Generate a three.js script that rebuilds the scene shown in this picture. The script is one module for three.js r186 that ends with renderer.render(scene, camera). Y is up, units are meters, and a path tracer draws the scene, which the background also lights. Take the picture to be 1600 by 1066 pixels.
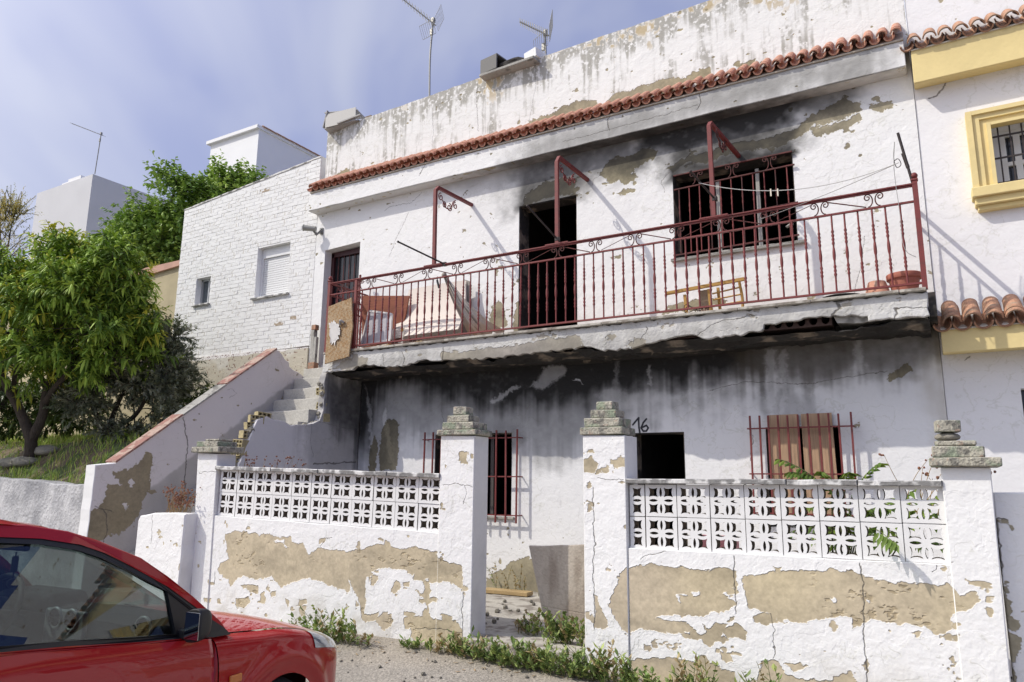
import * as THREE from 'three';
import { mergeGeometries } from 'three/addons/utils/BufferGeometryUtils.js';
import { RoundedBoxGeometry } from 'three/addons/geometries/RoundedBoxGeometry.js';

// ---------------------------------------------------------------- camera, sky, sun, exposure
const scene = new THREE.Scene();
const camera = new THREE.PerspectiveCamera(50.04, 1024 / 682, 0.1, 600);
camera.position.set(-0.035, -1.748, 8.175);
camera.rotation.set(0.1894, 0.5331, 0.01, 'YXZ');
const renderer = new THREE.WebGLRenderer({ antialias: true });
renderer.toneMapping = THREE.LinearToneMapping;
renderer.toneMappingExposure = 0.98;
renderer.shadowMap.enabled = true;
const SUN = new THREE.Vector3(-1.135, 1.52, 1).normalize();
const sun = new THREE.DirectionalLight(new THREE.Color(1, 0.945, 0.85), 3.35);
sun.position.set(-3 + SUN.x * 40, SUN.y * 40, SUN.z * 40); sun.target.position.set(-3, 0, 0);
sun.castShadow = true; sun.shadow.radius = 1; sun.shadow.mapSize.set(4096, 4096);
Object.assign(sun.shadow.camera, { left: -16, right: 16, top: 14, bottom: -14, near: 1, far: 90 });
scene.add(sun, sun.target);

// ---------------------------------------------------------------- noise
const frac = (x) => x - Math.floor(x);
function hash(x, y, s) { let h = Math.imul(x | 0, 374761393) + Math.imul(y | 0, 668265263) + Math.imul(s | 0, 1274126177); h = Math.imul(h ^ (h >>> 13), 1274126177); h ^= h >>> 16; return (h >>> 0) / 4294967296; }
function vn(x, y, s = 0, per = 0) {
  const xi = Math.floor(x), yi = Math.floor(y); let fx = x - xi, fy = y - yi;
  fx = fx * fx * (3 - 2 * fx); fy = fy * fy * (3 - 2 * fy);
  let x0 = xi, x1 = xi + 1, y0 = yi, y1 = yi + 1;
  if (per) { x0 = ((x0 % per) + per) % per; x1 = ((x1 % per) + per) % per; y0 = ((y0 % per) + per) % per; y1 = ((y1 % per) + per) % per; }
  const a = hash(x0, y0, s), b = hash(x1, y0, s), c = hash(x0, y1, s), d = hash(x1, y1, s);
  return a + (b - a) * fx + (c - a + (a - b - c + d) * fx) * fy;
}
function fbm(x, y, o = 4, s = 0, per = 0) { let a = 0.5, t = 0, n = 0; for (let i = 0; i < o; i++) { t += a * vn(x, y, s + i * 17, per); n += a; a *= 0.5; x *= 2; y *= 2; per *= 2; } return t / n; }   // 0..1
function ridge(x, y, o = 3, s = 0, per = 0) { let a = 0.5, t = 0, n = 0; for (let i = 0; i < o; i++) { t += a * (1 - Math.abs(2 * vn(x, y, s + i * 17, per) - 1)); n += a; a *= 0.5; x *= 2; y *= 2; per *= 2; } return t / n; }
const clamp = (x, a = 0, b = 1) => Math.min(b, Math.max(a, x));
const sst = (a, b, x) => { const t = clamp((x - a) / (b - a)); return t * t * (3 - 2 * t); };
const lerp = (a, b, t) => a + (b - a) * t;
const mix3 = (a, b, t) => [lerp(a[0], b[0], t), lerp(a[1], b[1], t), lerp(a[2], b[2], t)];
function rng(seed) { let s = seed >>> 0; return () => { s = (s + 0x6D2B79F5) >>> 0; let t = Math.imul(s ^ (s >>> 15), 1 | s); t = (t + Math.imul(t ^ (t >>> 7), 61 | t)) ^ t; return ((t ^ (t >>> 14)) >>> 0) / 4294967296; }; }

// ---------------------------------------------------------------- sky: hazy violet-blue air with thin cirrus, paler towards the horizon and towards the sun
{
  const W = 1024, H = 512, d = new Float32Array(W * H * 4);
  for (let j = 0; j < H; j++) for (let i = 0; i < W; i++) {
    const az = ((i + 0.5) / W - 0.5) * 2 * Math.PI, el = ((j + 0.5) / H - 0.5) * Math.PI;
    const ce = Math.cos(el), x = Math.cos(az) * ce, y = Math.sin(el), z = Math.sin(az) * ce;
    let c;
    if (y < 0) c = [0.42, 0.42, 0.42];
    else {
      const g = Math.max(0, x * SUN.x + y * SUN.y + z * SUN.z);
      const px = x / (y + 0.28), pz = z / (y + 0.28);
      const w1 = fbm(px * 1.1 + 4, pz * 1.1 + 9, 3, 5), str = fbm(px * 1.5 + pz * 0.9 + w1 * 1.6 + 2.2, (pz - px * 0.6) * 3.4 + w1 * 2.2, 6, 11);
      const big = fbm(px * 0.75 + 3.1, pz * 0.75 + 1.7, 4, 31);
      const cl = sst(0.44, 0.74, str * 0.62 + big * 0.46 + 0.10 * (-x) - 0.03);
      const hz = Math.pow(1 - y, 3.2);
      c = mix3([0.10, 0.16, 0.475], [0.40, 0.50, 0.78], clamp(hz * 0.95));
      c = mix3(c, [0.68, 0.71, 0.78], clamp(cl * 0.50));
      const g0 = 0.5 + 0.5 * (x * SUN.x + y * SUN.y + z * SUN.z), gl = 1.55 * Math.pow(g0, 6.8) + 0.9 * Math.pow(g, 14);  // wide sunward glow added behind the view to fill shaded faces
      c = [c[0] + gl, c[1] + gl * 0.97, c[2] + gl * 0.90];
    }
    const k = (j * W + i) * 4; d[k] = c[0]; d[k + 1] = c[1]; d[k + 2] = c[2]; d[k + 3] = 1;
  }
  const t = new THREE.DataTexture(d, W, H, THREE.RGBAFormat, THREE.FloatType);
  t.mapping = THREE.EquirectangularReflectionMapping; t.magFilter = THREE.LinearFilter; t.minFilter = THREE.LinearFilter; t.wrapS = THREE.RepeatWrapping; t.needsUpdate = true;
  scene.background = t; scene.environment = t;
}

// ---------------------------------------------------------------- naming helpers
const used = {};
function numbered(n) { if (!(n in used)) { used[n] = 0; return n; } used[n]++; return n + '_' + String(used[n]).padStart(3, '0'); }
function shadows(o) { o.castShadow = true; o.receiveShadow = true; return o; }
function thing(name, label, category, group, at = [0, 0, 0], turn = 0) { const g = new THREE.Group(); g.name = numbered(name); g.position.set(...at); g.rotation.y = turn; g.userData = { label, category }; if (group) g.userData.group = group; scene.add(g); return g; }
function part(name, geo, mat, parent, label) { const m = shadows(new THREE.Mesh(geo, mat)); m.name = name; parent.add(m); if (label) m.userData.label = label; return m; }
function solo(name, geo, mat, label, category, group) { const m = shadows(new THREE.Mesh(geo, mat)); m.name = numbered(name); m.userData = { label, category }; if (group) m.userData.group = group; scene.add(m); return m; }
function struct(name, geo, mat) { const m = shadows(new THREE.Mesh(geo, mat)); m.name = numbered(name); m.userData = { kind: 'structure' }; scene.add(m); return m; }

// ---------------------------------------------------------------- geometry helpers
const V = (x, y, z) => new THREE.Vector3(x, y, z);
function norm(g) { const o = g.index ? g.toNonIndexed() : g; for (const k of Object.keys(o.attributes)) if (!['position', 'normal', 'uv', 'color'].includes(k)) o.deleteAttribute(k); if (!o.attributes.uv) o.setAttribute('uv', new THREE.BufferAttribute(new Float32Array(o.attributes.position.count * 2), 2)); o.morphAttributes = {}; return o; }
function merge(list) { const hasC = list.some((g) => g.attributes.color); const l = list.map(norm); if (hasC) for (const g of l) if (!g.attributes.color) g.setAttribute('color', new THREE.BufferAttribute(new Float32Array(g.attributes.position.count * 3).fill(1), 3)); return mergeGeometries(l, false); }
function uvm(g, dx = 0, dy = 0) {   // planar uv in metres by the way each face points
  g = norm(g); const p = g.attributes.position, n = g.attributes.normal, uv = g.attributes.uv;
  for (let i = 0; i < p.count; i += 3) {
    const ax = V(p.getX(i + 1) - p.getX(i), p.getY(i + 1) - p.getY(i), p.getZ(i + 1) - p.getZ(i)).cross(V(p.getX(i + 2) - p.getX(i), p.getY(i + 2) - p.getY(i), p.getZ(i + 2) - p.getZ(i)));
    const a = Math.abs(ax.x), b = Math.abs(ax.y), c = Math.abs(ax.z);
    for (let k = i; k < i + 3; k++) { const x = p.getX(k), y = p.getY(k), z = p.getZ(k); if (c >= a && c >= b) uv.setXY(k, x + dx, y + dy); else if (a >= b) uv.setXY(k, z + dx + 0.37, y + dy); else uv.setXY(k, x + dx, z + dy + 0.41); }
  }
  return g;
}
function box(w, h, d, x = 0, y = 0, z = 0, rx = 0, ry = 0, rz = 0) { const g = new THREE.BoxGeometry(w, h, d); if (rx) g.rotateX(rx); if (rz) g.rotateZ(rz); if (ry) g.rotateY(ry); g.translate(x, y, z); return g; }
function rbox(w, h, d, r, x = 0, y = 0, z = 0, rx = 0, ry = 0, rz = 0) { const g = new RoundedBoxGeometry(w, h, d, 2, r); if (rx) g.rotateX(rx); if (rz) g.rotateZ(rz); if (ry) g.rotateY(ry); g.translate(x, y, z); return g; }
const boxAB = (x0, x1, y0, y1, z0, z1) => box(x1 - x0, y1 - y0, z1 - z0, (x0 + x1) / 2, (y0 + y1) / 2, (z0 + z1) / 2);
function bar(a, b, w, h = w) {   // square bar from a to b
  const A = V(...a), B = V(...b), d = B.clone().sub(A), L = d.length(); const g = new THREE.BoxGeometry(w, h, L); d.normalize();
  const up = Math.abs(d.y) > 0.95 ? V(0, 0, 1) : V(0, 1, 0); const m = new THREE.Matrix4(), xx = up.clone().cross(d).normalize(), yy = d.clone().cross(xx); m.makeBasis(xx, yy, d); g.applyMatrix4(m); g.translate((a[0] + b[0]) / 2, (a[1] + b[1]) / 2, (a[2] + b[2]) / 2); return g;
}
function tube(pts, r, seg = 0, rad = 6, closed = false) { const c = new THREE.CatmullRomCurve3(pts.map((p) => V(...p)), closed, 'centripetal'); return new THREE.TubeGeometry(c, seg || Math.max(2, pts.length * 4), r, rad, closed); }
function rod(a, b, r, r2 = r, rad = 6) { const A = V(...a), B = V(...b), d = B.clone().sub(A); const g = new THREE.CylinderGeometry(r2, r, d.length(), rad, 1); g.applyQuaternion(new THREE.Quaternion().setFromUnitVectors(V(0, 1, 0), d.clone().normalize())); g.translate((a[0] + b[0]) / 2, (a[1] + b[1]) / 2, (a[2] + b[2]) / 2); return g; }
function shapeOf(pts, holes = []) { const s = new THREE.Shape(pts.map((p) => new THREE.Vector2(p[0], p[1]))); for (const h of holes) s.holes.push(new THREE.Path(h.map((p) => new THREE.Vector2(p[0], p[1])))); return s; }
function slab(pts, t, holes = [], bevel = 0) { const g = new THREE.ExtrudeGeometry(shapeOf(pts, holes), { depth: t - 2 * bevel, bevelEnabled: bevel > 0, bevelThickness: bevel, bevelSize: bevel, bevelOffset: -bevel, bevelSegments: 1, steps: 1 }); g.translate(0, 0, -t + bevel); return g; }   // front face at z = 0, body behind it
function planUV(g, x0, y0, x1, y1) { g = norm(g); const side = g.groups.length === 2 ? g.groups[1] : null, keep = g.groups.map((q) => ({ ...q })); const p = g.attributes.position, u = g.attributes.uv; for (let i = 0; i < p.count; i++) u.setXY(i, (p.getX(i) - x0) / (x1 - x0), (p.getY(i) - y0) / (y1 - y0)); if (side && g.userData.sided) { const c = uvm(g.clone()); for (let i = side.start; i < side.start + side.count; i++) u.setXY(i, c.attributes.uv.getX(i), c.attributes.uv.getY(i)); } g.groups = keep; return g; }
function sided(g) { g.userData.sided = true; return g; }   // its edges keep metres, for a second material
function rag(pts, seed, amp, step) {   // a polyline made ragged
  const out = [], R = rng(seed); for (let i = 0; i < pts.length; i++) { const a = pts[i], b = pts[(i + 1) % pts.length]; out.push(a); if (i === pts.length - 1) break; const L = Math.hypot(b[0] - a[0], b[1] - a[1]), n = Math.floor(L / step); for (let k = 1; k < n; k++) { const t = k / n; out.push([lerp(a[0], b[0], t) + (R() - 0.5) * amp, lerp(a[1], b[1], t) + (R() - 0.5) * amp]); } } return out;
}
const rect = (x0, x1, y0, y1) => [[x0, y0], [x1, y0], [x1, y1], [x0, y1]];

// ---------------------------------------------------------------- textures: what surfaces are made of
const s8 = (v) => { v = clamp(v); return Math.round(255 * (v <= 0.0031308 ? 12.92 * v : 1.055 * Math.pow(v, 1 / 2.4) - 0.055)); };
function dataTex(d, W, H, srgb, rep) { const t = new THREE.DataTexture(d, W, H, THREE.RGBAFormat, THREE.UnsignedByteType); if (srgb) t.colorSpace = THREE.SRGBColorSpace; t.magFilter = THREE.LinearFilter; t.minFilter = THREE.LinearMipmapLinearFilter; t.generateMipmaps = true; if (rep) { t.wrapS = t.wrapT = THREE.RepeatWrapping; t.repeat.set(rep, rep); } t.needsUpdate = true; return t; }
function planeMat(x0, y0, x1, y1, W, fn, hr = 0.012, rough = 0.93) {   // fn(x, y) -> [r, g, b linear, height in metres about 0]
  const H = Math.max(8, Math.round(W * (y1 - y0) / (x1 - x0))), c = new Uint8Array(W * H * 4), b = new Uint8Array(W * H * 4);
  for (let j = 0; j < H; j++) for (let i = 0; i < W; i++) {
    const o = fn(x0 + (i + 0.5) / W * (x1 - x0), y0 + (j + 0.5) / H * (y1 - y0)), k = (j * W + i) * 4;
    c[k] = s8(o[0]); c[k + 1] = s8(o[1]); c[k + 2] = s8(o[2]); c[k + 3] = 255; const h = Math.round(255 * clamp(o[3] / hr + 0.5)); b[k] = b[k + 1] = b[k + 2] = h; b[k + 3] = 255;
  }
  const m = new THREE.MeshStandardMaterial({ map: dataTex(c, W, H, true), bumpMap: dataTex(b, W, H, false), bumpScale: hr, roughness: rough });
  m.userData.rect = [x0, y0, x1, y1]; return m;
}
function tileMat(size, W, fn, hr = 0.006, rough = 0.9, extra = {}) {   // a square of size metres that repeats; fn(u, v) with u, v in 0..1
  const c = new Uint8Array(W * W * 4), b = new Uint8Array(W * W * 4);
  for (let j = 0; j < W; j++) for (let i = 0; i < W; i++) { const o = fn((i + 0.5) / W, (j + 0.5) / W), k = (j * W + i) * 4; c[k] = s8(o[0]); c[k + 1] = s8(o[1]); c[k + 2] = s8(o[2]); c[k + 3] = 255; const h = Math.round(255 * clamp(o[3] / hr + 0.5)); b[k] = b[k + 1] = b[k + 2] = h; b[k + 3] = 255; }
  return new THREE.MeshStandardMaterial({ map: dataTex(c, W, W, true, 1 / size), ...(hr ? { bumpMap: dataTex(b, W, W, false, 1 / size), bumpScale: hr } : {}), roughness: rough, ...extra });
}
// polygons and cracks on a wall, in metres
class Poly {
  constructor(p) { this.p = p; this.b = [Math.min(...p.map((q) => q[0])), Math.min(...p.map((q) => q[1])), Math.max(...p.map((q) => q[0])), Math.max(...p.map((q) => q[1]))]; }
  sd(x, y, far = 0.25) {   // signed distance, negative inside
    const b = this.b; if (x < b[0] - far || x > b[2] + far || y < b[1] - far || y > b[3] + far) return far;
    const p = this.p; let d = 1e9, ins = false;
    for (let i = 0, j = p.length - 1; i < p.length; j = i++) {
      const ax = p[j][0], ay = p[j][1], bx = p[i][0], by = p[i][1], ex = bx - ax, ey = by - ay, t = clamp(((x - ax) * ex + (y - ay) * ey) / (ex * ex + ey * ey + 1e-12)), qx = x - ax - ex * t, qy = y - ay - ey * t;
      d = Math.min(d, qx * qx + qy * qy); if ((ay > y) !== (by > y) && x < (bx - ax) * (y - ay) / (by - ay) + ax) ins = !ins;
    }
    d = Math.sqrt(d); return ins ? -d : d;
  }
}
class Line { constructor(p, w = 0.006) { this.p = p; this.w = w; this.b = [Math.min(...p.map((q) => q[0])) - 0.06, Math.min(...p.map((q) => q[1])) - 0.06, Math.max(...p.map((q) => q[0])) + 0.06, Math.max(...p.map((q) => q[1])) + 0.06]; }
  d(x, y) { const b = this.b; if (x < b[0] || x > b[2] || y < b[1] || y > b[3]) return 9; let d = 1e9; const p = this.p; for (let i = 1; i < p.length; i++) { const ax = p[i - 1][0], ay = p[i - 1][1], ex = p[i][0] - ax, ey = p[i][1] - ay, t = clamp(((x - ax) * ex + (y - ay) * ey) / (ex * ex + ey * ey + 1e-12)), qx = x - ax - ex * t, qy = y - ay - ey * t; d = Math.min(d, qx * qx + qy * qy); } return Math.sqrt(d); } }
const WHITE = [0.80, 0.795, 0.775], TAN = [0.53, 0.45, 0.305], OLIVE = [0.34, 0.30, 0.20];
// a limewashed plaster wall: coat, bare patches where it fell off, soot, cracks
function plaster(o) {
  const S = o.seed || 1, white = o.white || WHITE, tan = o.tan || TAN, bare = (o.bare || []).map((p) => new Poly(p)), keep = (o.keep || []).map((p) => new Poly(p)), soot = (o.soot || []).map((s) => ({ ...s, q: new Poly(s.p) })), cr = (o.cracks || []).map((c) => new Line(c.p || c, c.w || 0.006)), scars = (o.scars || []).map((s) => ({ ...s, q: new Poly(s.p) })), ink = (o.ink || []).map((c) => new Line(c, 0.012));
  const wa = o.warp ?? 0.05, rel = o.relief ?? 1, fl = o.flakes ?? 0.0;
  return (x, y) => {
    const w1 = fbm(x * 5 + 3, y * 5, 3, S) - 0.5, w2 = fbm(x * 5, y * 5 + 7, 3, S + 5) - 0.5, h1 = fbm(x * 26, y * 26, 3, S + 9), h2 = fbm(x * 26 + 5, y * 26, 3, S + 13);
    const h3 = vn(x * 85, y * 85, S + 15) - 0.5, h4 = vn(x * 85 + 9, y * 85, S + 19) - 0.5, X = x + w1 * wa * 1.7 + (h1 - 0.5) * wa * 1.15 + h3 * wa * 0.28, Y = y + w2 * wa * 1.7 + (h2 - 0.5) * wa * 1.15 + h4 * wa * 0.28;
    let sd = 9; for (const q of bare) sd = Math.min(sd, q.sd(X, Y)); for (const q of keep) sd = Math.max(sd, -q.sd(X, Y));
    if (fl > 0) { const f = fbm(x * 9, y * 12, 4, S + 21), z = o.flakeZone ? o.flakeZone(x, y) : 1; const th = 0.80 - 0.13 * fl * z - 0.125 * sst(0.12, 0.0, sd); if (f > th && z > 0) sd = Math.min(sd, (th - f) * 0.12); }
    const big = fbm(x * 0.9, y * 0.9, 3, S + 31), mid = fbm(x * 4.5, y * 4.5, 4, S + 41), fine = fbm(x * 60, y * 60, 2, S + 51);
    const cre = ridge(x * 3.2 + w1 * 2.2, y * 4.2 + w2 * 2.2, 4, S + 61), lump = fbm(x * 14, y * 18, 3, S + 71);
    let c, h;
    const k = 0.955 + 0.05 * big + 0.04 * (mid - 0.5) + 0.03 * (fine - 0.5);
    const chip = sst(0.93, 0.975, cre) * 0.05;
    const f5 = fbm(x * 3.1 + w1 * 0.6, y * 3.6 + w2 * 0.6, 6, S + 201), g5 = fbm(x * 5.3, y * 6.1, 5, S + 203), lay = sst(0.525, 0.535, f5) + sst(0.56, 0.568, g5) + sst(0.455, 0.463, f5) , rim = Math.max(sst(0.016, 0.0, Math.abs(f5 - 0.53)), sst(0.014, 0.0, Math.abs(g5 - 0.564))), hair = rim * sst(0.40, 0.62, vn(x * 1.7, y * 1.7, S + 207)) * (o.hair ?? 1);
    const kk0 = (1 - chip) * (1 - 0.13 * hair); c = [white[0] * k * kk0, white[1] * k * kk0 * (1 - 0.01 * chip), white[2] * k * kk0 * (1 - chip * 0.12 - hair * 0.04)]; 
    h = rel * (0.0030 * (lump - 0.5) + 0.0020 * (mid - 0.5) + 0.0007 * lay + 0.0004 * sst(0.75, 0.97, cre) + 0.0014 * (fine - 0.5));
    if (o.dirt) { const d = o.dirt(x, y, mid, fine); c = mix3(c, d[0], clamp(d[1])); }
    if (sd < 0.012) {
      const t = sst(0.0035, -0.0035, sd), g = fbm(x * 34, y * 34, 3, S + 81), pit = fbm(x * 11, y * 15, 3, S + 91), kk = (0.80 + 0.30 * mid + 0.30 * (g - 0.5) + 0.2 * (fine - 0.5)) * (1 - 0.22 * sst(0.50, 0.72, fbm(x * 2.4, y * 4.4, 4, S + 85)));
      const bc = [tan[0] * kk, tan[1] * kk, tan[2] * kk * (0.9 + 0.2 * big)], pits = o.pits ? sst(0.50, 0.64, pit) * sst(0.50, 0.60, fbm(x * 1.7, y * 3.6, 3, S + 93)) * sst(0.50, 0.60, fbm(x * 26, y * 52, 3, S + 95)) : 0;
      c = mix3(c, mix3(bc, [bc[0] * 0.75, bc[1] * 0.72, bc[2] * 0.66], pits), t);
      h = lerp(h + 0.0012 * sst(0.012, 0.003, sd), -0.0028 + 0.0016 * (g - 0.5) - 0.0045 * pits, t);
    }
    for (const s of soot) {
      const far = (s.soft || 0.2) * 1.6, q = s.q.sd(x + w1 * 0.16, y + w2 * 0.16, far), soft = s.soft || 0.2, st = s.streak ? (vn(x * 13, y * 0.9, S + 101) - 0.5) * s.streak + (vn(x * 34, y * 1.6, S + 103) - 0.5) * s.streak * 0.6 : 0;
      let a = sst(soft, -soft, q + (mid - 0.5) * soft * 1.1 + (lump - 0.5) * soft * 0.6 + st * soft) * s.a * (1.07 + 0.30 * (lump - 0.5) + 0.2 * (big - 0.5));
      for (const r of scars) if (r.on !== 'tan') { const z = r.q.sd(X, Y, 0.1); a *= 1 - (r.a ?? 0.8) * sst(r.soft || 0.012, -(r.soft || 0.012), z); }
      a = clamp(a, 0, 0.985); const sc = s.c || [0.022, 0.021, 0.020]; c = mix3(c, sc, a);
    }
    for (const q of cr) { const d = q.d(x + (h1 - 0.5) * 0.03 + w1 * 0.03, y + (h2 - 0.5) * 0.03 + w2 * 0.03); if (d < q.w * 2) { const t = sst(q.w, q.w * 0.25, d); c = mix3(c, [0.10, 0.09, 0.075], t * 0.85); h -= t * 0.004; } }
    for (const q of ink) { const d = q.d(x + (h1 - 0.5) * 0.006, y); if (d < 0.03) c = mix3(c, [0.03, 0.03, 0.035], sst(0.0125, 0.009, d)); }
    return [c[0], c[1], c[2], h];
  };
}
// generic repeating materials
const P4 = (u, v, f, o, s) => fbm(u * f, v * f, o, s, f);
const M = {};
M.white = tileMat(1.6, 512, (u, v) => { const m = P4(u, v, 8, 4, 3), f = P4(u, v, 96, 2, 9), k = (0.93 + 0.1 * (m - 0.5) + 0.05 * (f - 0.5)) * (1 - 0.10 * sst(0.55, 0.72, P4(u, v, 5, 4, 15))), r = ridge(u * 6, v * 6, 4, 5, 6); return [0.8 * k, 0.795 * k, 0.775 * k, 0.003 * (m - 0.5) + 0.0018 * sst(0.75, 0.98, r) + 0.0012 * (P4(u, v, 28, 3, 6) - 0.5)]; });
M.whiteClean = tileMat(2.2, 512, (u, v) => { const m = P4(u, v, 5, 4, 13), k = 0.97 + 0.05 * (m - 0.5); return [0.82 * k, 0.82 * k, 0.815 * k, 0]; }, 0);
M.paleRender = tileMat(3, 256, (u, v) => { const m = P4(u, v, 4, 4, 17), k = 0.95 + 0.12 * (m - 0.5); return [0.60 * k, 0.60 * k, 0.605 * k, 0]; }, 0);
M.whiteGrain = tileMat(1.0, 512, (u, v) => { const m = P4(u, v, 6, 4, 23), g = P4(u, v, 60, 3, 25), k = 0.93 + 0.08 * (m - 0.5) + 0.08 * (g - 0.5); return [0.79 * k, 0.79 * k, 0.775 * k, 0.007 * (g - 0.5)]; }, 0.012);
M.concrete = tileMat(1.2, 512, (u, v) => { const m = P4(u, v, 6, 4, 33), g = P4(u, v, 64, 3, 35), k = 0.75 + 0.5 * (m - 0.5) + 0.35 * (g - 0.5); return [0.33 * k, 0.315 * k, 0.27 * k, 0.004 * (g - 0.5) + 0.003 * (m - 0.5)]; });
M.greyConcrete = tileMat(1.2, 512, (u, v) => { const m = P4(u, v, 5, 4, 43), g = P4(u, v, 64, 3, 45), l = P4(u, v, 12, 3, 47), k = 0.9 + 0.4 * (m - 0.5) + 0.25 * (g - 0.5); return mix3([0.40 * k, 0.385 * k, 0.345 * k], [0.2 * k, 0.19 * k, 0.17 * k], sst(0.55, 0.75, l)).concat(0.004 * (g - 0.5) + 0.004 * (l - 0.5)); });
M.capStone = tileMat(0.7, 512, (u, v) => { const m = P4(u, v, 16, 4, 53), g = P4(u, v, 64, 3, 55), a = P4(u, v, 6, 5, 57), b = P4(u, v, 22, 4, 59), k = 0.9 + 0.7 * (g - 0.5); let c = mix3([0.43 * k, 0.405 * k, 0.325 * k], [0.20 * k, 0.19 * k, 0.16 * k], sst(0.46, 0.70, m)); c = mix3(c, [0.24 * k, 0.30 * k, 0.20 * k], sst(0.50, 0.70, a) * 0.7); c = mix3(c, [0.36 * k, 0.21 * k, 0.15 * k], sst(0.68, 0.74, b) * 0.45); return [...c, 0.007 * (g - 0.5) + 0.005 * (m - 0.5)]; }, 0.014);
M.coping = tileMat(0.9, 512, (u, v) => { const m = P4(u, v, 6, 4, 63), g = P4(u, v, 60, 3, 65), d = sst(0.46, 0.66, P4(u, v, 10, 4, 67)), k = 0.92 + 0.16 * (m - 0.5) + 0.2 * (g - 0.5); return [...mix3([0.70 * k, 0.69 * k, 0.66 * k], [0.14 * k, 0.135 * k, 0.13 * k], d * 0.85), 0.004 * (g - 0.5) - 0.002 * d]; });
M.terracotta = tileMat(0.5, 256, (u, v) => { const m = P4(u, v, 6, 4, 73), g = P4(u, v, 40, 3, 75), d = sst(0.55, 0.75, P4(u, v, 9, 3, 77)), k = 0.8 + 0.6 * (m - 0.5) + 0.3 * (g - 0.5); return [...mix3([0.64 * k, 0.315 * k, 0.21 * k], [0.52 * k, 0.38 * k, 0.28 * k], d * 0.75), 0]; }, 0, 0.85);
M.terracottaDark = tileMat(0.5, 256, (u, v) => { const m = P4(u, v, 6, 4, 173), g = P4(u, v, 40, 3, 175), d = sst(0.5, 0.72, P4(u, v, 9, 3, 177)), k = 0.75 + 0.6 * (m - 0.5) + 0.3 * (g - 0.5); return [...mix3([0.50 * k, 0.27 * k, 0.165 * k], [0.40 * k, 0.30 * k, 0.21 * k], d * 0.8), 0]; }, 0, 0.85);
M.yellow = tileMat(1.4, 512, (u, v) => { const m = P4(u, v, 6, 4, 83), g = P4(u, v, 70, 2, 85), k = 0.95 + 0.12 * (m - 0.5) + 0.05 * (g - 0.5); return [0.78 * k, 0.63 * k, 0.30 * k, 0.002 * (P4(u, v, 24, 3, 87) - 0.5)]; });
M.red = tileMat(0.4, 256, (u, v) => { const m = P4(u, v, 8, 4, 93), g = P4(u, v, 50, 3, 95), d = sst(0.60, 0.74, P4(u, v, 14, 3, 97)), k = 0.85 + 0.5 * (m - 0.5); return [...mix3([0.215 * k, 0.034 * k, 0.031 * k], [0.085 * k, 0.036 * k, 0.028 * k], d), 0]; }, 0, 0.6);
M.burntRed = tileMat(0.4, 256, (u, v) => { const m = P4(u, v, 8, 4, 103), g = P4(u, v, 50, 3, 105), d = sst(0.42, 0.66, P4(u, v, 9, 3, 107)), k = 0.8 + 0.6 * (m - 0.5); return [...mix3([0.16 * k, 0.035 * k, 0.03 * k], [0.022 * k, 0.018 * k, 0.016 * k], d), 0]; }, 0, 0.75);
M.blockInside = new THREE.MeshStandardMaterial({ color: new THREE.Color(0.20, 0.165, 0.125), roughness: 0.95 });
M.oldBrickPaint = tileMat(1.9, 512, (u, v) => { const m = P4(u, v, 8, 4, 243), f = P4(u, v, 90, 2, 249), z = sst(0.50, 0.70, P4(u, v, 4, 3, 245)), fl = sst(0.625 , 0.69, P4(u, v, 34, 4, 247) + 0.13 * z - 0.05), k = 0.94 + 0.1 * (m - 0.5) + 0.06 * (f - 0.5); return [...mix3([0.80 * k, 0.795 * k, 0.775 * k], [0.56 * k, 0.53 * k, 0.47 * k], fl * 0.7), 0.0035 * (m - 0.5) + 0.0025 * (P4(u, v, 30, 3, 251) - 0.5) - 0.002 * fl]; }, 0.008);
M.iron = new THREE.MeshStandardMaterial({ color: new THREE.Color(0.045, 0.035, 0.032), roughness: 0.6, metalness: 0.3 });
M.soot = tileMat(1.5, 256, (u, v) => { const m = P4(u, v, 6, 4, 113), k = 0.5 + 1.1 * m; return [0.02 * k, 0.0185 * k, 0.017 * k, 0.004 * (P4(u, v, 20, 3, 115) - 0.5)]; }, 0.006, 0.97);
M.sootGrey = tileMat(1.3, 512, (u, v) => { const m = P4(u, v, 5, 4, 123), g = P4(u, v, 40, 3, 125), d = sst(0.48, 0.70, P4(u, v, 7, 4, 127)), k = 0.7 + 0.8 * (g - 0.5) + 0.5 * m; return [...mix3([0.03 * k, 0.027 * k, 0.024 * k], [0.25 * k, 0.205 * k, 0.155 * k], d * 0.85), 0.01 * (m - 0.5) + 0.004 * (g - 0.5)]; }, 0.016, 0.96);
M.asphalt = tileMat(1.5, 512, (u, v) => { const m = P4(u, v, 5, 4, 133), g = P4(u, v, 128, 2, 135), st = vn(u * 180, v * 180, 137, 180), k = 0.85 + 0.35 * (m - 0.5) + 0.7 * (g - 0.5) + (st > 0.78 ? 0.35 : 0); return [0.33 * k, 0.30 * k, 0.255 * k, 0.006 * (g - 0.5)]; }, 0.01, 0.95, { vertexColors: true });
M.paving = tileMat(1.4, 512, (u, v) => { const m = P4(u, v, 4, 4, 143), g = P4(u, v, 70, 3, 145), d = sst(0.5, 0.7, P4(u, v, 11, 4, 147)), k = 0.9 + 0.4 * (m - 0.5) + 0.3 * (g - 0.5); return [...mix3([0.46 * k, 0.43 * k, 0.37 * k], [0.20 * k, 0.17 * k, 0.14 * k], d * 0.8), 0.006 * (g - 0.5)]; }, 0.01, 0.95);
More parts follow.
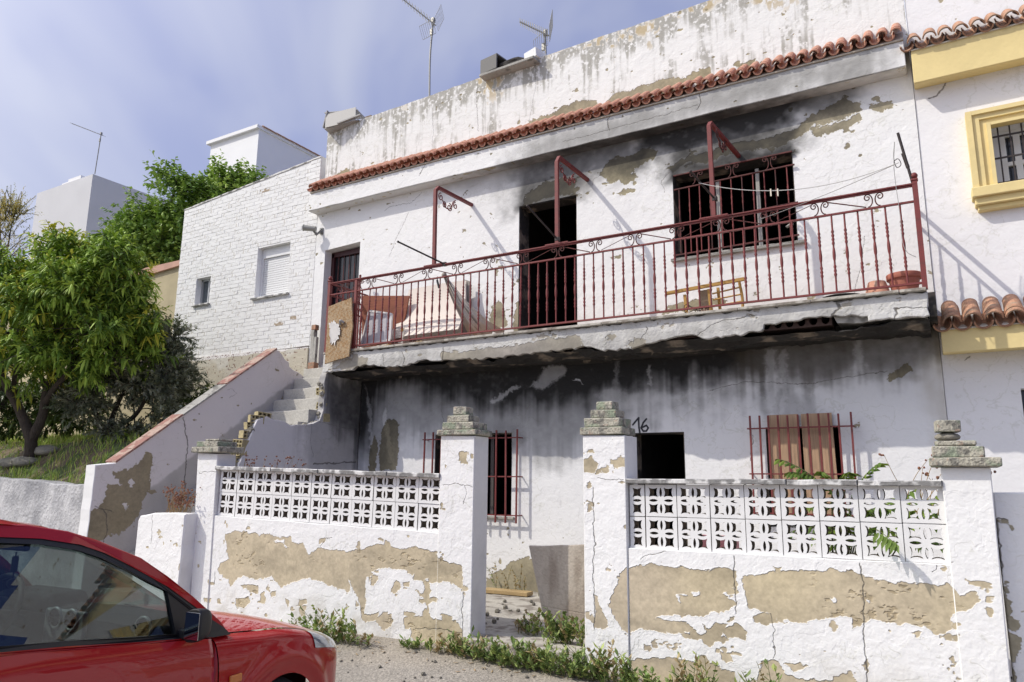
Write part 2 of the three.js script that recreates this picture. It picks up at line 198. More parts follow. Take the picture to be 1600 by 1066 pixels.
M.earth = tileMat(2.0, 512, (u, v) => { const m = P4(u, v, 5, 4, 153), g = P4(u, v, 60, 3, 155), d = sst(0.42, 0.62, P4(u, v, 8, 4, 157)), k = 0.8 + 0.6 * (g - 0.5) + 0.4 * (m - 0.5); return [...mix3([0.16 * k, 0.12 * k, 0.075 * k], [0.09 * k, 0.12 * k, 0.035 * k], d), 0.02 * (g - 0.5) + 0.01 * (m - 0.5)]; }, 0.03, 0.97);
M.chip = tileMat(0.6, 512, (u, v) => { const g = P4(u, v, 70, 3, 163), l = vn(u * 60, v * 130, 165, 10), k = 0.8 + 0.7 * (g - 0.5); return [...mix3([0.46 * k, 0.335 * k, 0.20 * k], [0.38 * k, 0.225 * k, 0.10 * k], sst(0.45, 0.65, P4(u, v, 40, 3, 167))), 0.003 * (g - 0.5)]; }, 0.005, 0.9);
M.stone = tileMat(0.8, 512, (u, v) => { const m = P4(u, v, 6, 4, 183), g = P4(u, v, 50, 3, 185), k = 0.8 + 0.5 * (m - 0.5) + 0.4 * (g - 0.5); return [0.32 * k, 0.295 * k, 0.24 * k, 0.012 * (m - 0.5) + 0.006 * (g - 0.5)]; }, 0.02, 0.95);
M.bark = tileMat(0.5, 256, (u, v) => { const m = P4(u, v, 8, 4, 193), g = ridge(u * 24, v * 6, 3, 195, 24), k = 0.6 + 0.6 * m; return [0.07 * k, 0.055 * k, 0.042 * k, 0.01 * (g - 0.5)]; }, 0.014, 0.95);
const flat = (r, g, b, rough = 0.8, o = {}) => new THREE.MeshStandardMaterial({ color: new THREE.Color(r, g, b), roughness: rough, ...o });
function wood(r, g, b, seed, up) { return tileMat(0.8, 256, (u0, v0) => { const u = up ? v0 : u0, v = up ? u0 : v0; const w = P4(u, v, 4, 3, seed), s = vn(u * 6 + w * 2, v * 90, seed + 2, 0), f = vn(u * 3, v * 160, seed + 4, 0), k = 0.85 + 0.25 * (s - 0.5) + 0.18 * (f - 0.5) + 0.2 * (w - 0.5); return [r * k, g * k, b * k, 0]; }, 0, 0.75); }
M.boardTan = wood(0.52, 0.345, 0.215, 201, true);
M.boardBrown = wood(0.26, 0.075, 0.035, 211);
M.chairWood = wood(0.50, 0.29, 0.075, 221);
M.plank = wood(0.48, 0.34, 0.16, 231);

// ---------------------------------------------------------------- wrought iron scrolls, tiles and other shared shapes
function uvMat(m) { return m; }
function spiral(c, r, dir, turns = 1.35) { const pts = []; for (let i = 0; i <= 18; i++) { const t = i / 18, a = t * turns * 2 * Math.PI, q = r * (0.25 + 0.75 * (1 - t)); pts.push([c[0], c[1] + q * Math.cos(a), c[2] + dir * q * Math.sin(a)]); } return tube(pts, 0.0075, 28, 5); }
function scrollPair(x, y0, y1, z, w) {   // two C scrolls back to back )(
  const out = [], h = (y1 - y0) / 2, my = (y0 + y1) / 2;
  for (const s of [-1, 1]) { const pts = []; for (let i = 0; i <= 10; i++) { const a = -0.5 * Math.PI + i / 10 * Math.PI; pts.push([x + s * (0.012 + w * (1 - Math.cos(a)) * 0.75), my + h * Math.sin(a) * 0.98, z]); }
    const r = Math.min(h * 0.55, w * 0.62), ex = pts[10][0], ey = pts[10][1]; for (let i = 1; i <= 12; i++) { const a = i / 12 * 2 * Math.PI * 1.1, q = r * (1 - i / 17); pts.push([ex + s * Math.sin(a) * q * 0.9, ey - r + Math.cos(a) * q, z]); }
    out.push(tube(pts, 0.0062, 44, 5)); }
  return merge(out);
}
function arcTile(len, r0, r1, th, up) {   // a curved clay tile lying along z, its front end at z = 0; up: ridge above, else gutter
  const s = new THREE.Shape(), n = 9, a0 = 0.06; const P = (r, i) => { const a = a0 + (Math.PI - 2 * a0) * i / n; return [r * Math.cos(a), r * Math.sin(a)]; };
  for (let i = 0; i <= n; i++) { const p = P(r0, i); i ? s.lineTo(...p) : s.moveTo(...p); } for (let i = n; i >= 0; i--) s.lineTo(...P(r0 - th, i));
  const g = new THREE.ExtrudeGeometry(s, { depth: len, bevelEnabled: true, bevelSize: 0.0015, bevelThickness: 0.0015, bevelSegments: 1, curveSegments: 1 });
  g.translate(0, 0, -len); const p = g.attributes.position; for (let i = 0; i < p.count; i++) { const t = -p.getZ(i) / len, k = lerp(1, r1 / r0, t); p.setX(i, p.getX(i) * k); p.setY(i, p.getY(i) * k * (up ? 1 : -1)); }
  if (!up) { const a = g.attributes.position; for (let i = 0; i < a.count; i += 3) for (const at of [a, g.attributes.uv]) { const n2 = at.itemSize; for (let k = 0; k < n2; k++) { const v = at.array[(i + 1) * n2 + k]; at.array[(i + 1) * n2 + k] = at.array[(i + 2) * n2 + k]; at.array[(i + 2) * n2 + k] = v; } } }
  g.computeVertexNormals(); return uvm(g);
}
const tileCache = {};
function eaveTiles(parent, x0, x1, pitch, yf, zf, yb, mat, rows, r = 0.062, seed = 3) {
  const R = rng(seed), ang = Math.atan2(yb - yf, zf) , key = r + ''; tileCache[key] ||= { long: arcTile(0.31, r, r * 0.85, 0.011, true), gut: arcTile(0.31, r, r * 0.88, 0.011, false) };
  const { long, gut } = tileCache[key], n = Math.round((x1 - x0) / pitch);
  for (let k = 0; k < n; k++) {
    const x = x1 - pitch * (k + 0.35) ;
    const put = (g, dx, dy, dz) => { const t = part('roof_tile', g, mat, parent); t.position.set(x + dx + (R() - 0.5) * 0.006, yf + dy + (R() - 0.5) * 0.004, zf + dz + (R() - 0.5) * 0.016); t.rotation.set(ang + (R() - 0.5) * 0.03, (R() - 0.5) * 0.05, (R() - 0.5) * 0.05); };
    put(gut, -pitch / 2, -0.002, -0.012);
    for (let j = 0; j < rows - 1; j++) put(long, 0, 0.006 + j * (0.011 + 0.052 * Math.sin(ang)), j ? -0.05 * j : 0.006);
  }
}
// a leaf crown or a weed: many small bent blades, merged, with a tone per leaf
class Leaves {
  constructor() { this.p = []; this.c = []; }
  tri(a, b, c, col) { this.p.push(a.x, a.y, a.z, b.x, b.y, b.z, c.x, c.y, c.z); for (let i = 0; i < 3; i++) this.c.push(...col); }
  blade(o, dir, side, len, wid, bend, col, seg = 3) {   // a pointed blade from o along dir, drooping by bend
    const n = dir.clone().cross(side).normalize(); let prev = null;
    for (let i = 0; i <= seg; i++) { const t = i / seg, w = wid * Math.sin(Math.PI * (0.12 + 0.88 * t)) * (t < 1 ? 1 : 0), q = o.clone().addScaledVector(dir, len * t * (1 - 0.12 * t * Math.abs(bend))).add(V(0, -bend * len * t * t * 0.5, 0)).addScaledVector(n, 0); const l = q.clone().addScaledVector(side, w / 2).addScaledVector(n, w * 0.18), r = q.clone().addScaledVector(side, -w / 2).addScaledVector(n, w * 0.18);
      if (prev) { const k = col; this.tri(prev.l, prev.q, l, k); this.tri(l, prev.q, q, k); this.tri(prev.q, prev.r, r, k); this.tri(q, prev.q, r, k); } prev = { l, q, r }; }
  }
  geo() { const g = new THREE.BufferGeometry(); g.setAttribute('position', new THREE.Float32BufferAttribute(this.p, 3)); g.setAttribute('color', new THREE.Float32BufferAttribute(this.c, 3)); g.setAttribute('uv', new THREE.Float32BufferAttribute(new Float32Array(this.p.length / 3 * 2), 2)); g.computeVertexNormals(); return g; }
}
const leafMat = (rough = 0.45, tr = 0.35) => new THREE.MeshPhysicalMaterial({ color: 0xffffff, vertexColors: true, specularIntensity: 0.4, roughness: rough, transmission: tr, thickness: 0, side: THREE.DoubleSide });
function dirOf(R) { const z = R() * 2 - 1, a = R() * 6.283, s = Math.sqrt(1 - z * z); return V(s * Math.cos(a), z, s * Math.sin(a)); }

// ================================================================ the burnt house
const FLOOR = -3.07, BAL = 0.78;                       // courtyard level, depth of the balcony; the balcony floor is y = 0, the facade z = 0
const house = thing('burnt_house', 'two storey white house blackened by fire above its balcony door and window', 'house');
{
  const pt = (a) => a;
  // ---- upper wall
  const bareU = [
    [[-3.546,2.143],[-3.472,2.303],[-3.236,2.319],[-2.92,2.35],[-2.772,2.281],[-2.841,2.178],[-3.026,2.151],[-3.128,2.105],[-3.115,1.966],[-3.218,1.919],[-3.302,2.031],[-3.415,2.02]],
    [[-2.682,2.033],[-2.416,2.115],[-1.843,2.145],[-1.306,2.166],[-1.174,2.187],[-1.075,2.255],[-.939,2.297],[-1.07,2.115],[-1.315,2.02],[-1.56,2.023],[-1.849,2.026],[-2.187,2.022],[-2.419,2.033],[-2.58,1.953]],
    [[-1.056,2.135],[-.805,2.125],[-.533,2.176],[-.514,2.096],[-.617,2.063],[-.811,2.036],[-.977,2.016],[-1.04,2.062]],
    [[-.433,2.261],[-.217,2.27],[-.174,2.206],[-.329,2.159],[-.406,2.202]],
    [[-1.051,2.218],[-.855,2.367],[-.668,2.424],[-.507,2.274],[-.493,2.203],[-.739,2.154],[-.936,2.135]],
    [[-3.349,1.834],[-3.244,1.881],[-3.16,1.856],[-3.203,1.805],[-3.306,1.8]],
    [[-5.204,0.376],[-5.187,0.552],[-5.087,0.648],[-4.963,0.492],[-4.941,0.297],[-5.111,0.261]],
    [[-4.699,1.927],[-4.66,2.085],[-4.384,2.176],[-4.096,2.225],[-3.882,2.144],[-3.911,1.963],[-4.287,1.966]],
    [[-2.799,0.284],[-2.595,0.323],[-2.218,0.34],[-2.002,0.284],[-2.149,0.241],[-2.599,0.215]],
    [[-4.86,0.185],[-4.805,0.544],[-4.727,0.605],[-4.704,0.187]],
  ];
  const upperMat = planeMat(-8.6, -0.4, 0, 3.0, 1800, plaster({ seed: 11, tan: OLIVE, bare: bareU, flakes: 0.10, relief: 1.15, flakeZone: (x, y) => 0.5 + 0.5 * sst(0.5, 0.1, y),
    soot: [
      { p: [[-3.024,2.219],[-3.139,2.812],[-1.959,2.88],[-1.161,2.878],[-1.035,2.463],[-1.233,2.233],[-1.842,2.177],[-2.536,2.093]], a: 0.97, soft: 0.20 }, { p: [[-2.742,1.946],[-2.61,2.252],[-1.762,2.295],[-1.163,2.262],[-1.106,1.978],[-1.219,1.889],[-2.608,1.843]], a: 0.8, soft: 0.16 },
      { p: [[-4.931,1.897],[-4.885,2.355],[-4.385,2.805],[-3.008,2.866],[-2.927,2.095],[-3.592,2.083],[-3.838,1.913],[-4.384,1.885]], a: 0.72, soft: 0.24 }, { p: [[-4.819,1.876],[-4.762,2.235],[-3.863,2.229],[-3.82,1.866]], a: 0.45, soft: 0.10 },
      { p: [[-6.083,2.407],[-5.753,2.784],[-4.287,2.875],[-3.009,2.823],[-3.367,2.296],[-4.287,2.275],[-5.09,2.208]], a: 0.34, soft: 0.25 },
      { p: [[-1.315,2.618],[-.562,2.831],[-.473,2.31],[-1.066,2.191]], a: 0.66, soft: 0.18 },
      { p: [[-2.687,1.876],[-2.618,2.028],[-1.212,2.011],[-1.153,1.874],[-1.235,1.847],[-2.608,1.843]], a: 0.8, soft: 0.05 },
      { p: [[-4.819,1.913],[-4.78,2.035],[-3.91,2.025],[-3.856,1.908],[-3.912,1.866],[-4.748,1.863]], a: 0.5, soft: 0.06 },
    ],
    cracks: [{ p: [[-7.027,1.562],[-6.915,1.797],[-6.745,2.071],[-6.69,2.213]], w: 0.004 }, { p: [[-6.437,2.478],[-6.672,2.341],[-7.044,2.371],[-7.168,2.311]], w: 0.004 }, { p: [[-.758,0.069],[-.638,0.467],[-.571,0.806]], w: 0.003 }, { p: [[-3.682,2.014],[-3.636,2.11],[-3.501,2.151]], w: 0.004 }, { p: [[-2.708,1.731],[-2.751,1.89],[-2.652,1.968]], w: 0.004 }],
    dirt: (x, y, m, f) => [[0.45, 0.42, 0.36], 0.22 * sst(0.45, 0.0, y + (m - 0.5) * 0.5)] }));
  const dl = [[-8.365,1.861], [-7.621,1.901]];
  const dA = -8.365, dB = -7.62, doorL = -4.767, doorR = -3.903, wl = -2.615, wr = -1.232, wb = 0.861, wt = 1.925;
  const upper = slab(rect(-8.58, 0, -0.2, 2.98), 0.24, [[[dA, 0.0], [dB, 0.0], [dB, 1.895], [dA, 1.865]], rect(doorL, doorR, 0.0, 1.933), rect(wl, wr, wb, wt)]);
  part('upper_wall', planUV(upper, -8.6, -0.4, 0, 3.0), upperMat, house);
  // ---- parapet above the tiles
  const topY = (x) => lerp(3.955, 4.15, (x + 8.5) / 8.5);
  const parMat = planeMat(-8.6, 2.9, 0, 4.2, 2048, plaster({ seed: 23, white: [0.78, 0.77, 0.74], tan: [0.36, 0.31, 0.2], flakes: 0.26, flakeZone: (x, y) => 0.1 + 0.9 * sst(3.40, 3.10, y), relief: 1.2,
    bare: [[[-3.532,3.095],[-3.351,3.2],[-3.087,3.198],[-2.745,3.225],[-2.482,3.183],[-2.216,3.226],[-2.084,3.212],[-2.104,3.107],[-2.504,3.034],[-3.005,3.015],[-3.443,3.026]], [[-4.667,3.131],[-4.287,3.194],[-3.901,3.241],[-3.622,3.184],[-3.579,3.044],[-4.093,3.05],[-4.485,3.056]], [[-8.359,3.052],[-8.157,3.175],[-7.947,3.152],[-7.896,3.009],[-8.143,2.984]], [[-7.735,3.041],[-7.408,3.121],[-7.208,3.034],[-7.334,2.976],[-7.596,2.968]], [[-1.795,3.167],[-1.572,3.165],[-1.54,3.089],[-1.724,3.095]]],
    cracks: [{ p: [[-5.463,3.214],[-5.496,3.674],[-5.481,4.027]], w: 0.004 }, { p: [[-6.282,3.076],[-6.273,3.467],[-6.297,3.787]], w: 0.003 }, { p: [[-4.627,3.149],[-4.517,3.602],[-4.529,3.996]], w: 0.003 }],
    dirt: (x, y, m, f) => {
      const t = topY(x) - y, s1 = vn(x * 9, y * 0.7, 301), s2 = vn(x * 31, y * 2.2, 303), s3 = vn(x * 80, y * 5, 305), n = fbm(x * 7, y * 5, 4, 307), sp = fbm(x * 30, y * 26, 3, 311);
      const st = 0.34 * s1 + 0.26 * s2 + 0.12 * s3 + 0.42 * n;
      let a = sst(0.44, 0.74, st + 0.34 * sst(0.55, 0.0, t) - 0.12) * sst(0.34, 0.60, sp + 0.16 * s2) * 0.74;
      const li = sst(0.49, 0.60, fbm(x * 2.1, y * 2.6, 3, 321) + 0.16 * sst(0.4, 0.0, t) - 0.1) * sst(0.42, 0.62, fbm(x * 16, y * 9, 3, 323)) * sst(0.6, 0.2, t) * sst(-7.8, -5.5, x) * 0.75;
      return li > 0.2 ? [[0.40, 0.285, 0.10], li] : [[0.25, 0.235, 0.19], a];
    } }), 0.014);
  const ptop = rag([[-8.47, 2.98], [0, 2.98], [0, 4.15], [-2.1, 4.115], [-5.2, 4.06], [-8.47, 3.955]], 7, 0.014, 0.12).filter((p) => p[0] <= 0 && p[0] >= -8.48);
  part('parapet_wall', planUV(slab(ptop, 0.2), -8.6, 2.9, 0, 4.2), parMat, house);
  // ---- house body behind the facade: side, back and roof, and the burnt-out rooms
  const body = [boxAB(-8.58, -8.40, -3.2, 3.0, -6, -0.24), boxAB(-0.16, 0, -3.2, 3.0, -6, -0.24), boxAB(-8.58, 0, -3.2, 3.0, -6.2, -6), boxAB(-8.58, 0, 2.985, 3.1, -6.2, -0.22)];
  part('outer_wall', uvm(merge(body)), M.white, house);
  const rooms = [boxAB(-8.40, -0.16, -0.2, 0.0, -6, -0.242), boxAB(-8.4, -0.16, 2.86, 2.98, -6, -0.242), boxAB(-5.3, -5.2, 0, 2.86, -6, -0.242), boxAB(-3.3, -3.2, 0, 2.86, -6, -0.242), boxAB(-8.4, -0.16, 0, 2.86, -3.4, -3.3), boxAB(-8.4, -0.16, -3.2, -3.07, -6, -0.242), boxAB(-8.4, -0.16, -3.07, -0.2, -3.2, -3.1), boxAB(-3.4, -3.3, -3.07, -0.2, -3.1, -0.242), boxAB(-0.8, -0.7, -3.07, -0.2, -3.1, -0.242),
    boxAB(-8.398, -8.39, 0, 2.86, -3.3, -0.243), boxAB(-0.17, -0.162, 0, 2.86, -3.3, -0.243)];
  part('burnt_room', uvm(merge(rooms)), M.soot, house);
  // soot lining of the openings
  const lin = []; const ln = (x0, x1, y0, y1) => { const t = 0.012; lin.push(boxAB(x0, x0 + t, y0, y1, -0.26, -0.012), boxAB(x1 - t, x1, y0, y1, -0.26, -0.012), boxAB(x0 + t, x1 - t, y1 - t, y1, -0.26, -0.012)); };
  ln(doorL, doorR, 0, 1.933); ln(wl, wr, wb, wt);
  for (let i = 0; i < lin.length; i += 3) part('opening_lining', uvm(merge(lin.slice(i, i + 3))), M.sootGrey, house);

  // ---- the window upstairs: grille of turned bars, remains of the sliding frame, sill
  {
    const g = part('window_grille', merge([bar([wl + 0.02, 1.72, 0.03], [wr + 0.02, 1.745, 0.03], 0.022, 0.014), bar([wl + 0.01, 1.26, 0.03], [wr + 0.03, 1.30, 0.03], 0.022, 0.014), bar([wl + 0.01, 0.90, 0.03], [wr + 0.02, 0.925, 0.03], 0.022, 0.014), bar([wl + 0.02, 1.90, 0.03], [wr, 1.905, 0.03], 0.022, 0.014)]), M.burntRed, house);
    const pr = []; for (let i = 0; i <= 24; i++) { const t = i / 24, bead = Math.abs(t - 0.32) < 0.1 || Math.abs(t - 0.68) < 0.1; pr.push(new THREE.Vector2(bead && i % 2 ? 0.0115 : 0.0075, t * 0.815)); }
    const bg = new THREE.LatheGeometry(pr, 6); for (let k = 0; k < 11; k++) { const x = wl + 0.085 + k * (wr - wl - 0.15) / 10; const b = part('grille_bar', bg, k % 3 ? M.red : M.burntRed, g); b.position.set(x, 0.915, 0.03); }
    for (let k = 0; k < 3; k++) { const cx = wl + 0.3 + k * 0.42; part('scroll', scrollPair(cx, 1.745, 1.9, 0.03, 0.05), M.burntRed, g); }
    part('sliding_frame', merge([boxAB(-2.13, -2.09, wb + 0.03, 1.80, -0.16, -0.12), boxAB(-1.665, -1.625, wb + 0.03, 1.84, -0.14, -0.1), bar([-2.1, 0.91, -0.12], [-1.5, 0.90, -0.12], 0.025), bar([-1.35, 1.06, -0.05], [-1.28, 1.09, -0.03], 0.05, 0.012)]), flat(0.36, 0.34, 0.31, 0.6), house);
    part('window_sill', rbox(wr - wl + 0.12, 0.035, 0.36, 0.006, (wl + wr) / 2 + 0.02, wb - 0.018, -0.13), uvMat(M.greyConcrete), house);
  }
  // ---- narrow door at the left end
  {
    const f = []; for (const [x0, x1, y0, y1] of [[dA + 0.0, dA + 0.06, 0, 1.84], [dB - 0.06, dB, 0, 1.86], [dA, dB, 1.78, 1.86], [dA, dB, 0.8, 0.86]]) f.push(boxAB(x0, x1, y0, y1, -0.2, -0.15));
    f.push(boxAB(dA + 0.06, dB - 0.06, 0.02, 0.8, -0.185, -0.165));
    const d = part('side_door', merge(f), flat(0.05, 0.012, 0.014, 0.5), house);
    for (let k = 0; k < 5; k++) part('door_bar', rod([dA + 0.14 + k * 0.115, 0.83, -0.175], [dA + 0.14 + k * 0.115, 1.8, -0.175], 0.008), M.burntRed, d);
    part('door_pane', boxAB(dA + 0.06, dB - 0.06, 0.86, 1.78, -0.196, -0.192), flat(0.02, 0.02, 0.022, 0.12), d);
  }

  // ---- cornice and roof tiles
  const fasMat = planeMat(-8.7, 2.45, 0.1, 2.85, 2048, plaster({ seed: 37, tan: OLIVE, relief: 1.1, flakes: 0.05,
    soot: [{ p: [[-4.977,2.396],[-4.188,2.859],[-2.936,2.887],[-1.058,2.919],[-.23,2.887],[-.271,2.345],[-1.02,2.443],[-2.95,2.336]], a: 0.60, soft: 0.30, streak: 0.3, c: [0.07, 0.064, 0.052] }], cracks: [{ p: [[-2.224,2.595],[-2.182,2.683],[-2.199,2.853]], w: 0.007 }, { p: [[-3.351,2.605],[-3.367,2.74],[-3.322,2.834]], w: 0.006 }, { p: [[-6.358,2.643],[-6.28,2.756],[-6.215,2.862]], w: 0.005 }, { p: [[-4,2.604],[-3.77,2.611],[-2.942,2.631],[-2.222,2.652]], w: 0.004 }] }));
  const fas = slab(rag([[-8.6, 2.515], [-0.045, 2.515], [-0.045, 2.80], [-8.6, 2.80]], 12, 0.012, 0.25), 0.195, [], 0.006); fas.translate(0, 0, 0.195);
  part('cornice', planUV(fas, -8.7, 2.45, 0.1, 2.85), fasMat, house);
  { const sm = planeMat(-8.6, 0, 0, 0.2, 1400, plaster({ seed: 43, white: [0.70, 0.69, 0.66], relief: 0.8, flakes: 0.3, soot: [{ p: [[-5.1, -0.3], [-0.9, -0.3], [-0.9, 0.5], [-5.1, 0.5]], a: 0.75, soft: 0.9 }, { p: [[-4.2, -0.3], [-1.5, -0.3], [-1.5, 0.5], [-4.2, 0.5]], a: 0.85, soft: 0.6 }], bare: [[[-5.322,0.274],[-5.166,0.09],[-5.085,0.284]]] })); const g = new THREE.PlaneGeometry(8.54, 0.188, 40, 1).rotateX(Math.PI / 2).translate(-4.325, 2.506, 0.095); const p = g.attributes.position, u = g.attributes.uv; for (let i = 0; i < p.count; i++) u.setXY(i, (p.getX(i) + 8.6) / 8.6, p.getZ(i) / 0.2); part('soffit', g, sm, house); }
  part('tile_bed', merge([slab([[0, 2.80], [0.215, 2.80], [0.215, 2.815], [0, 3.01]], 8.52).rotateY(-Math.PI / 2).translate(-8.565, 0, 0)]), flat(0.42, 0.37, 0.30, 0.95), house);
  eaveTiles(house, -8.62, -0.06, 0.133, 2.864, 0.262, 3.065, M.terracotta, 3, 0.053);

  // ---- lower wall under the balcony
  const lowMat = planeMat(-7.5, -3.2, 0, -0.2, 1700, plaster({ seed: 53, tan: OLIVE, flakes: 0.12, flakeZone: (x, y) => sst(-2.3, -2.7, y), relief: 1,
    white: [0.79, 0.785, 0.775],
    bare: [[[-7.034,-1.596],[-7.069,-1.206],[-6.984,-1.006],[-6.907,-.907],[-6.788,-.92],[-6.715,-.995],[-6.716,-1.212],[-6.74,-1.64]], [[-7.223,-1.642],[-7.213,-1.203],[-7.158,-1.112],[-7.087,-1.297],[-7.091,-1.641]], [[-5.273,-3.185],[-5.201,-2.97],[-4.919,-2.819],[-4.827,-2.752],[-4.599,-2.646],[-4.375,-2.754],[-4.331,-3.092]], [[-.49,-.708],[-.455,-.626],[-.365,-.567],[-.278,-.535],[-.245,-.608],[-.345,-.665],[-.432,-.698]], [[-.809,-1.146],[-.778,-1.128],[-.75,-1.142],[-.78,-1.16]]],
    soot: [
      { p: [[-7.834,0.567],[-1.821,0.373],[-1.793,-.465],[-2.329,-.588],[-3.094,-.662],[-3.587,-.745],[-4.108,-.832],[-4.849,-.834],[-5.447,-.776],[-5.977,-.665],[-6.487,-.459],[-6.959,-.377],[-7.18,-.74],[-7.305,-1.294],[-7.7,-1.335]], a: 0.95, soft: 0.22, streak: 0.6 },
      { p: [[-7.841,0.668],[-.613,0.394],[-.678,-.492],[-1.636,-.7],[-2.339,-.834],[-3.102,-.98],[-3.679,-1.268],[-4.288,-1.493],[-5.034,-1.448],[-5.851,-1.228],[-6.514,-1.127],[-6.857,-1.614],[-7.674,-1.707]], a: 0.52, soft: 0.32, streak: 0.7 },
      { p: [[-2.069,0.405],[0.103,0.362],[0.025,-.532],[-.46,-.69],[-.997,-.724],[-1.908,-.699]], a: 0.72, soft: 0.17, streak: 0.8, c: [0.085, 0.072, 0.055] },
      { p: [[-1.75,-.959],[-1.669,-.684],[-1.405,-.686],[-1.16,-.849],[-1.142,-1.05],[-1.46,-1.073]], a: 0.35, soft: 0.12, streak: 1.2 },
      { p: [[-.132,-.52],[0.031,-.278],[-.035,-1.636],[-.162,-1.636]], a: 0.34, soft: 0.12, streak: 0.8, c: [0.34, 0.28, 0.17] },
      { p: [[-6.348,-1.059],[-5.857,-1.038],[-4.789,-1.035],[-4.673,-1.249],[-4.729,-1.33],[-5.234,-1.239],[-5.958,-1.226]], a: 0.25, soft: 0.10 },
    ],
    scars: [{ q0: 1, p: [[-4.454,-.44],[-4.38,-.337],[-4.214,-.299],[-4.043,-.328],[-4.088,-.422],[-4.233,-.519],[-4.398,-.591],[-4.565,-.549]], a: 0.55, soft: 0.03 }, { p: [[-5.194,-.727],[-5.046,-.641],[-4.901,-.547],[-4.794,-.503],[-4.727,-.54],[-4.851,-.6],[-4.996,-.694],[-5.144,-.755]], a: 0.55, soft: 0.015 }, { p: [[-3.973,-.47],[-3.885,-.515],[-3.825,-.559],[-3.929,-.521]], a: 0.8, soft: 0.01 },
      { p: [[-3.434,-.582],[-3.396,-.271],[-3.346,-.275],[-3.369,-.624]], a: 0.32, soft: 0.03 }, { p: [[-3.014,-.606],[-2.984,-.379],[-2.952,-.382],[-2.967,-.654]], a: 0.5, soft: 0.02 }, { p: [[-1.677,-.962],[-1.628,-.3],[-1.521,-.309],[-1.571,-.966]], a: 0.45, soft: 0.03 }, { p: [[-1.535,-1.022],[-1.488,-.311],[-1.429,-.316],[-1.477,-1.024]], a: 0.4, soft: 0.025 }, { p: [[-.758,-.605],[-.715,-.174],[-.644,-.181],[-.687,-.61]], a: 0.4, soft: 0.03 }, { p: [[-3.672,-.725],[-3.502,-.632],[-3.095,-.693],[-2.632,-.762],[-2.189,-.683],[-1.905,-.642],[-2.048,-.705],[-2.635,-.835],[-3.423,-.892]], a: 0.4, soft: 0.05 },
      { p: [[-6.862,-1.525],[-6.926,-1.208],[-7.017,-.839],[-6.963,-.749],[-6.855,-1.21],[-6.791,-1.552]], a: 0.5, soft: 0.02 }, { p: [[-7.363,-.353],[-7.315,-.735],[-7.232,-1.295],[-7.183,-1.295],[-7.241,-.738]], a: 0.4, soft: 0.02 }],
    cracks: [{ p: [[-2.276,-.722],[-2.082,-.689],[-1.871,-.658],[-1.635,-.672],[-1.278,-.707],[-1.056,-.693],[-.81,-.655],[-.484,-.624]], w: 0.004 }, { p: [[-1.812,-1.233],[-1.846,-1.37],[-1.867,-1.52]], w: 0.008 }, { p: [[-5.973,-.789],[-5.851,-1.228]], w: 0.002 }],
    ink: [[[-3.192,-1.082],[-3.118,-1.002],[-3.12,-1.084],[-3.107,-1.189]], [[-3.024,-1.02],[-3.065,-1.063],[-3.09,-1.122],[-3.067,-1.16],[-3.028,-1.161],[-3.004,-1.125],[-3.026,-1.094],[-3.074,-1.115]]],
    dirt: (x, y, m, f) => [[0.36, 0.31, 0.22], 0.35 * sst(-2.7, -3.05, y + (m - 0.5) * 0.5)] }));
  const lw = [[-6.068,-1.172], [-4.845,-1.132], [-4.833,-2.192]], ld = [[-3.202,-1.179], [-2.58,-1.194]], rw = [[-1.687,-1.154], [-.959,-1.161]];
  const lwx0 = lw[0][0], lwx1 = lw[1][0], lwy0 = lw[2][1], lwy1 = lw[1][1], ldx0 = ld[0][0], ldx1 = ld[1][0], ldy = ld[0][1], rwx0 = rw[0][0], rwx1 = rw[1][0], rwy1 = rw[0][1];
  const low = slab(rect(-7.45, 0, -3.2, -0.202), 0.24, [rect(lwx0, lwx1, lwy0, lwy1), rect(ldx0, ldx1, FLOOR + 0.02, ldy), rect(rwx0, rwx1, lwy0, rwy1)]);
  part('lower_wall', planUV(low, -7.5, -3.2, 0, -0.2), lowMat, house);
  { const l2 = []; for (const [x0, x1, y0, y1] of [[lwx0, lwx1, lwy0, lwy1], [ldx0, ldx1, FLOOR + 0.02, ldy], [rwx0, rwx1, lwy0, rwy1]]) { const t = 0.012; l2.push(boxAB(x0, x0 + t, y0, y1, -0.26, -0.012), boxAB(x1 - t, x1, y0, y1, -0.26, -0.012), boxAB(x0 + t, x1 - t, y1 - t, y1, -0.26, -0.012)); } for (let i = 0; i < l2.length; i += 3) part('opening_lining', uvm(merge(l2.slice(i, i + 3))), M.sootGrey, house); }
  part('window_sill', uvm(rbox(lwx1 - lwx0 + 0.1, 0.03, 0.28, 0.006, (lwx0 + lwx1) / 2, lwy0 - 0.016, -0.11)), M.greyConcrete, house);
  part('window_frame', merge([boxAB(lwx0 + 0.05, lwx0 + 0.1, lwy0, lwy1, -0.2, -0.15), boxAB(lwx1 - 0.42, lwx1 - 0.37, lwy0 + 0.02, lwy1 - 0.02, -0.19, -0.16)]), flat(0.07, 0.06, 0.055, 0.6), house);
  // grilles of square bars standing off the wall
  const grille = (xs, y0, y1, cross, z) => {
    const x0 = Math.min(...xs) - 0.03, x1 = Math.max(...xs) + 0.03, l = cross.map((y) => bar([x0, y, z - 0.012], [x1, y, z - 0.012], 0.024, 0.014)); for (const y of cross) for (const x of [x0 + 0.01, x1 - 0.01]) l.push(rod([x, y, z - 0.012], [x, y, 0], 0.008));
    const g = part('window_grille', merge(l), M.red, house); const R = rng(xs.length * 7 + 3);
    for (const x of xs) part('grille_bar', bar([x + (R() - 0.5) * 0.012, y0, z], [x + (R() - 0.5) * 0.02, y1 + (R() - 0.5) * 0.02, z + (R() - 0.5) * 0.02], 0.018), M.red, g);
  };
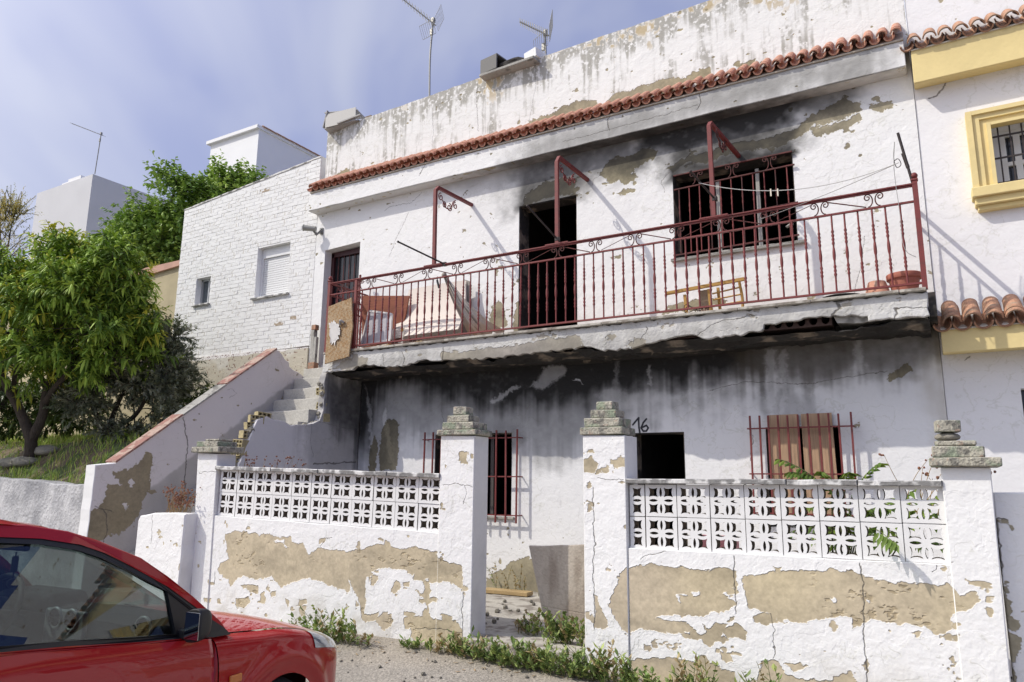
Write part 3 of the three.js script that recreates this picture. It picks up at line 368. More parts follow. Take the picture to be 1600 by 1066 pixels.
  const gx = (u) => u; const ga = [[-6.164,-1.141], [-4.709,-1.11], [-4.762,-2.263]], gb = [[-1.824,-1.07], [-.838,-1.071], [-1.318,-1.172], [-1.347,-1.648]];
  { const xs = []; for (let k = 0; k < 11; k++) xs.push(lerp(ga[0][0], ga[1][0], k / 10)); const ys = [[-4.774,-1.205], [-4.768,-1.693], [-4.763,-2.17]]; grille(xs, ga[2][1], ga[1][1], ys.map((p) => p[1]), 0.12); }
  { const xs = []; for (let k = 0; k < 11; k++) xs.push(lerp(gb[0][0], gb[1][0], k / 10)); grille(xs, -2.12, gb[0][1] + 0.03, [gb[2][1], gb[3][1], -2.05], 0.12); }

  // ---- balcony slab with its broken edge
  const edge = [[-7.504,-.101],[-7.49,-.271],[-6.963,-.284],[-6.828,-.231],[-6.545,-.234],[-6.332,-.284],[-6.031,-.284],[-5.711,-.227],[-5.457,-.263],[-5.144,-.27],[-4.675,-.29],[-4.291,-.281],[-4.016,-.265],[-3.717,-.259],[-3.427,-.254],[-3.264,-.304],[-2.976,-.32],[-2.791,-.3],[-2.617,-.27],[-2.329,-.23],[-2.179,-.237],[-2.067,-.288],[-1.831,-.276],[-1.503,-.255],[-1.487,-.191],[-1.384,-.201],[-1.209,-.187],[-1.004,-.17],[-.833,-.167],[-.695,-.178],[-.555,-.206],[-.553,-.255],[-.331,-.254],[-.055,-.25]];
  const outline = rag(edge.slice(1).map((p) => p).concat([[-0.055, -0.03]]).concat([[-7.48, -0.03]]), 71, 0.030, 0.045);
  const slabMat = planeMat(-7.6, -0.5, 0, 0.05, 2048, plaster({ seed: 61, white: [0.60, 0.59, 0.56], tan: [0.40, 0.365, 0.30], relief: 2.6, flakes: 0.4, warp: 0.04,
    bare: [[[-5.427,-.273],[-5.431,-.167],[-4.76,-.165],[-4.05,-.148],[-3.514,-.113],[-3.459,-.273],[-3.965,-.284],[-4.757,-.307]], [[-2.902,-.341],[-2.862,-.216],[-2.717,-.23],[-2.755,-.331]], [[-7.287,-.226],[-7.058,-.108],[-6.654,-.104],[-6.698,-.31]]],
    soot: [{ p: [[-7.042,-.332],[-5.425,-.331],[-2.792,-.349],[-.7,-.258],[-.691,-.135],[-2.788,-.167],[-5.431,-.167],[-6.82,-.179]], a: 0.42, soft: 0.14, streak: 0.6, c: [0.12, 0.112, 0.098] }, { p: [[-3.555,-.302],[-3.554,-.184],[-2.571,-.138],[-2.087,-.117],[-2.094,-.286]], a: 0.0, soft: 0.1 }],
    cracks: [{ p: [[-5.427,-.282],[-5.39,-.203],[-5.413,-.11]], w: 0.012 }, { p: [[-.861,-.173],[-.789,-.106],[-.809,-.06],[-.684,-.031]], w: 0.016 }, { p: [[-.336,-.253],[-.311,-.208],[-.318,-.159]], w: 0.010 }, { p: [[-.308,-.166],[-.165,-.176],[-.054,-.183]], w: 0.006 }, { p: [[-6.042,-.287],[-6.025,-.187],[-6.072,-.098]], w: 0.008 }, { p: [[-6.366,-.273],[-6.396,-.124]], w: 0.006 }, { p: [[-2.79,-.237],[-2.699,-.125],[-2.713,-.075]], w: 0.006 }, { p: [[-2.159,-.239],[-1.955,-.13],[-1.569,-.084]], w: 0.005 }] }), 0.03);
  const bs = part('balcony_slab', planUV(slab(outline, 0.05, [], 0.006), -7.6, -0.5, 0, 0.05).translate(0, 0, BAL), slabMat, house);
  // right end of the slab, dark and crumbled
  { const g = slab(rag([[0.01, -0.21], [0.30, -0.25], [0.55, -0.20], [0.73, -0.25], [0.73, -0.03], [0.01, -0.03]], 5, 0.04, 0.06), 0.06).rotateY(-Math.PI / 2).translate(-0.055, 0, 0); part('slab_end', uvm(g), M.sootGrey, bs); }
  { const g = slab(rag([[0.01, -0.24], [0.72, -0.24], [0.72, -0.03], [0.01, -0.03]], 9, 0.02, 0.06), 0.05).rotateY(-Math.PI / 2).translate(-7.43, 0, 0); part('slab_end', uvm(g), M.greyConcrete, bs); }
  // hollow clay blocks laid bare where the edge broke away
  const hollow = (x0, x1, y0, y1, z) => { const n = Math.round((x1 - x0) / 0.105), holes = []; for (let k = 0; k < n; k++) { const cx = lerp(x0, x1, (k + 0.5) / n), r = 0.042, h = []; for (let a = 0; a < 12; a++) h.push([cx + r * 0.9 * Math.cos(a / 6 * Math.PI), (y0 + y1) / 2 + r * 1.15 * Math.sin(a / 6 * Math.PI)]); holes.push(h.reverse()); } const g = slab(rect(x0, x1, y0, y1), 0.25, holes); g.translate(0, 0, z); return uvm(g); };
  const hp = [[-1.534,-.283], [-.875,-.225], [-2.647,-.328], [-2.15,-.287], [-3.553,-.289], [-3.007,-.298]];
  const clay = flat(0.062, 0.036, 0.028, 0.95);
  part('hollow_clay_block', hollow(hp[0][0], hp[1][0], -0.245, -0.12, 0.705), clay, bs);
  part('hollow_clay_block', hollow(hp[2][0], hp[3][0], -0.245, -0.125, 0.705), clay, bs);
  part('hollow_clay_block', hollow(hp[4][0], hp[5][0], -0.245, -0.125, 0.705), clay, bs);
  // body of the slab and its scorched, flaking underside
  part('slab_core', uvm(merge([boxAB(-7.44, -0.06, -0.12, -0.012, 0, 0.725), boxAB(-7.44, hp[4][0], -0.25, -0.12, 0.4, 0.70), boxAB(hp[5][0], hp[2][0], -0.25, -0.12, 0.4, 0.70), boxAB(hp[3][0], hp[0][0], -0.25, -0.12, 0.4, 0.70)])), M.sootGrey, bs); part('slab_patch', uvm(slab(rag([[hp[1][0] + 0.05, -0.235], [-0.075, -0.25], [-0.075, -0.12], [hp[1][0], -0.12]], 13, 0.03, 0.07), 0.5).translate(0, 0, 0.725)), M.greyConcrete, bs);
  { const g = new THREE.PlaneGeometry(7.38, 0.72, 220, 22); const p = g.attributes.position; for (let i = 0; i < p.count; i++) { const x = p.getX(i), y = p.getY(i), n = fbm(x * 2.2 + 9, y * 5, 4, 77), n2 = ridge(x * 1.5, y * 3.5, 3, 79); p.setZ(i, sst(0.45, 0.6, n) * 0.035 + (n2 > 0.86 ? 0.02 : 0) + 0.015 * fbm(x * 14, y * 14, 2, 80)); } g.rotateX(Math.PI / 2).translate(-3.75, -0.275, 0.355); g.computeVertexNormals(); const q = g.attributes.position; for (let i = 0; i < q.count; i++) { const z = q.getZ(i); const edgeS = sst(0.5, 0.71, z); q.setY(i, q.getY(i) + edgeS * 0.02); } g.computeVertexNormals(); part('ceiling_plaster', uvm(g), M.sootGrey, bs); }
  // floor and its marble edging
  part('balcony_floor', uvm(boxAB(-7.44, -0.06, -0.010, 0.0, 0.002, 0.74)), flat(0.34, 0.22, 0.15, 0.8), bs);
  { const R = rng(5); let x = -7.02; while (x < -0.08) { const L = Math.min(0.5 + R() * 0.5, -0.06 - x); if (L < 0.06) break; const e = part('edging_slab', uvm(rbox(L - 0.006, 0.028, 0.11, 0.004, x + L / 2, -0.012 + (R() - 0.5) * 0.004, 0.765 + R() * 0.012, 0, (R() - 0.5) * 0.01, (R() - 0.5) * 0.006)), M.paving, bs); x += L; } 
    part('edging_slab', uvm(rbox(0.36, 0.025, 0.10, 0.004, -7.28, -0.012, 0.76)), M.paving, bs); }

  // ---- railing
  const rail = part('balcony_railing', merge([bar([-7.45, 1.0, BAL], [-0.06, 1.0, BAL], 0.05, 0.012), bar([-7.45, 0.985, BAL], [-0.06, 0.985, BAL], 0.022, 0.016), bar([-7.45, 0.832, BAL], [-0.06, 0.832, BAL], 0.03, 0.016), bar([-7.0, 0.052, BAL], [-0.06, 0.052, BAL], 0.03, 0.018),
    bar([-0.075, 1.0, 0], [-0.075, 1.0, BAL], 0.04, 0.014), bar([-0.075, 0.832, 0], [-0.075, 0.832, BAL], 0.024, 0.02), bar([-0.075, 0.052, 0], [-0.075, 0.052, BAL], 0.024, 0.02), bar([-7.42, 1.0, 0], [-7.42, 1.0, BAL], 0.03, 0.02), bar([-7.42, 0.832, 0], [-7.42, 0.832, BAL], 0.024, 0.02), bar([-7.42, 0.2, 0], [-7.42, 0.2, BAL], 0.024, 0.02)]), M.red, house);
  const prof = []; { const H = 0.78; for (let i = 0; i <= 40; i++) { const t = i / 40; let r = 0.0088; const bead = (a, b) => t > a && t < b; if (bead(0.18, 0.36) || bead(0.60, 0.80)) r = i % 2 ? 0.0150 : 0.0092; if (bead(0.40, 0.56)) r = 0.0105 + 0.0045 * Math.sin((t - 0.40) / 0.16 * Math.PI); if (t < 0.1) r = 0.009; prof.push(new THREE.Vector2(r, t * H)); } }
  const balG = new THREE.LatheGeometry(prof, 8), balL = new THREE.LatheGeometry(prof.map((q) => new THREE.Vector2(q.x, q.y)), 6);
  { const R = rng(31); for (let k = 0; k < 57; k++) { const b = part('baluster', balG, M.red, rail); b.position.set(-0.205 - k * 0.12 + (R() - 0.5) * 0.008, 0.052, BAL); b.rotation.set((R() - 0.5) * 0.02, R() * 3, (R() - 0.5) * 0.02); }
    for (let k = 0; k < 3; k++) { const b = part('baluster', balL, M.red, rail); b.position.set(-7.05 - k * 0.11, 0.052, BAL); }
    for (let k = 1; k < 6; k++) { const b = part('baluster', balL, M.red, rail); b.position.set(-0.075, 0.052, BAL - k * 0.13); const c = part('baluster', balL, M.red, rail); c.position.set(-7.42, 0.052, BAL - k * 0.13); } }
  // posts: square foot, ball on top
  const ball = (x, z, top) => merge([bar([x, -0.01, z], [x, top, z], 0.045), new THREE.SphereGeometry(0.032, 10, 8).translate(x, top + 0.05, z), rbox(0.06, 0.02, 0.06, 0.005, x, top + 0.008, z)]);
  part('railing_post', ball(-0.07, BAL, 1.03), M.red, rail); part('railing_post', ball(-7.43, BAL, 1.03), M.red, rail);
  part('railing_post', bar([-6.925, 0, BAL], [-6.925, 0.99, BAL], 0.04), M.red, rail);
  // scrolls and thin diagonal rods between the two upper bars
  for (let k = 0; k < 15; k++) { const x = -0.42 - k * 0.48; if (x < -7.3) break; part('scroll', scrollPair(x, 0.845, 0.975, BAL, 0.055), M.burntRed, rail); if (x - 0.44 > -7.4) { const s = k % 2 ? 1 : 0; part('thin_rod', rod([x - 0.07, s ? 0.965 : 0.85, BAL], [x - 0.41, s ? 0.85 : 0.965, BAL], s ? 0.0035 : 0.006), M.burntRed, rail); } }
  for (const [z, y] of [[0.18, 1.15], [0.18, 0.9], [0.18, 0.7], [0.55, 0.92]]) part('scroll', scrollPair(0, y - 0.07, y + 0.07, 0, 0.05).rotateY(Math.PI / 2).translate(-7.42, 0, z), M.red, rail);
  part('railing_post', merge([bar([-7.42, 0, 0.18], [-7.42, 1.26, 0.18], 0.022), new THREE.SphereGeometry(0.018, 8, 6).translate(-7.42, 1.27, 0.18)]), M.red, rail);
  for (const u of [[-6.2, 0.0], [-2.08, 0.0], [-5.9, 0]]) part('scroll', scrollPair(u[0], -0.012, 0.05, BAL, 0.035), M.burntRed, rail);

  // ---- the three bracket posts that carried the awning
  for (const [x, lean, ye, long] of [[-5.592, -0.015, 2.09, 1], [-3.79, -0.003, 2.11, 1], [-1.935, -0.01, 2.09, 0]]) {
    const xt = x + lean, xw = x + (long ? 0.05 : 0.12), yw = long ? 2.1 : 1.99;
    const a = part('awning_bracket', merge([bar([x, 1.0, BAL], [xt, 2.055, BAL], 0.042), bar([xt, 2.045, BAL], [xt + 0.004, ye + 0.025, BAL - 0.06], 0.042), bar([xt + 0.004, ye + 0.02, BAL - 0.05], [xw, yw, 0.0], 0.04), boxAB(x - 0.15, x + 0.15, 1.005, 1.02, BAL - 0.03, BAL + 0.03)]), M.red, house);
    const sc = scrollPair(0, -0.16, 0.0, 0, 0.055); part('scroll', merge([spiral([0, 1.98, 0.70], 0.055, 1), spiral([0, 1.90, 0.50], 0.06, -1), spiral([0, 1.97, 0.36], 0.05, 1), spiral([0, 1.9, 0.62], 0.045, -1), tube([[0, 1.95, 0.66], [0, 1.87, 0.58], [0, 1.9, 0.46], [0, 2.0, 0.42], [0, 2.05, 0.36]], 0.008)]).translate((xt + xw) / 2, 0, 0), long ? M.red : M.burntRed, a);
  }
  { const rods = [[[-5.42,1.001,0.78], [-5.82,1.231,1.25]], [[-3.788,1.072,0.78], [-3.963,1.378,1.2]], [[-1.918,1.213,0.78], [-2.06,1.411,1.15]]]; for (const [a, b] of rods) part('clothesline_arm', merge([rod(a, b, 0.011), new THREE.SphereGeometry(0.016, 8, 6).translate(...b), rbox(0.05, 0.05, 0.05, 0.005, ...a)]), M.iron, house); }
  { const a = [-.08,0.975,0.78], b = [-.166,1.508,0.84]; part('clothesline_arm', merge([rod(a, b, 0.014), rod([-.111,1.164,0.8], [-.141,1.312,0.8], 0.018), tube([[-.201,1.442,0.8], [-.22,1.265,0.8], [-.2,1.183,0.8], [-.166,1.202,0.8], [-.187,1.271,0.8], [-.221,1.252,0.8]], 0.004, 24)]), M.iron, house); }
}

// ================================================================ ground, street, courtyard, garden
{
  const g = new THREE.PlaneGeometry(320, 320, 160, 160).rotateX(-Math.PI / 2); const p = g.attributes.position;
  for (let i = 0; i < p.count; i++) { const k = (v) => Math.sign(v) * Math.pow(Math.abs(v) / 160, 2.6) * 160; const x = k(p.getX(i)) - 2, z = k(p.getZ(i)) + 4; p.setX(i, x); p.setZ(i, z); p.setY(i, streetY(x, z)); }
  g.computeVertexNormals(); { const n = p.count, c = new Float32Array(n * 3); for (let i = 0; i < n; i++) { const x = p.getX(i), z = p.getZ(i), a = fbm(x * 0.7, z * 0.7, 4, 403), b = fbm(x * 3, z * 3, 3, 405), d = sst(3.5, 2.8, z + (b - 0.5) * 1.2) * 0.5, k = 0.80 + 0.36 * a + 0.12 * (b - 0.5); c.set([k * (1 + 0.12 * d), k * (1 + 0.06 * d), k * (1 - 0.04 * d)], i * 3); } g.setAttribute('color', new THREE.BufferAttribute(c, 3)); }
  struct('street', uvm(g), M.asphalt);
}
function streetY(x, z) { if (z < 2.4) return -3.42; const d = z - 2.75; let y = -3.135 - 0.165 * clamp(d, 0, 2.0) - 0.055 * clamp(x + 2.6, 0, 6) - 0.012 * clamp(-x - 6, 0, 20); return y + 0.012 * (fbm(x * 1.3, z * 1.3, 3, 401) - 0.5) * sst(30, 5, Math.abs(z)); }
{ const g = new THREE.PlaneGeometry(7.6, 2.75, 60, 22).rotateX(-Math.PI / 2); const p = g.attributes.position; for (let i = 0; i < p.count; i++) p.setY(i, 0.02 * (fbm(p.getX(i) * 2, p.getZ(i) * 2, 3, 411) - 0.5)); g.translate(-3.65, FLOOR, 1.28); g.computeVertexNormals(); struct('courtyard_floor', uvm(g), M.paving); }
struct('threshold', uvm(rbox(1.06, 0.2, 0.26, 0.015, -3.116, -3.155, 2.60)), M.paving);
function gardenY(x, z) { return -1.84 + 0.52 * sst(2.62, 1.75, z) + 0.15 * clamp(2.3 - z, 0, 3) + 0.05 * clamp(-0.7 - z, 0, 30) + 0.10 * (fbm(x * 0.9, z * 0.9, 3, 421) - 0.5) * sst(2.6, 2.0, z); }
{ const g = new THREE.PlaneGeometry(1, 1, 120, 90).rotateX(-Math.PI / 2); const p = g.attributes.position; for (let i = 0; i < p.count; i++) { const u = p.getX(i) + 0.5, v = 0.5 - p.getZ(i); const x = -8.7 - 40 * Math.pow(1 - u, 1.7), z = 2.66 - 30 * Math.pow(v, 2); p.setX(i, x); p.setZ(i, z); p.setY(i, gardenY(x, z)); } g.computeVertexNormals(); struct('garden_ground', uvm(g), M.earth); }

// ================================================================ retaining wall of the garden
{
  const t = thing('retaining_wall', 'low rough grey wall along the garden, left of the stair wall, behind the car', 'wall');
  const m = tileMat(1.6, 512, (u, v) => { const a = P4(u, v, 5, 4, 431), s = vn(u * 22, v * 2, 433, 0), g = P4(u, v, 60, 3, 435), k = 0.95 + 0.4 * (a - 0.5) + 0.35 * (g - 0.5); const q = sst(0.35, 0.95, s * 0.3 + a * 0.9); return [lerp(0.30, 0.50, q) * k, lerp(0.30, 0.495, q) * k, lerp(0.31, 0.49, q) * k, 0.012 * (g - 0.5) + 0.006 * (a - 0.5)]; }, 0.02, 0.95);
  part('wall', uvm(slab(rag([[-30, -3.6], [-8.70, -3.6], [-8.70, -1.86], [-9.7, -1.84], [-11.8, -1.76], [-30, -1.7]], 3, 0.025, 0.2), 0.28, [], 0.01).translate(0, 0, 2.92)), m, t);
}

// ================================================================ the painted brick house on the left
{
  const t = thing('brick_house', 'white painted brick house with a rolling shutter, left of the burnt house', 'house');
  const X0 = -12.1, X1 = -8.585, Y0 = 0.33, top = (x) => lerp(3.235, 3.52, (x - X0) / (X1 - X0));
  const w1 = [-9.96, -9.17, 1.262, 2.15], w2 = [-11.55, -11.155, 1.32, 1.822];
  part('wall', uvm(slab([[X0, Y0], [X1, Y0], [X1, top(X1) - 0.005], [X0, top(X0) - 0.005]], 0.3, [rect(...w1), rect(...w2)]).translate(0, 0, -0.002)), M.white, t);
  const R = rng(91), geos = [], list = []; for (let v = 0; v < 6; v++) geos.push(uvm(box(0.232, 0.0605, 0.05), R() * 3, R() * 3));
  const mats = [M.oldBrickPaint, M.oldBrickPaint, M.oldBrickPaint, M.white];
  const bareBrick = tileMat(0.5, 128, (u, v) => { const g = P4(u, v, 20, 3, 441), m = sst(0.42, 0.58, P4(u, v, 8, 4, 443)), k = 0.8 + 0.5 * (g - 0.5); return [...mix3([0.45 * k, 0.36 * k, 0.26 * k], [0.76, 0.75, 0.73], m), 0.004 * (g - 0.5)]; });
  const CH = 0.066, rows = Math.ceil((3.55 - Y0) / CH);
  for (let r = 0; r < rows; r++) { let x = X0 + 0.002 - (r % 2 ? 0.12 : 0) - R() * 0.01; while (x < X1) { const L = 0.244, a = Math.max(x, X0 + 0.001), b = Math.min(x + L - 0.006, X1 - 0.001), y = Y0 + r * CH + CH / 2; let segs = [[a, b]]; for (const w of [w1, w2]) if (y + 0.033 > w[2] && y - 0.033 < w[3]) segs = segs.flatMap(([p, q]) => q <= w[0] || p >= w[1] ? [[p, q]] : [[p, Math.min(q, w[0])], [Math.max(p, w[1]), q]]); for (const [p, q] of segs) if (q - p > 0.03 && y + 0.03 < top((p + q) / 2)) list.push([(p + q) / 2, y, (q - p) / 0.232]); x += L; } }
  list.sort((a, b) => b[0] - a[0]);
  const rest = []; list.forEach(([x, y, s], i) => {
    const yy = y + 0.022 * (fbm(x * 1.3, y * 1.6, 3, 447) - 0.5), dz = -0.0228 + (R() - 0.3) * 0.0055, rz = (R() - 0.5) * 0.012, ry = (R() - 0.5) * 0.02, rx = (R() - 0.5) * 0.045; const g = geos[Math.floor(R() * 6)], bare = R() < 0.008, m = bare ? bareBrick : mats[Math.floor(R() * 4)];
    if (i < 300) { const b = part('brick', g, m, t); b.position.set(x, yy, dz); b.scale.x = s; b.rotation.set(rx, ry, rz); }
    else rest.push(g.clone().scale(s, 1, 1).rotateX(rx).rotateY(ry).rotateZ(rz).translate(x, yy, dz)); });
  part('brick_courses', merge(rest), M.oldBrickPaint, t).userData.kind = 'stuff';
  part('parapet_cap', uvm(slab(rag([[X0 - 0.02, 3.23], [X1, 3.515], [X1, 3.545], [X0 - 0.02, 3.26]], 4, 0.01, 0.15), 0.32, [], 0.004).translate(0, 0, 0.012)), M.coping, t);
  const base = slab([[X0, -1.6], [X1, -1.6], [X1, Y0 - 0.03], [X0, Y0 + 0.03]], 0.3).translate(0, 0, 0.03);
  const stucco = planeMat(-12.2, -1.6, -8.5, 0.4, 1024, (() => { const f = plaster({ seed: 451, white: [0.50, 0.455, 0.36], tan: [0.36, 0.30, 0.2], relief: 1.6, dirt: (x, y, m, q) => [[0.62, 0.6, 0.54], sst(0.5, 0.7, fbm(x * 3, y * 3, 3, 455)) * 0.6] }); return (x, y) => { const o = f(x, y), d = vn(x * 34, y * 34, 457), d2 = vn(x * 60, y * 60, 459); if (y > 0.27 + 0.03 * vn(x * 6, 1, 461)) { const k = d2 > 0.70 ? 0.42 : 1; return [0.76 * k, 0.73 * k * (k < 1 ? 0.8 : 1), 0.7 * k * (k < 1 ? 0.8 : 1), o[3]]; } if (d > 0.86) return [0.24, 0.16, 0.12, o[3] - 0.003]; return o; }; })(), 0.016);
  part('plinth', planUV(base, -12.2, -1.6, -8.5, 0.4), stucco, t);
  part('house_body', uvm(merge([boxAB(X0, X0 + 0.2, -1.6, 3.22, -5, -0.31), boxAB(X0, X1, -1.6, 3.2, -5.2, -5), boxAB(X0 + 0.2, X1, 3.0, 3.1, -5, -0.31), boxAB(X0 + 0.2, X1, 0.9, 1.0, -3, -0.31), boxAB(X0 + 0.2, X1, 0.9, 3, -1.6, -1.5)])), M.whiteClean, t);
  // rolling shutter window
  const alu = flat(0.72, 0.72, 0.71, 0.4), f = part('window_frame', merge([boxAB(w1[0] + 0.002, w1[0] + 0.05, w1[2], w1[3], -0.16, -0.10), boxAB(w1[1] - 0.05, w1[1] - 0.002, w1[2], w1[3], -0.16, -0.10), boxAB(w1[0] + 0.05, w1[1] - 0.05, w1[3] - 0.17, w1[3] - 0.002, -0.16, -0.09)]), alu, t);
  const sg = rbox(w1[1] - w1[0] - 0.1, 0.036, 0.012, 0.004); for (let k = 0; k < 18; k++) { const s = part('shutter_slat', sg, alu, f); s.position.set((w1[0] + w1[1]) / 2, w1[2] + 0.025 + k * 0.0395, -0.125); }
  part('window_sill', uvm(rbox(w1[1] - w1[0] + 0.1, 0.03, 0.24, 0.006, (w1[0] + w1[1]) / 2, w1[2] - 0.016, -0.07)), M.coping, t);
  for (const w of [w1, w2]) part('window_reveal', uvm(boxAB(w[0], w[0] + 0.004, w[2], w[3], -0.099, 0.004)), M.whiteClean, t);
  const f2 = part('window_frame', merge([boxAB(w2[0] + 0.002, w2[0] + 0.035, w2[2], w2[3], -0.16, -0.11), boxAB(w2[1] - 0.035, w2[1] - 0.002, w2[2], w2[3], -0.16, -0.11), boxAB(w2[0], w2[1], w2[3] - 0.035, w2[3] - 0.002, -0.16, -0.11), boxAB(w2[0], w2[1], w2[2], w2[2] + 0.035, -0.16, -0.11), boxAB(-11.36, -11.33, w2[2], w2[3], -0.155, -0.115)]), flat(0.5, 0.51, 0.52, 0.35, { metalness: 0.4 }), t);
  part('window_pane', boxAB(w2[0] + 0.03, w2[1] - 0.03, w2[2] + 0.03, w2[3] - 0.03, -0.14, -0.136), flat(0.10, 0.115, 0.125, 0.08), f2);
  part('window_sill', uvm(rbox(0.47, 0.028, 0.22, 0.006, (w2[0] + w2[1]) / 2, w2[2] - 0.015, -0.06)), M.coping, t);
}
{ // lamp on its corner
  const a = [-8.544,2.208,0.16], t = thing('wall_lamp', 'small grey spotlight on the white brick wall under the cornice end', 'lamp', null, a);
  part('lamp_body', merge([rod([-0.10, 0.02, 0.06], [0.07, 0, -0.03], 0.05, 0.042, 12), rod([-0.11, 0.021, 0.066], [-0.10, 0.02, 0.06], 0.056, 0.056, 12)]), flat(0.30, 0.30, 0.27, 0.5), t);
  part('bracket', merge([rod([0.04, -0.03, -0.02], [0.06, -0.09, -0.08], 0.02), bar([0.06, -0.07, -0.08], [0.09, 0.03, -0.155], 0.03), rbox(0.07, 0.10, 0.02, 0.004, 0.08, 0.0, -0.15)]), flat(0.22, 0.22, 0.2, 0.6), t);
}

// ================================================================ the yellow-trimmed house on the right
{
  const t = thing('yellow_trim_house', 'white house with yellow cornices and yellow window surround, right of the burnt house', 'house');
  const W = 7.6, wins = [[0.62, 1.42, 1.10, 1.735], [3.3, 4.3, 0.95, 1.735], [5.8, 6.6, 1.0, 1.735]], lows = [[0.61, 1.5, -2.2, -0.86], [3.2, 4.3, -3.2, -0.9], [5.7, 6.7, -2.2, -0.9]];
  const wm = planeMat(0, -3.4, W, 4.4, 1100, plaster({ seed: 471, white: [0.80, 0.79, 0.785], relief: 0.75, tan: [0.42, 0.36, 0.24], flakes: 0.12, flakeZone: (x, y) => sst(2.9, 3.1, y) * 0.8, cracks: [{ p: [[0.308,2.369],[0.278,2.285],[0.209,2.218],[0.122,2.206]], w: 0.01 }, { p: [[0.297,2.373],[0.42,2.365],[0.531,2.368]], w: 0.007 }, { p: [[0.198,-.558],[0.253,-.525]], w: 0.006 }] }));
  part('wall', planUV(slab(rect(0.004, W, -3.4, 4.4), 0.25, [...wins, ...lows].map((w) => rect(...w))).translate(0, 0, -0.012), 0, -3.4, W, 4.4), wm, t);
  part('house_body', uvm(merge([boxAB(0.004, 0.2, -3.4, 4.4, -6, -0.27), boxAB(W - 0.2, W, -3.4, 4.4, -6, -0.27), boxAB(0.004, W, -3.4, 4.4, -6.2, -6), boxAB(0.2, W - 0.2, 2.9, 3.0, -6, -0.27), boxAB(0.2, W - 0.2, -0.2, 0, -6, -0.27), boxAB(0.2, W - 0.2, -3.3, 3, -1.7, -1.6)])), M.whiteClean, t);
  const corn = (y0, y1, d, x0) => uvm(slab([[0, y0 + 0.03], [d - 0.015, y0], [d, y0 + 0.01], [d, y1], [0, y1]], W - x0 - 0.01, [], 0.004).rotateY(-Math.PI / 2).translate(x0, 0, -0.01));
  part('cornice', corn(2.295, 2.655, 0.20, 0.01), M.yellow, t); part('cornice', corn(-0.53, -0.31, 0.30, 0.02), M.yellow, t);
  part('tile_bed', merge([slab([[0, 2.655], [0.21, 2.655], [0.21, 2.665], [0, 2.80]], W - 0.03).rotateY(-Math.PI / 2).translate(0.01, 0, 0), slab([[0, -0.31], [0.31, -0.31], [0.31, -0.30], [0, -0.13]], W - 0.03).rotateY(-Math.PI / 2).translate(0.02, 0, 0)]), flat(0.60, 0.56, 0.49, 0.95), t);
  eaveTiles(t, 0.02, W, 0.139, 2.705, 0.26, 2.90, M.terracottaDark, 2, 0.064, 13);
  eaveTiles(t, 0.03, W, 0.165, -0.265, 0.37, -0.0, M.terracottaDark, 3, 0.078, 17);
  wins.forEach(([x0, x1, y0, y1], i) => {
    const fr = part('window_surround', uvm(merge([[0.0, 0.05, 0.11], [0.05, 0.11, 0.085], [0.11, 0.165, 0.06], [0.165, 0.20, 0.085]].flatMap(([a, b, d]) => { const o = (k) => 0.20 - k; return [boxAB(x0 - o(a), x0 - o(b), y0, y1 + o(a) * 0.85, -0.02, d), boxAB(x1 + o(b), x1 + o(a), y0, y1 + o(a) * 0.85, -0.02, d), boxAB(x0 - o(b), x1 + o(b), y1 + o(b) * 0.85, y1 + o(a) * 0.85, -0.02, d - 0.002)]; }).concat([rbox(x1 - x0 + 0.44, 0.10, 0.17, 0.01, (x0 + x1) / 2, y0 - 0.05, 0.065), rbox(x1 - x0 + 0.40, 0.075, 0.13, 0.01, (x0 + x1) / 2, y0 - 0.135, 0.045), rbox(x1 - x0 + 0.36, 0.05, 0.09, 0.01, (x0 + x1) / 2, y0 - 0.195, 0.025)]))), M.yellow, t);
    const wd = part('window_frame', merge([boxAB(x0, x1, y0, y0 + 0.06, -0.20, -0.15), boxAB(x0, x1, y1 - 0.06, y1, -0.20, -0.15), ...[0, 1, 2, 3, 4].map((k) => { const x = lerp(x0 + 0.03, x1 - 0.03, k / 4); return boxAB(x - 0.028, x + 0.028, y0 + 0.06, y1 - 0.06, -0.2, -0.152); }), boxAB(x0, x1, (y0 + y1) / 2 - 0.05, (y0 + y1) / 2 - 0.01, -0.199, -0.153), boxAB(x0, x0 + 0.12, y0, y1, -0.149, -0.13)]), flat(0.72, 0.71, 0.68, 0.5), t);
    part('window_pane', boxAB(x0, x1, y0, y1, -0.19, -0.186), flat(0.03, 0.033, 0.04, 0.08), wd);
    const gr = part('window_grille', merge([bar([x0, y0 + 0.06, -0.03], [x1, y0 + 0.06, -0.03], 0.015), bar([x0, y1 - 0.09, -0.03], [x1, y1 - 0.09, -0.03], 0.015), bar([x0, (y0 + y1) / 2, -0.03], [x1, (y0 + y1) / 2, -0.03], 0.015), tube(Array.from({ length: 13 }, (_, a) => [x0 + 0.32 + 0.07 * Math.cos(a / 12 * 6.283), (y0 + y1) / 2 + 0.1 + 0.07 * Math.sin(a / 12 * 6.283), -0.03]), 0.006, 24, 5)]), M.iron, t);
    for (let k = 0; k < 8; k++) { const x = lerp(x0 + 0.06, x1 - 0.06, k / 7); part('grille_bar', bar([x, y0, -0.03], [x, y1, -0.03], 0.013), M.iron, gr); }
  });
  lows.forEach(([x0, x1, y0, y1], i) => part(i === 1 ? 'door' : 'window_pane', boxAB(x0, x1, y0, y1, -0.19, -0.15), flat(0.02, 0.021, 0.024, 0.15), t));
}

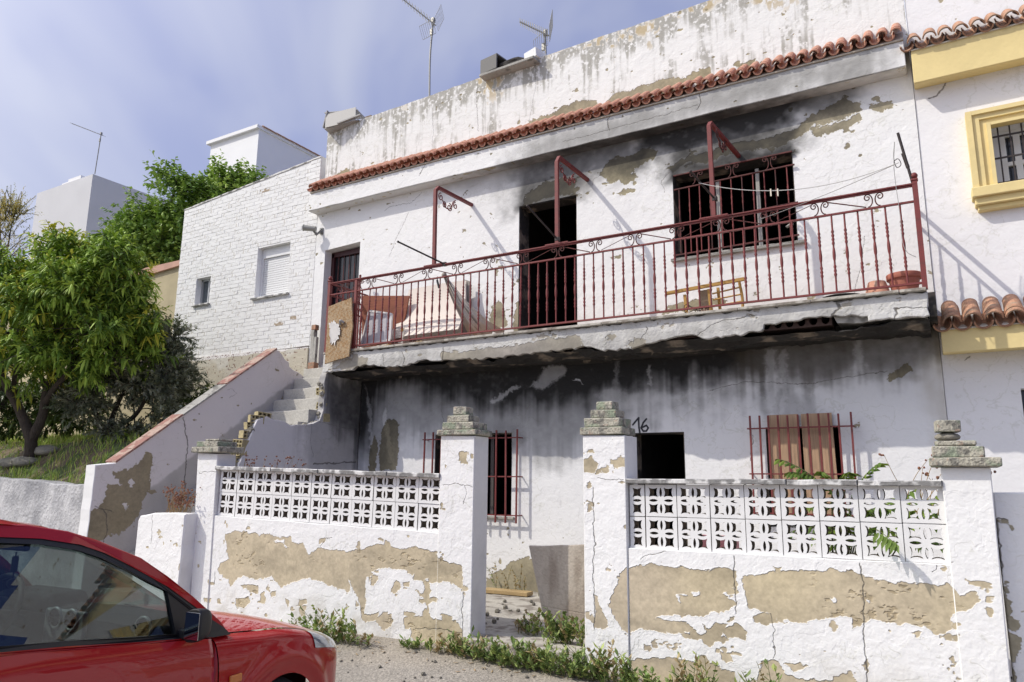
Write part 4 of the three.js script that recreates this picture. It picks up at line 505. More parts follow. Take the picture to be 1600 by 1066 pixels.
// ================================================================ front walls on the street
function breezeBlock() {
  const H = [], sq = (cx, cy, h) => { const p = []; for (let s = 0; s < 4; s++) for (let k = 0; k < 4; k++) { const t = k / 4 * 2 - 1, q = h * (1 - 0.27 * (1 - t * t)); const e = [[t * h, -q], [q, t * h], [-t * h, q], [-q, -t * h]][s]; p.push([cx + e[0], cy + e[1]]); } return p.reverse(); };
  const lens = (cx, cy, a, b) => { const p = []; for (let k = 0; k < 10; k++) { const t = k / 10 * 6.283; const c = Math.cos(t), s = Math.sin(t); p.push([cx + a * c * Math.pow(Math.abs(c), 0.1), cy + b * s * (1 - 0.25 * c * c)]); } return p.reverse(); };
  for (const sx of [-1, 1]) for (const sy of [-1, 1]) H.push(sq(sx * 0.060, sy * 0.061, 0.0365));
  H.push(lens(0, 0.061, 0.0105, 0.036), lens(0, -0.061, 0.0105, 0.036), lens(0.060, 0, 0.035, 0.011), lens(-0.060, 0, 0.035, 0.011));
  return H;
}
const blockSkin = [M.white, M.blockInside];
const blockHoles = breezeBlock();
const blockGeo = uvm(slab(rect(-0.1225, 0.1225, -0.1195, 0.1195), 0.095, blockHoles));
const blockHalf = uvm(slab(rect(-0.061, 0.061, -0.119, 0.119), 0.095, [blockHoles[2], blockHoles[3]].map((h) => h.map(([x, y]) => [x - 0.060, y])).concat([blockHoles[6].map(([x, y]) => [x - 0.060, y])])));
function capTiers(tiers, mat, parent, x, z) { let k = 0; for (const [y0, y1, w, d, dx = 0, dz = 0, rz = 0] of tiers) { const g = new RoundedBoxGeometry(w, y1 - y0 - 0.002, d, 3, 0.011); const p = g.attributes.position; for (let i = 0; i < p.count; i++) { const n = fbm(p.getX(i) * 20 + x * 7 + k * 5, p.getY(i) * 20 + p.getZ(i) * 17, 3, 481 + k) - 0.5; p.setXYZ(i, p.getX(i) * (1 + n * 0.06), p.getY(i) + n * 0.012, p.getZ(i) * (1 + n * 0.06)); } g.computeVertexNormals(); g.rotateZ(rz); g.translate(x + dx, (y0 + y1) / 2, z + dz); part('pillar_cap', uvm(g, k * 0.23, k * 0.31), mat, parent); k++; } }
{ // ---- right of the gate
  const t = thing('front_wall', 'white front wall with pierced blocks, right of the gate opening, plaster fallen off below', 'wall', 'front walls on the street');
  const Z = 2.7;
  const fm = planeMat(-2.62, -3.6, 0.32, -1.3, 1120, plaster({ seed: 501, tan: TAN, pits: true, relief: 1.25, flakes: 0.38, flakeZone: (x, y) => 0.2 + 0.8 * sst(-2.55, -2.75, y), warp: 0.03,
    bare: [[[-2.384,-2.675],[-2.329,-2.553],[-2.284,-2.431],[-2.246,-2.382],[-2.117,-2.364],[-1.866,-2.357],[-1.721,-2.361],[-1.627,-2.364],[-1.488,-2.346],[-1.398,-2.371],[-1.379,-2.435],[-1.404,-2.502],[-1.371,-2.542],[-1.409,-2.588],[-1.501,-2.64],[-1.64,-2.697],[-1.829,-2.693],[-1.951,-2.713],[-2.128,-2.835],[-2.231,-2.868],[-2.307,-2.807]],
      [[-1.356,-2.411],[-1.266,-2.383],[-1.156,-2.346],[-1.007,-2.323],[-.804,-2.322],[-.645,-2.299],[-.571,-2.335],[-.459,-2.347],[-.242,-2.358],[-.155,-2.363],[-.1,-2.332],[-.053,-2.374],[-.039,-2.411],[0.047,-2.385],[0.082,-2.43],[0.045,-2.478],[-.048,-2.505],[-.101,-2.529],[-.09,-2.603],[-.162,-2.648],[-.213,-2.634],[-.263,-2.602],[-.407,-2.616],[-.553,-2.603],[-.653,-2.68],[-.666,-2.602],[-.743,-2.598],[-.945,-2.65],[-1.152,-2.649],[-1.236,-2.636],[-1.321,-2.602]],
      [[-2.209,-3.047],[-1.887,-2.999],[-1.607,-3.008],[-1.43,-3.036],[-1.44,-3.244],[-2.216,-3.36]], [[-1.253,-2.951],[-1.146,-2.917],[-1.109,-2.994],[-.968,-3.015],[-.811,-3.018],[-.657,-2.997],[-.666,-3.128],[-1.352,-3.231]], [[-1.105,-2.932],[-1.002,-2.912],[-.943,-2.932],[-1.046,-2.969]],
      [[-2.501,-2.604],[-2.463,-2.635],[-2.412,-2.795],[-2.387,-2.862],[-2.504,-2.874]], [[-2.584,-1.558],[-2.51,-1.538],[-2.444,-1.6],[-2.478,-1.681],[-2.585,-1.671]], [[-2.312,-1.6],[-2.246,-1.561],[-2.182,-1.591],[-2.215,-1.64],[-2.302,-1.64]], [[-2.552,-1.762],[-2.518,-1.752],[-2.502,-1.807],[-2.542,-1.823]], [[-2.56,-1.933],[-2.531,-1.913],[-2.504,-1.972],[-2.555,-1.978]],
      [[-2.307,-2.807],[-2.076,-2.752],[-1.783,-2.741],[-1.69,-2.789],[-1.882,-2.84],[-2.128,-2.835]], [[-1.652,-2.754],[-1.575,-2.777],[-1.532,-2.837],[-1.622,-2.812]], [[-1.515,-2.771],[-1.415,-2.717],[-1.351,-2.775],[-1.355,-2.838],[-1.464,-2.821]], [[-2.105,-2.936],[-2.041,-2.929],[-2.051,-2.966],[-2.101,-2.967]], [[-1.522,-2.921],[-1.459,-2.913],[-1.435,-2.969],[-1.506,-2.974]], [[-.32,-2.649],[-.266,-2.64],[-.284,-2.684]], [[-.175,-2.717],[-.161,-2.707],[-.155,-2.725]], [[-.619,-2.891],[-.58,-2.867],[-.589,-2.945]]],
    keep: [[[-1.834,-2.559],[-1.776,-2.545],[-1.752,-2.561],[-1.797,-2.609]], [[-1.718,-2.527],[-1.67,-2.51],[-1.662,-2.545],[-1.705,-2.557]], [[-1.39,-2.383],[-1.355,-2.39],[-1.366,-2.443],[-1.392,-2.436]], [[-1.487,-2.53],[-1.426,-2.482],[-1.34,-2.54],[-1.408,-2.575]], [[-.783,-2.497],[-.751,-2.478],[-.737,-2.501],[-.769,-2.516]], [[-.574,-2.487],[-.544,-2.48],[-.545,-2.5],[-.572,-2.502]]],
    cracks: [{ p: [[-1.407,-2.262],[-1.411,-2.459],[-1.408,-2.567],[-1.403,-2.652]], w: 0.006 }, { p: [[-.584,-2.255],[-.587,-2.456],[-.59,-2.654],[-.596,-2.988]], w: 0.006 }, { p: [[-2.491,-1.807],[-2.491,-2.227],[-2.501,-2.614],[-2.499,-2.873]], w: 0.006 }, { p: [[-1.172,-2.639],[-1.158,-2.754],[-1.171,-2.92]], w: 0.003 }, { p: [[-.183,-2.28],[-.144,-2.243],[-.057,-2.226]], w: 0.003 }, { p: [[-1.912,-2.245],[-2.064,-2.291],[-2.116,-2.326]], w: 0.003 }, { p: [[-2.451,-1.721],[-2.341,-1.74],[-2.233,-1.739]], w: 0.003 }],
    dirt: (x, y, m, f) => [[0.42, 0.38, 0.30], 0.3 * sst(-2.85, -3.2, y + (m - 0.5) * 0.6) * sst(0.42, 0.62, fbm(x * 5, y * 8, 3, 503))] }), 0.016);
  part('base_wall', planUV(sided(slab(rag([[-2.21, -3.6], [-0.07, -3.6], [-0.07, -2.235], [-2.21, -2.245]], 3, 0.008, 0.2), 0.16, [], 0.004)), -2.62, -3.6, 0.32, -1.3).translate(0, 0, Z), [fm, M.white], t);
  part('pillar', planUV(sided(slab([[-2.575, -3.6], [-2.213, -3.6], [-2.213, -1.385], [-2.58, -1.375]], 0.26, [], 0.006)), -2.62, -3.6, 0.32, -1.3).translate(0, 0, Z + 0.012), [fm, M.white], t);
  part('pillar', planUV(sided(slab([[-0.072, -3.6], [0.165, -3.6], [0.195, -1.635], [-0.075, -1.635]], 0.30, [], 0.006)), -2.62, -3.6, 0.32, -1.3).translate(0, 0, Z + 0.010), [fm, M.white], t);
  const R = rng(17);
  for (let r = 0; r < 2; r++) for (let k = 0; k < 8; k++) { const b = part('breeze_block', blockGeo, blockSkin, t); b.position.set(-0.07 - 0.126 - k * 0.2505, -2.113 + 0.244 * r - 0.002 * k, Z - 0.035 + (R() - 0.5) * 0.006); b.rotation.set((R() - 0.5) * 0.015, (R() - 0.5) * 0.015, (R() - 0.5) * 0.012); if (R() < 0.5) b.rotation.z += Math.PI; }
  for (let r = 0; r < 2; r++) { const b = part('breeze_block', blockHalf, blockSkin, t); b.position.set(-2.142, -2.13 + 0.244 * r, Z - 0.036); }
  part('mortar_joints', uvm(merge([box(2.14, 0.008, 0.05, -1.14, -1.992, Z - 0.075), box(2.14, 0.012, 0.06, -1.14, -2.238, Z - 0.07), ...Array.from({ length: 9 }, (_, k) => box(0.008, 0.49, 0.05, -0.07 - 0.0 - k * 0.2505, -1.99, Z - 0.075))])), M.white, t);
  for (const [a, b] of [[-2.21, -1.02], [-1.012, -0.565], [-0.56, -0.075]]) part('coping_slab', uvm(slab(rag([[a, -1.757], [b, -1.755], [b, -1.716], [a, -1.720]], 3 + a, 0.006, 0.1), 0.20, [], 0.006).translate(0, 0, Z + 0.03)), M.coping, t);
  capTiers([[-1.375, -1.312, 0.375, 0.29], [-1.312, -1.238, 0.315, 0.25], [-1.238, -1.168, 0.225, 0.19], [-1.168, -1.098, 0.145, 0.14, 0.0, 0, 0.02]], M.capStone, t, -2.412, Z - 0.115);
  capTiers([[-1.632, -1.575, 0.39, 0.42], [-1.575, -1.50, 0.29, 0.33, -0.03], [-1.50, -1.465, 0.23, 0.26, -0.04]], M.capStone, t, 0.06, Z - 0.14);
  part('broken_mortar', uvm(new THREE.DodecahedronGeometry(0.075, 1).scale(1, 0.42, 0.9).translate(-0.02, -1.44, Z - 0.08)), M.stone, t); part('pillar_cap', uvm(rbox(0.135, 0.075, 0.13, 0.008, -0.015, -1.372, Z - 0.07, 0, 0.15, -0.02)), M.capStone, t);
}
{ // ---- left of the gate, on a line turned a little
  const t = thing('front_wall', 'white front wall with pierced blocks, left of the gate opening, behind the red car nose', 'wall', 'front walls on the street', [-4.0, 0, 2.7], 3.5 * Math.PI / 180);
  const fm = planeMat(-3.4, -3.5, 0.4, -1.3, 1240, plaster({ seed: 531, tan: TAN, pits: true, relief: 1.25, flakes: 0.38, flakeZone: (x, y) => 0.2 + 0.8 * sst(-2.5, -2.75, y), warp: 0.03,
    bare: [[[-2.715,-2.684],[-2.685,-2.6],[-2.553,-2.566],[-2.647,-2.361],[-2.639,-2.315],[-2.513,-2.274],[-2.254,-2.3],[-2.123,-2.357],[-1.924,-2.384],[-1.841,-2.371],[-1.8,-2.427],[-1.71,-2.365],[-1.592,-2.377],[-1.492,-2.47],[-1.384,-2.393],[-1.16,-2.399],[-1.005,-2.433],[-.858,-2.393],[-.714,-2.337],[-.488,-2.351],[-.327,-2.367],[-.25,-2.339],[-.113,-2.364],[-.016,-2.421],[0.1,-2.453],[0.104,-2.582],[0.029,-2.632],[-.066,-2.601],[-.161,-2.615],[-.318,-2.578],[-.518,-2.551],[-.66,-2.568],[-.742,-2.589],[-.8,-2.657],[-.857,-2.757],[-.922,-2.729],[-1.011,-2.671],[-1.026,-2.769],[-1.179,-2.747],[-1.36,-2.71],[-1.542,-2.697],[-1.723,-2.752],[-1.836,-2.807],[-1.965,-2.716],[-2.182,-2.748],[-2.36,-2.724],[-2.458,-2.766],[-2.513,-2.844],[-2.562,-2.755],[-2.696,-2.728]],
      [[-.988,-2.702],[-.792,-2.624],[-.787,-2.815],[-.802,-2.975],[-.831,-3.009],[-.864,-2.821]], [[-2.095,-2.881],[-2.048,-2.857],[-2.005,-2.925],[-2.036,-2.979],[-2.091,-2.966]], [[-2.413,-2.939],[-2.238,-2.926],[-2.208,-2.976],[-2.326,-3.037],[-2.403,-3.026]], [[-2.326,-2.81],[-2.128,-2.796],[-2.131,-2.883],[-2.27,-2.859]], [[-.834,-2.965],[-.62,-2.936],[-.627,-2.994],[-.81,-3.02]], [[-.578,-2.956],[-.479,-2.932],[-.474,-3.039],[-.563,-3.047]], [[-.341,-2.951],[-.112,-2.916],[0.116,-2.985],[0.118,-3.058],[-.336,-3.049]], [[-1.768,-2.907],[-1.695,-2.935],[-1.714,-2.987],[-1.764,-2.949]], [[-2.878,-2.984],[-2.772,-2.976],[-2.78,-3.021],[-2.86,-3.018]], [[-1.952,-2.853],[-1.893,-2.84],[-1.888,-2.891],[-1.935,-2.903]], [[-.73,-2.604],[-.636,-2.63],[-.693,-2.713],[-.725,-2.7]], [[-.174,-2.784],[-.116,-2.787],[-.144,-2.82],[-.177,-2.807]], [[-.079,-2.777],[-.013,-2.779],[-.03,-2.818],[-.082,-2.807]], [[-.489,-2.73],[-.43,-2.718],[-.448,-2.759],[-.484,-2.758]], [[-1.565,-2.975],[-1.486,-2.96],[-1.491,-3.035],[-1.546,-3.056]], 
      [[-.272,-2.351],[-.243,-2.349],[-.07,-2.376],[0.101,-2.458],[0.244,-2.472],[0.257,-2.677],[0.134,-2.636],[0.022,-2.599],[-.231,-2.638],[-.26,-2.64]], [[-.275,-2.95],[-.049,-2.952],[0.197,-2.941],[0.274,-2.999],[0.262,-3.173],[0.014,-3.178],[-.268,-3.129]], [[0.185,-1.508],[0.282,-1.492],[0.288,-1.617],[0.201,-1.603]], [[-.182,-2.783],[-.117,-2.778],[-.116,-2.817],[-.172,-2.817]], [[-.083,-2.776],[-.013,-2.775],[-.02,-2.816],[-.076,-2.813]], [[0.032,-1.598],[0.057,-1.598],[0.058,-1.627],[0.035,-1.622]]],
    cracks: [{ p: [[0.261,-2.705],[0.259,-2.848],[0.274,-2.999],[0.272,-3.129]], w: 0.006 }, { p: [[-.214,-3.041],[0.009,-3.02],[0.266,-3.022]], w: 0.004 }, { p: [[-1.351,-2.383],[-1.299,-2.322],[-1.212,-2.298]], w: 0.003 }, { p: [[0.248,-1.786],[0.277,-1.855],[0.246,-1.949]], w: 0.003 }, { p: [[0.038,-1.788],[0.164,-1.775],[0.336,-1.797]], w: 0.003 }, { p: [[-2.764,-2.714],[-2.749,-2.839]], w: 0.006 }, { p: [[-3.11,-1.703],[-3.014,-1.683],[-2.849,-1.684]], w: 0.004 }],
    dirt: (x, y, m, f) => [[0.42, 0.38, 0.30], 0.35 * sst(-2.85, -3.1, y + (m - 0.5) * 0.6) * sst(0.42, 0.62, fbm(x * 5, y * 8, 3, 533))] }), 0.016);
  const UV = (g) => planUV(sided(g), -3.4, -3.5, 0.4, -1.3), sl = 0.0245, ly = (u) => -2.21 + sl * u;
  part('base_wall', UV(slab(rag([[-2.86, -3.5], [0, -3.5], [0, ly(0)], [-2.86, ly(2.86)]], 5, 0.008, 0.2), 0.16, [], 0.004)), [fm, M.white], t);
  part('pillar', UV(slab([[-0.004, -3.5], [0.352, -3.5], [0.352, -1.355], [-0.004, -1.345]], 0.26, [], 0.006)).translate(0, 0, 0.012), [fm, M.white], t);
  part('pillar', UV(slab([[-3.05, -3.5], [-2.80, -3.5], [-2.855, -1.49], [-3.165, -1.475]], 0.26, [], 0.006)).translate(0, 0, 0.012), [fm, M.white], t);
  const R = rng(19);
  for (let r = 0; r < 2; r++) for (let k = 0; k < 11; k++) { const b = part('breeze_block', blockGeo, blockSkin, t), u = 0.13 + k * 0.2575; b.position.set(-u, ly(u) + 0.124 + 0.246 * r, -0.035 + (R() - 0.5) * 0.006); b.rotation.set((R() - 0.5) * 0.015, (R() - 0.5) * 0.015, -sl + (R() - 0.5) * 0.01); b.scale.set(1.03, 1.01, 1); }
  part('mortar_joints', uvm(merge([box(2.85, 0.008, 0.05, -1.42, -1.964 + sl * 1.42, -0.075, 0, 0, -sl), box(2.85, 0.012, 0.06, -1.42, ly(1.42), -0.07, 0, 0, -sl), ...Array.from({ length: 12 }, (_, k) => box(0.008, 0.49, 0.05, -k * 0.2575 - 0.001, ly(k * 0.2575) + 0.246, -0.075))])), M.white, t);
  for (const [a, b] of [[0, 0.58], [0.586, 1.42], [1.426, 2.05], [2.056, 2.86]]) { const y = -1.715 + sl * (a + b) / 2; part('coping_slab', uvm(slab(rag([[-b, -0.02 + (b - a) / 2 * sl], [-a, -0.02 - (b - a) / 2 * sl], [-a, 0.02 - (b - a) / 2 * sl], [-b, 0.02 + (b - a) / 2 * sl]], 3 + Math.round(a * 9), 0.006, 0.1), 0.20, [], 0.006).translate(0, y + 0.008, 0.03)), M.coping, t); }
  capTiers([[-1.35, -1.295, 0.41, 0.31], [-1.295, -1.225, 0.33, 0.26], [-1.225, -1.16, 0.24, 0.2, -0.02], [-1.16, -1.08, 0.14, 0.14, -0.02, 0, -0.02]], M.capStone, t, 0.174, -0.115);
  capTiers([[-1.475, -1.41, 0.42, 0.36], [-1.41, -1.35, 0.33, 0.28, -0.02], [-1.35, -1.325, 0.22, 0.2, 0.01]], M.capStone, t, -3.0, -0.115);
}
{ // ---- the neighbour's front wall beyond the right pillar
  const t = thing('neighbour_front_wall', 'plain white street wall right of the last pillar, plaster cracked at its corner', 'wall');
  const m = planeMat(0.15, -3.8, 2.15, -1.7, 700, plaster({ seed: 561, tan: [0.36, 0.32, 0.22], relief: 1.5, flakes: 0.3, flakeZone: (x, y) => sst(0.5, 0.3, x), bare: [[[0.175,-2.316],[0.206,-2.409],[0.235,-2.444],[0.213,-2.539],[0.182,-2.591],[0.179,-2.486]], [[0.172,-2.618],[0.227,-2.631],[0.268,-2.7],[0.231,-2.813],[0.182,-2.914],[0.169,-2.785]]], cracks: [{ p: [[0.196,-1.967],[0.196,-2.104],[0.191,-2.219],[0.197,-2.296]], w: 0.010 }, { p: [[0.197,-1.955],[0.231,-1.946],[0.25,-1.965]], w: 0.005 }] }), 0.016);
  part('wall', planUV(slab(rag([[0.20, -3.8], [2.1, -3.8], [2.1, -1.79], [0.20, -1.79]], 8, 0.008, 0.2), 0.18, [], 0.006), 0.15, -3.8, 2.15, -1.7).translate(0, 0, 2.55), m, t);
  part('wall', uvm(boxAB(2.1, 7.6, -3.8, -1.79, 2.37, 2.55)), M.whiteGrain, t);
}
// short pier at the foot of the stairs
{
  const a = [-7.892,-2.169,3.05], b = [-7.079,-2.13,3.05], t = thing('short_pier', 'short white plastered pier between the stair foot and the front wall, dry grass on top', 'pier');
  const m = planeMat(a[0] - 0.1, -3.6, b[0] + 0.1, a[1] + 0.1, 512, plaster({ seed: 571, relief: 1.6, flakes: 0.4, tan: TAN, bare: [[[-7.112,-2.695],[-6.911,-2.489],[-6.862,-2.615],[-6.973,-2.782]]], cracks: [{ p: [[-7.637,-2.161],[-7.61,-2.459]], w: 0.004 }] }), 0.016);
  part('pier_body', planUV(sided(slab(rag([[a[0], -3.6], [b[0], -3.6], [b[0], b[1]], [lerp(a[0], b[0], 0.7), b[1] + 0.01], [lerp(a[0], b[0], 0.35), b[1]], [a[0] + 0.03, a[1]], [a[0], a[1] - 0.05]], 9, 0.012, 0.1), 0.26, [], 0.012)), a[0] - 0.1, -3.6, b[0] + 0.1, a[1] + 0.1).translate(0, 0, 3.05), [m, M.white], t);
}

// ================================================================ the outdoor stairs
{
  const t = thing('outdoor_stairs', 'broken concrete stairs rising to the balcony behind a cracked sloping parapet', 'stairs');
  const XP = -8.5;
  const pp = [[3.246,-1.614],[3.012,-1.586],[0.727,0.145],[0.624,0.093],[0.541,0.008],[0.476,-.012],[0.445,-.086],[0.365,-.124],[0.272,-.141],[0.164,-.187]];
  const z0 = pp[0][0], poly = [[z0, -3.6], ...pp, [pp[9][0], -3.3]];
  const xm = (r) => r;
  const pm = planeMat(-0.6, -3.7, 3.6, 0.5, 1024, plaster({ seed: 601, white: [0.70, 0.66, 0.64], tan: [0.30, 0.255, 0.165], relief: 1.0, flakes: 0.03,
    bare: [[[2.682,-1.501],[2.64,-1.43],[2.562,-1.442],[2.541,-1.559],[2.572,-1.661],[2.542,-1.776],[2.542,-1.93],[2.613,-2.12],[2.695,-2.267],[2.878,-2.406],[3.135,-2.484],[3.246,-2.477],[3.264,-2.138],[3.18,-2.105],[3.084,-1.962],[3.107,-1.831],[2.905,-1.831],[3.016,-1.757],[3.031,-1.691],[2.844,-1.665],[2.753,-1.61]]],
    keep: [[[2.83,-1.793],[2.785,-1.763],[2.739,-1.808],[2.755,-1.883],[2.804,-1.876]], [[2.88,-2.046],[2.844,-2.017],[2.799,-2.063],[2.823,-2.129]]],
    cracks: [{ p: [[2.184,-.978],[2.141,-1.124],[2.077,-1.284],[2.07,-1.53],[2.071,-1.692],[2.064,-2.014]], w: 0.012 }, { p: [[3.12,-2.106],[3.058,-2.18],[3.022,-2.362],[3.058,-2.503]], w: 0.008 }, { p: [[3.199,-2.069],[3.119,-2.114],[2.986,-2.146]], w: 0.006 }, { p: [[1.534,-.557],[1.463,-.532],[1.371,-.584],[1.493,-.659]], w: 0.002 }],
    dirt: (x, y, m, f) => { const line = -0.17 - 0.715 * (x - 0.17); const d = sst(0.03, -0.03, y - line + (m - 0.5) * 0.16); return [mix3([0.33, 0.315, 0.29], [0.50, 0.475, 0.45], m), d * 0.9]; } }), 0.016);
  part('stair_parapet', planUV(sided(slab(rag(poly, 5, 0.012, 0.12), 0.19, [], 0.006)), -0.6, -3.7, 3.6, 0.5).rotateY(-Math.PI / 2).translate(XP - 0.19, 0, 0), [pm, M.white], t);
  // worn clay coping on the slope
  const P = (s) => [lerp(pp[1][0], pp[2][0], s), lerp(pp[1][1], pp[2][1], s)], ang = Math.atan2(pp[2][1] - pp[1][1], -(pp[2][0] - pp[1][0]));
  const clayWorn = tileMat(0.6, 256, (u, v) => { const m = P4(u, v, 6, 4, 611), g = P4(u, v, 40, 3, 613), d = sst(0.46, 0.58, P4(u, v, 9, 4, 615)), k = 0.85 + 0.4 * (g - 0.5); return [...mix3([0.46 * k, 0.33 * k, 0.26 * k], [0.32 * k, 0.14 * k, 0.11 * k], d * 0.8), 0.003 * (g - 0.5)]; });
  const greyWorn = M.greyConcrete;
  const R = rng(23); for (let k = 0; k < 11; k++) { const s0 = k / 11, s1 = (k + 1) / 11, [za, ya] = P(s0), [zb, yb] = P(s1), L = Math.hypot(zb - za, yb - ya); const red = s0 < 0.32 || s0 > 0.60; const g = rbox(0.215, 0.025, L - 0.006, 0.005); g.rotateX(ang); g.translate(XP - 0.095 + (R() - 0.5) * 0.012, (ya + yb) / 2 + (red ? 0.012 : 0.002), (za + zb) / 2); part('coping_tile', uvm(g, R(), R()), red ? clayWorn : greyWorn, t); }
  // steps
  const sm = tileMat(1.1, 512, (u, v) => { const m = P4(u, v, 5, 4, 621), g = P4(u, v, 60, 3, 623), k = 0.9 + 0.35 * (m - 0.5) + 0.25 * (g - 0.5); return [0.52 * k, 0.50 * k, 0.445 * k, 0.005 * (g - 0.5) + 0.004 * (m - 0.5)]; }, 0.01);
  for (let k = 0; k < 17; k++) { const z = 0.173 + 0.182 * k, y = -0.078 - 0.181 * k; const bk = k ? z - 0.182 : 0.032; part('step', uvm(slab(rag([[-8.498, -3.5], [-7.575, -3.5], [-7.575, y], [-8.498, y]], 41 + k, 0.01, 0.12), z - bk - 0.001, [], 0.006).translate(0, 0, z), R()), sm, t); }
  // right side wall, broken off along the top
  const q = [[2.109,-1.72],[2.102,-1.598],[2.018,-1.379],[1.924,-1.138],[1.865,-1.022],[1.717,-.97],[1.61,-1.003],[1.428,-1.014],[1.314,-1.056],[1.147,-1.036],[0.918,-1.002],[0.802,-.95],[0.741,-.794],[0.735,-.57],[0.759,-.42],[0.731,-.308]];
  const qz = q.map((p) => p), side = [[2.55, -3.4], [2.5, -1.95], ...qz.slice(0), [0.66, -0.2], [0.002, -0.2], [0.002, -3.4]];
  const swm = planeMat(-0.1, -3.5, 2.8, -0.2, 720, plaster({ seed: 631, white: [0.74, 0.715, 0.69], tan: [0.34, 0.29, 0.2], relief: 1,
    soot: [{ p: [[0.793,-.307],[0.283,-.241],[-.09,-.241],[-.289,-1.468],[0.017,-1.477],[0.171,-1.207],[0.484,-1.043],[0.63,-.785],[0.768,-.618]], a: 0.74, soft: 0.16, streak: 0.8 }, { p: [[1.158,-.917],[0.596,-.419],[-.21,-.323],[-.305,-1.703],[0.975,-1.716]], a: 0.35, soft: 0.2, streak: 0.9 }], cracks: [{ p: [[0.943,-.987],[0.956,-1.247],[0.88,-1.459]], w: 0.004 }, { p: [[0.8,-.976],[0.29,-1.031],[0.024,-.995]], w: 0.003 }, { p: [[0.873,-1.536],[0.509,-1.526],[0.042,-1.496]], w: 0.014 }] }));
  part('side_wall', planUV(slab(rag(side, 31, 0.02, 0.08), 0.115, [], 0.005), -0.1, -3.5, 2.8, -0.2).rotateY(-Math.PI / 2).translate(-7.57, 0, 0), swm, t);
  // hollow bricks laid bare along the break
  const hb = (() => { const h = []; for (const x of [-0.055, 0, 0.055]) for (const y of [-0.026, 0.026]) h.push(rect(x - 0.019, x + 0.019, y - 0.016, y + 0.016).reverse()); return uvm(slab(rect(-0.09, 0.09, -0.055, 0.055), 0.12, h, 0.003).translate(0, 0, 0.06)); })();
  const ochre = tileMat(0.4, 128, (u, v) => { const g = P4(u, v, 16, 3, 641), k = 0.8 + 0.5 * (g - 0.5); return [0.50 * k, 0.42 * k, 0.23 * k, 0.004 * (g - 0.5)]; });
  for (const [c, ry] of [[[-7.52,-.382,0.628], 0.2], [[-7.52,-.499,0.694], 0], [[-7.52,-.714,0.677], 0.4], [[-7.52,-.876,0.676], 0.1], [[-7.52,-.984,1.819], 1.2], [[-7.52,-.943,1.72], 1.3], [[-7.52,-1.062,1.892], 1.2], [[-7.52,-1.185,1.949], 1.4], [[-7.52,-1.3,2.026], 0.15], [[-7.52,-1.394,2.045], 0.1], [[-7.52,-1.519,2.062], 1.0], [[-7.52,-1.643,2.069], 0.8]]) { const b = part('broken_brick', hb, ochre, t); b.position.set(c[0] - 0.02, c[1] - 0.03, c[2]); b.rotation.set((R() - 0.5) * 0.3, ry + (R() - 0.5) * 0.3, (R() - 0.5) * 0.25); b.scale.setScalar(0.8 + R() * 0.25); }
  { const m = []; for (let k = 0; k < 46; k++) { const s = R(), i = Math.floor(s * (q.length - 1)), f = s * (q.length - 1) - i; const z = lerp(q[i][0], q[i + 1][0], f), y = lerp(q[i][1], q[i + 1][1], f), r = 0.02 + R() * 0.035; m.push(new THREE.DodecahedronGeometry(r, 0).rotateX(R() * 3).rotateY(R() * 3).translate(-7.49 - R() * 0.07, y - r * 0.5, z)); } part('broken_mortar', uvm(merge(m)), M.stone, t).userData.kind = 'stuff'; }
}
{ // stub of an old post on the landing
  const a = [-8.343,0.169,0.12], t = thing('broken_post', 'broken post of brick and wood standing on the stair landing by the side door', 'post', null, [a[0], -0.08, 0.10]);
  part('post_shaft', uvm(merge([rbox(0.075, 0.62, 0.07, 0.006, -0.05, 0.31, 0), rbox(0.05, 0.5, 0.05, 0.005, 0.02, 0.25, 0.02, 0, 0, -0.02)])), M.greyConcrete, t);
  part('brick_stub', uvm(rbox(0.13, 0.10, 0.1, 0.006, -0.02, 0.05, 0.01)), M.terracottaDark, t); part('brick_stub', uvm(rbox(0.09, 0.08, 0.08, 0.006, -0.035, 0.66, 0)), M.terracottaDark, t);
}

// ================================================================ houses behind
{
  const a = [-23.405,8.023,-4.234], t = thing('flat_roof_house', 'plain pale house with an antenna, behind the garden trees at the far left', 'house');
  part('wall', uvm(merge([boxAB(a[0] - 3.4, a[0], -2, a[1], a[2] - 7, a[2])])), M.paleRender, t);
  part('roof_parapet', uvm(merge([boxAB(a[0] - 1.5, a[0] - 0.75, a[1], a[1] + 0.13, a[2] - 4, a[2] - 0.02), boxAB(a[0] - 1.9, a[0] - 1.5, a[1], a[1] + 0.06, a[2] - 4, a[2] - 0.03)])), M.whiteClean, t);
}
{
  const a = [-16.243,8.185,-4.877], t = thing('tall_white_house', 'tall white house block with an overhanging roof slab, above the green treetop', 'house');
  part('wall', uvm(boxAB(a[0] - 2.1, a[0], -2, a[1] - 0.07, a[2] - 6.2, a[2])), M.whiteClean, t);
  part('roof_slab', uvm(merge([boxAB(a[0] - 2.2, a[0] + 0.04, a[1] - 0.07, a[1] + 0.03, a[2] - 6.3, a[2] + 0.10)])), M.whiteClean, t);
  { const R = rng(3), tg = arcTile(0.24, 0.07, 0.065, 0.014, true); for (let k = 0; k < 24; k++) { const m = part('ridge_tile', tg, M.terracottaDark, t); m.position.set(a[0] + 0.01, a[1] + 0.01, a[2] - 0.1 - k * 0.25); m.rotation.x = (R() - 0.5) * 0.06; } }
  part('mast', rod([a[0] - 0.3, a[1] - 0.3, a[2] - 4.4], [a[0] - 0.3, a[1] + 1.0, a[2] - 4.4], 0.012), M.iron, t);
}
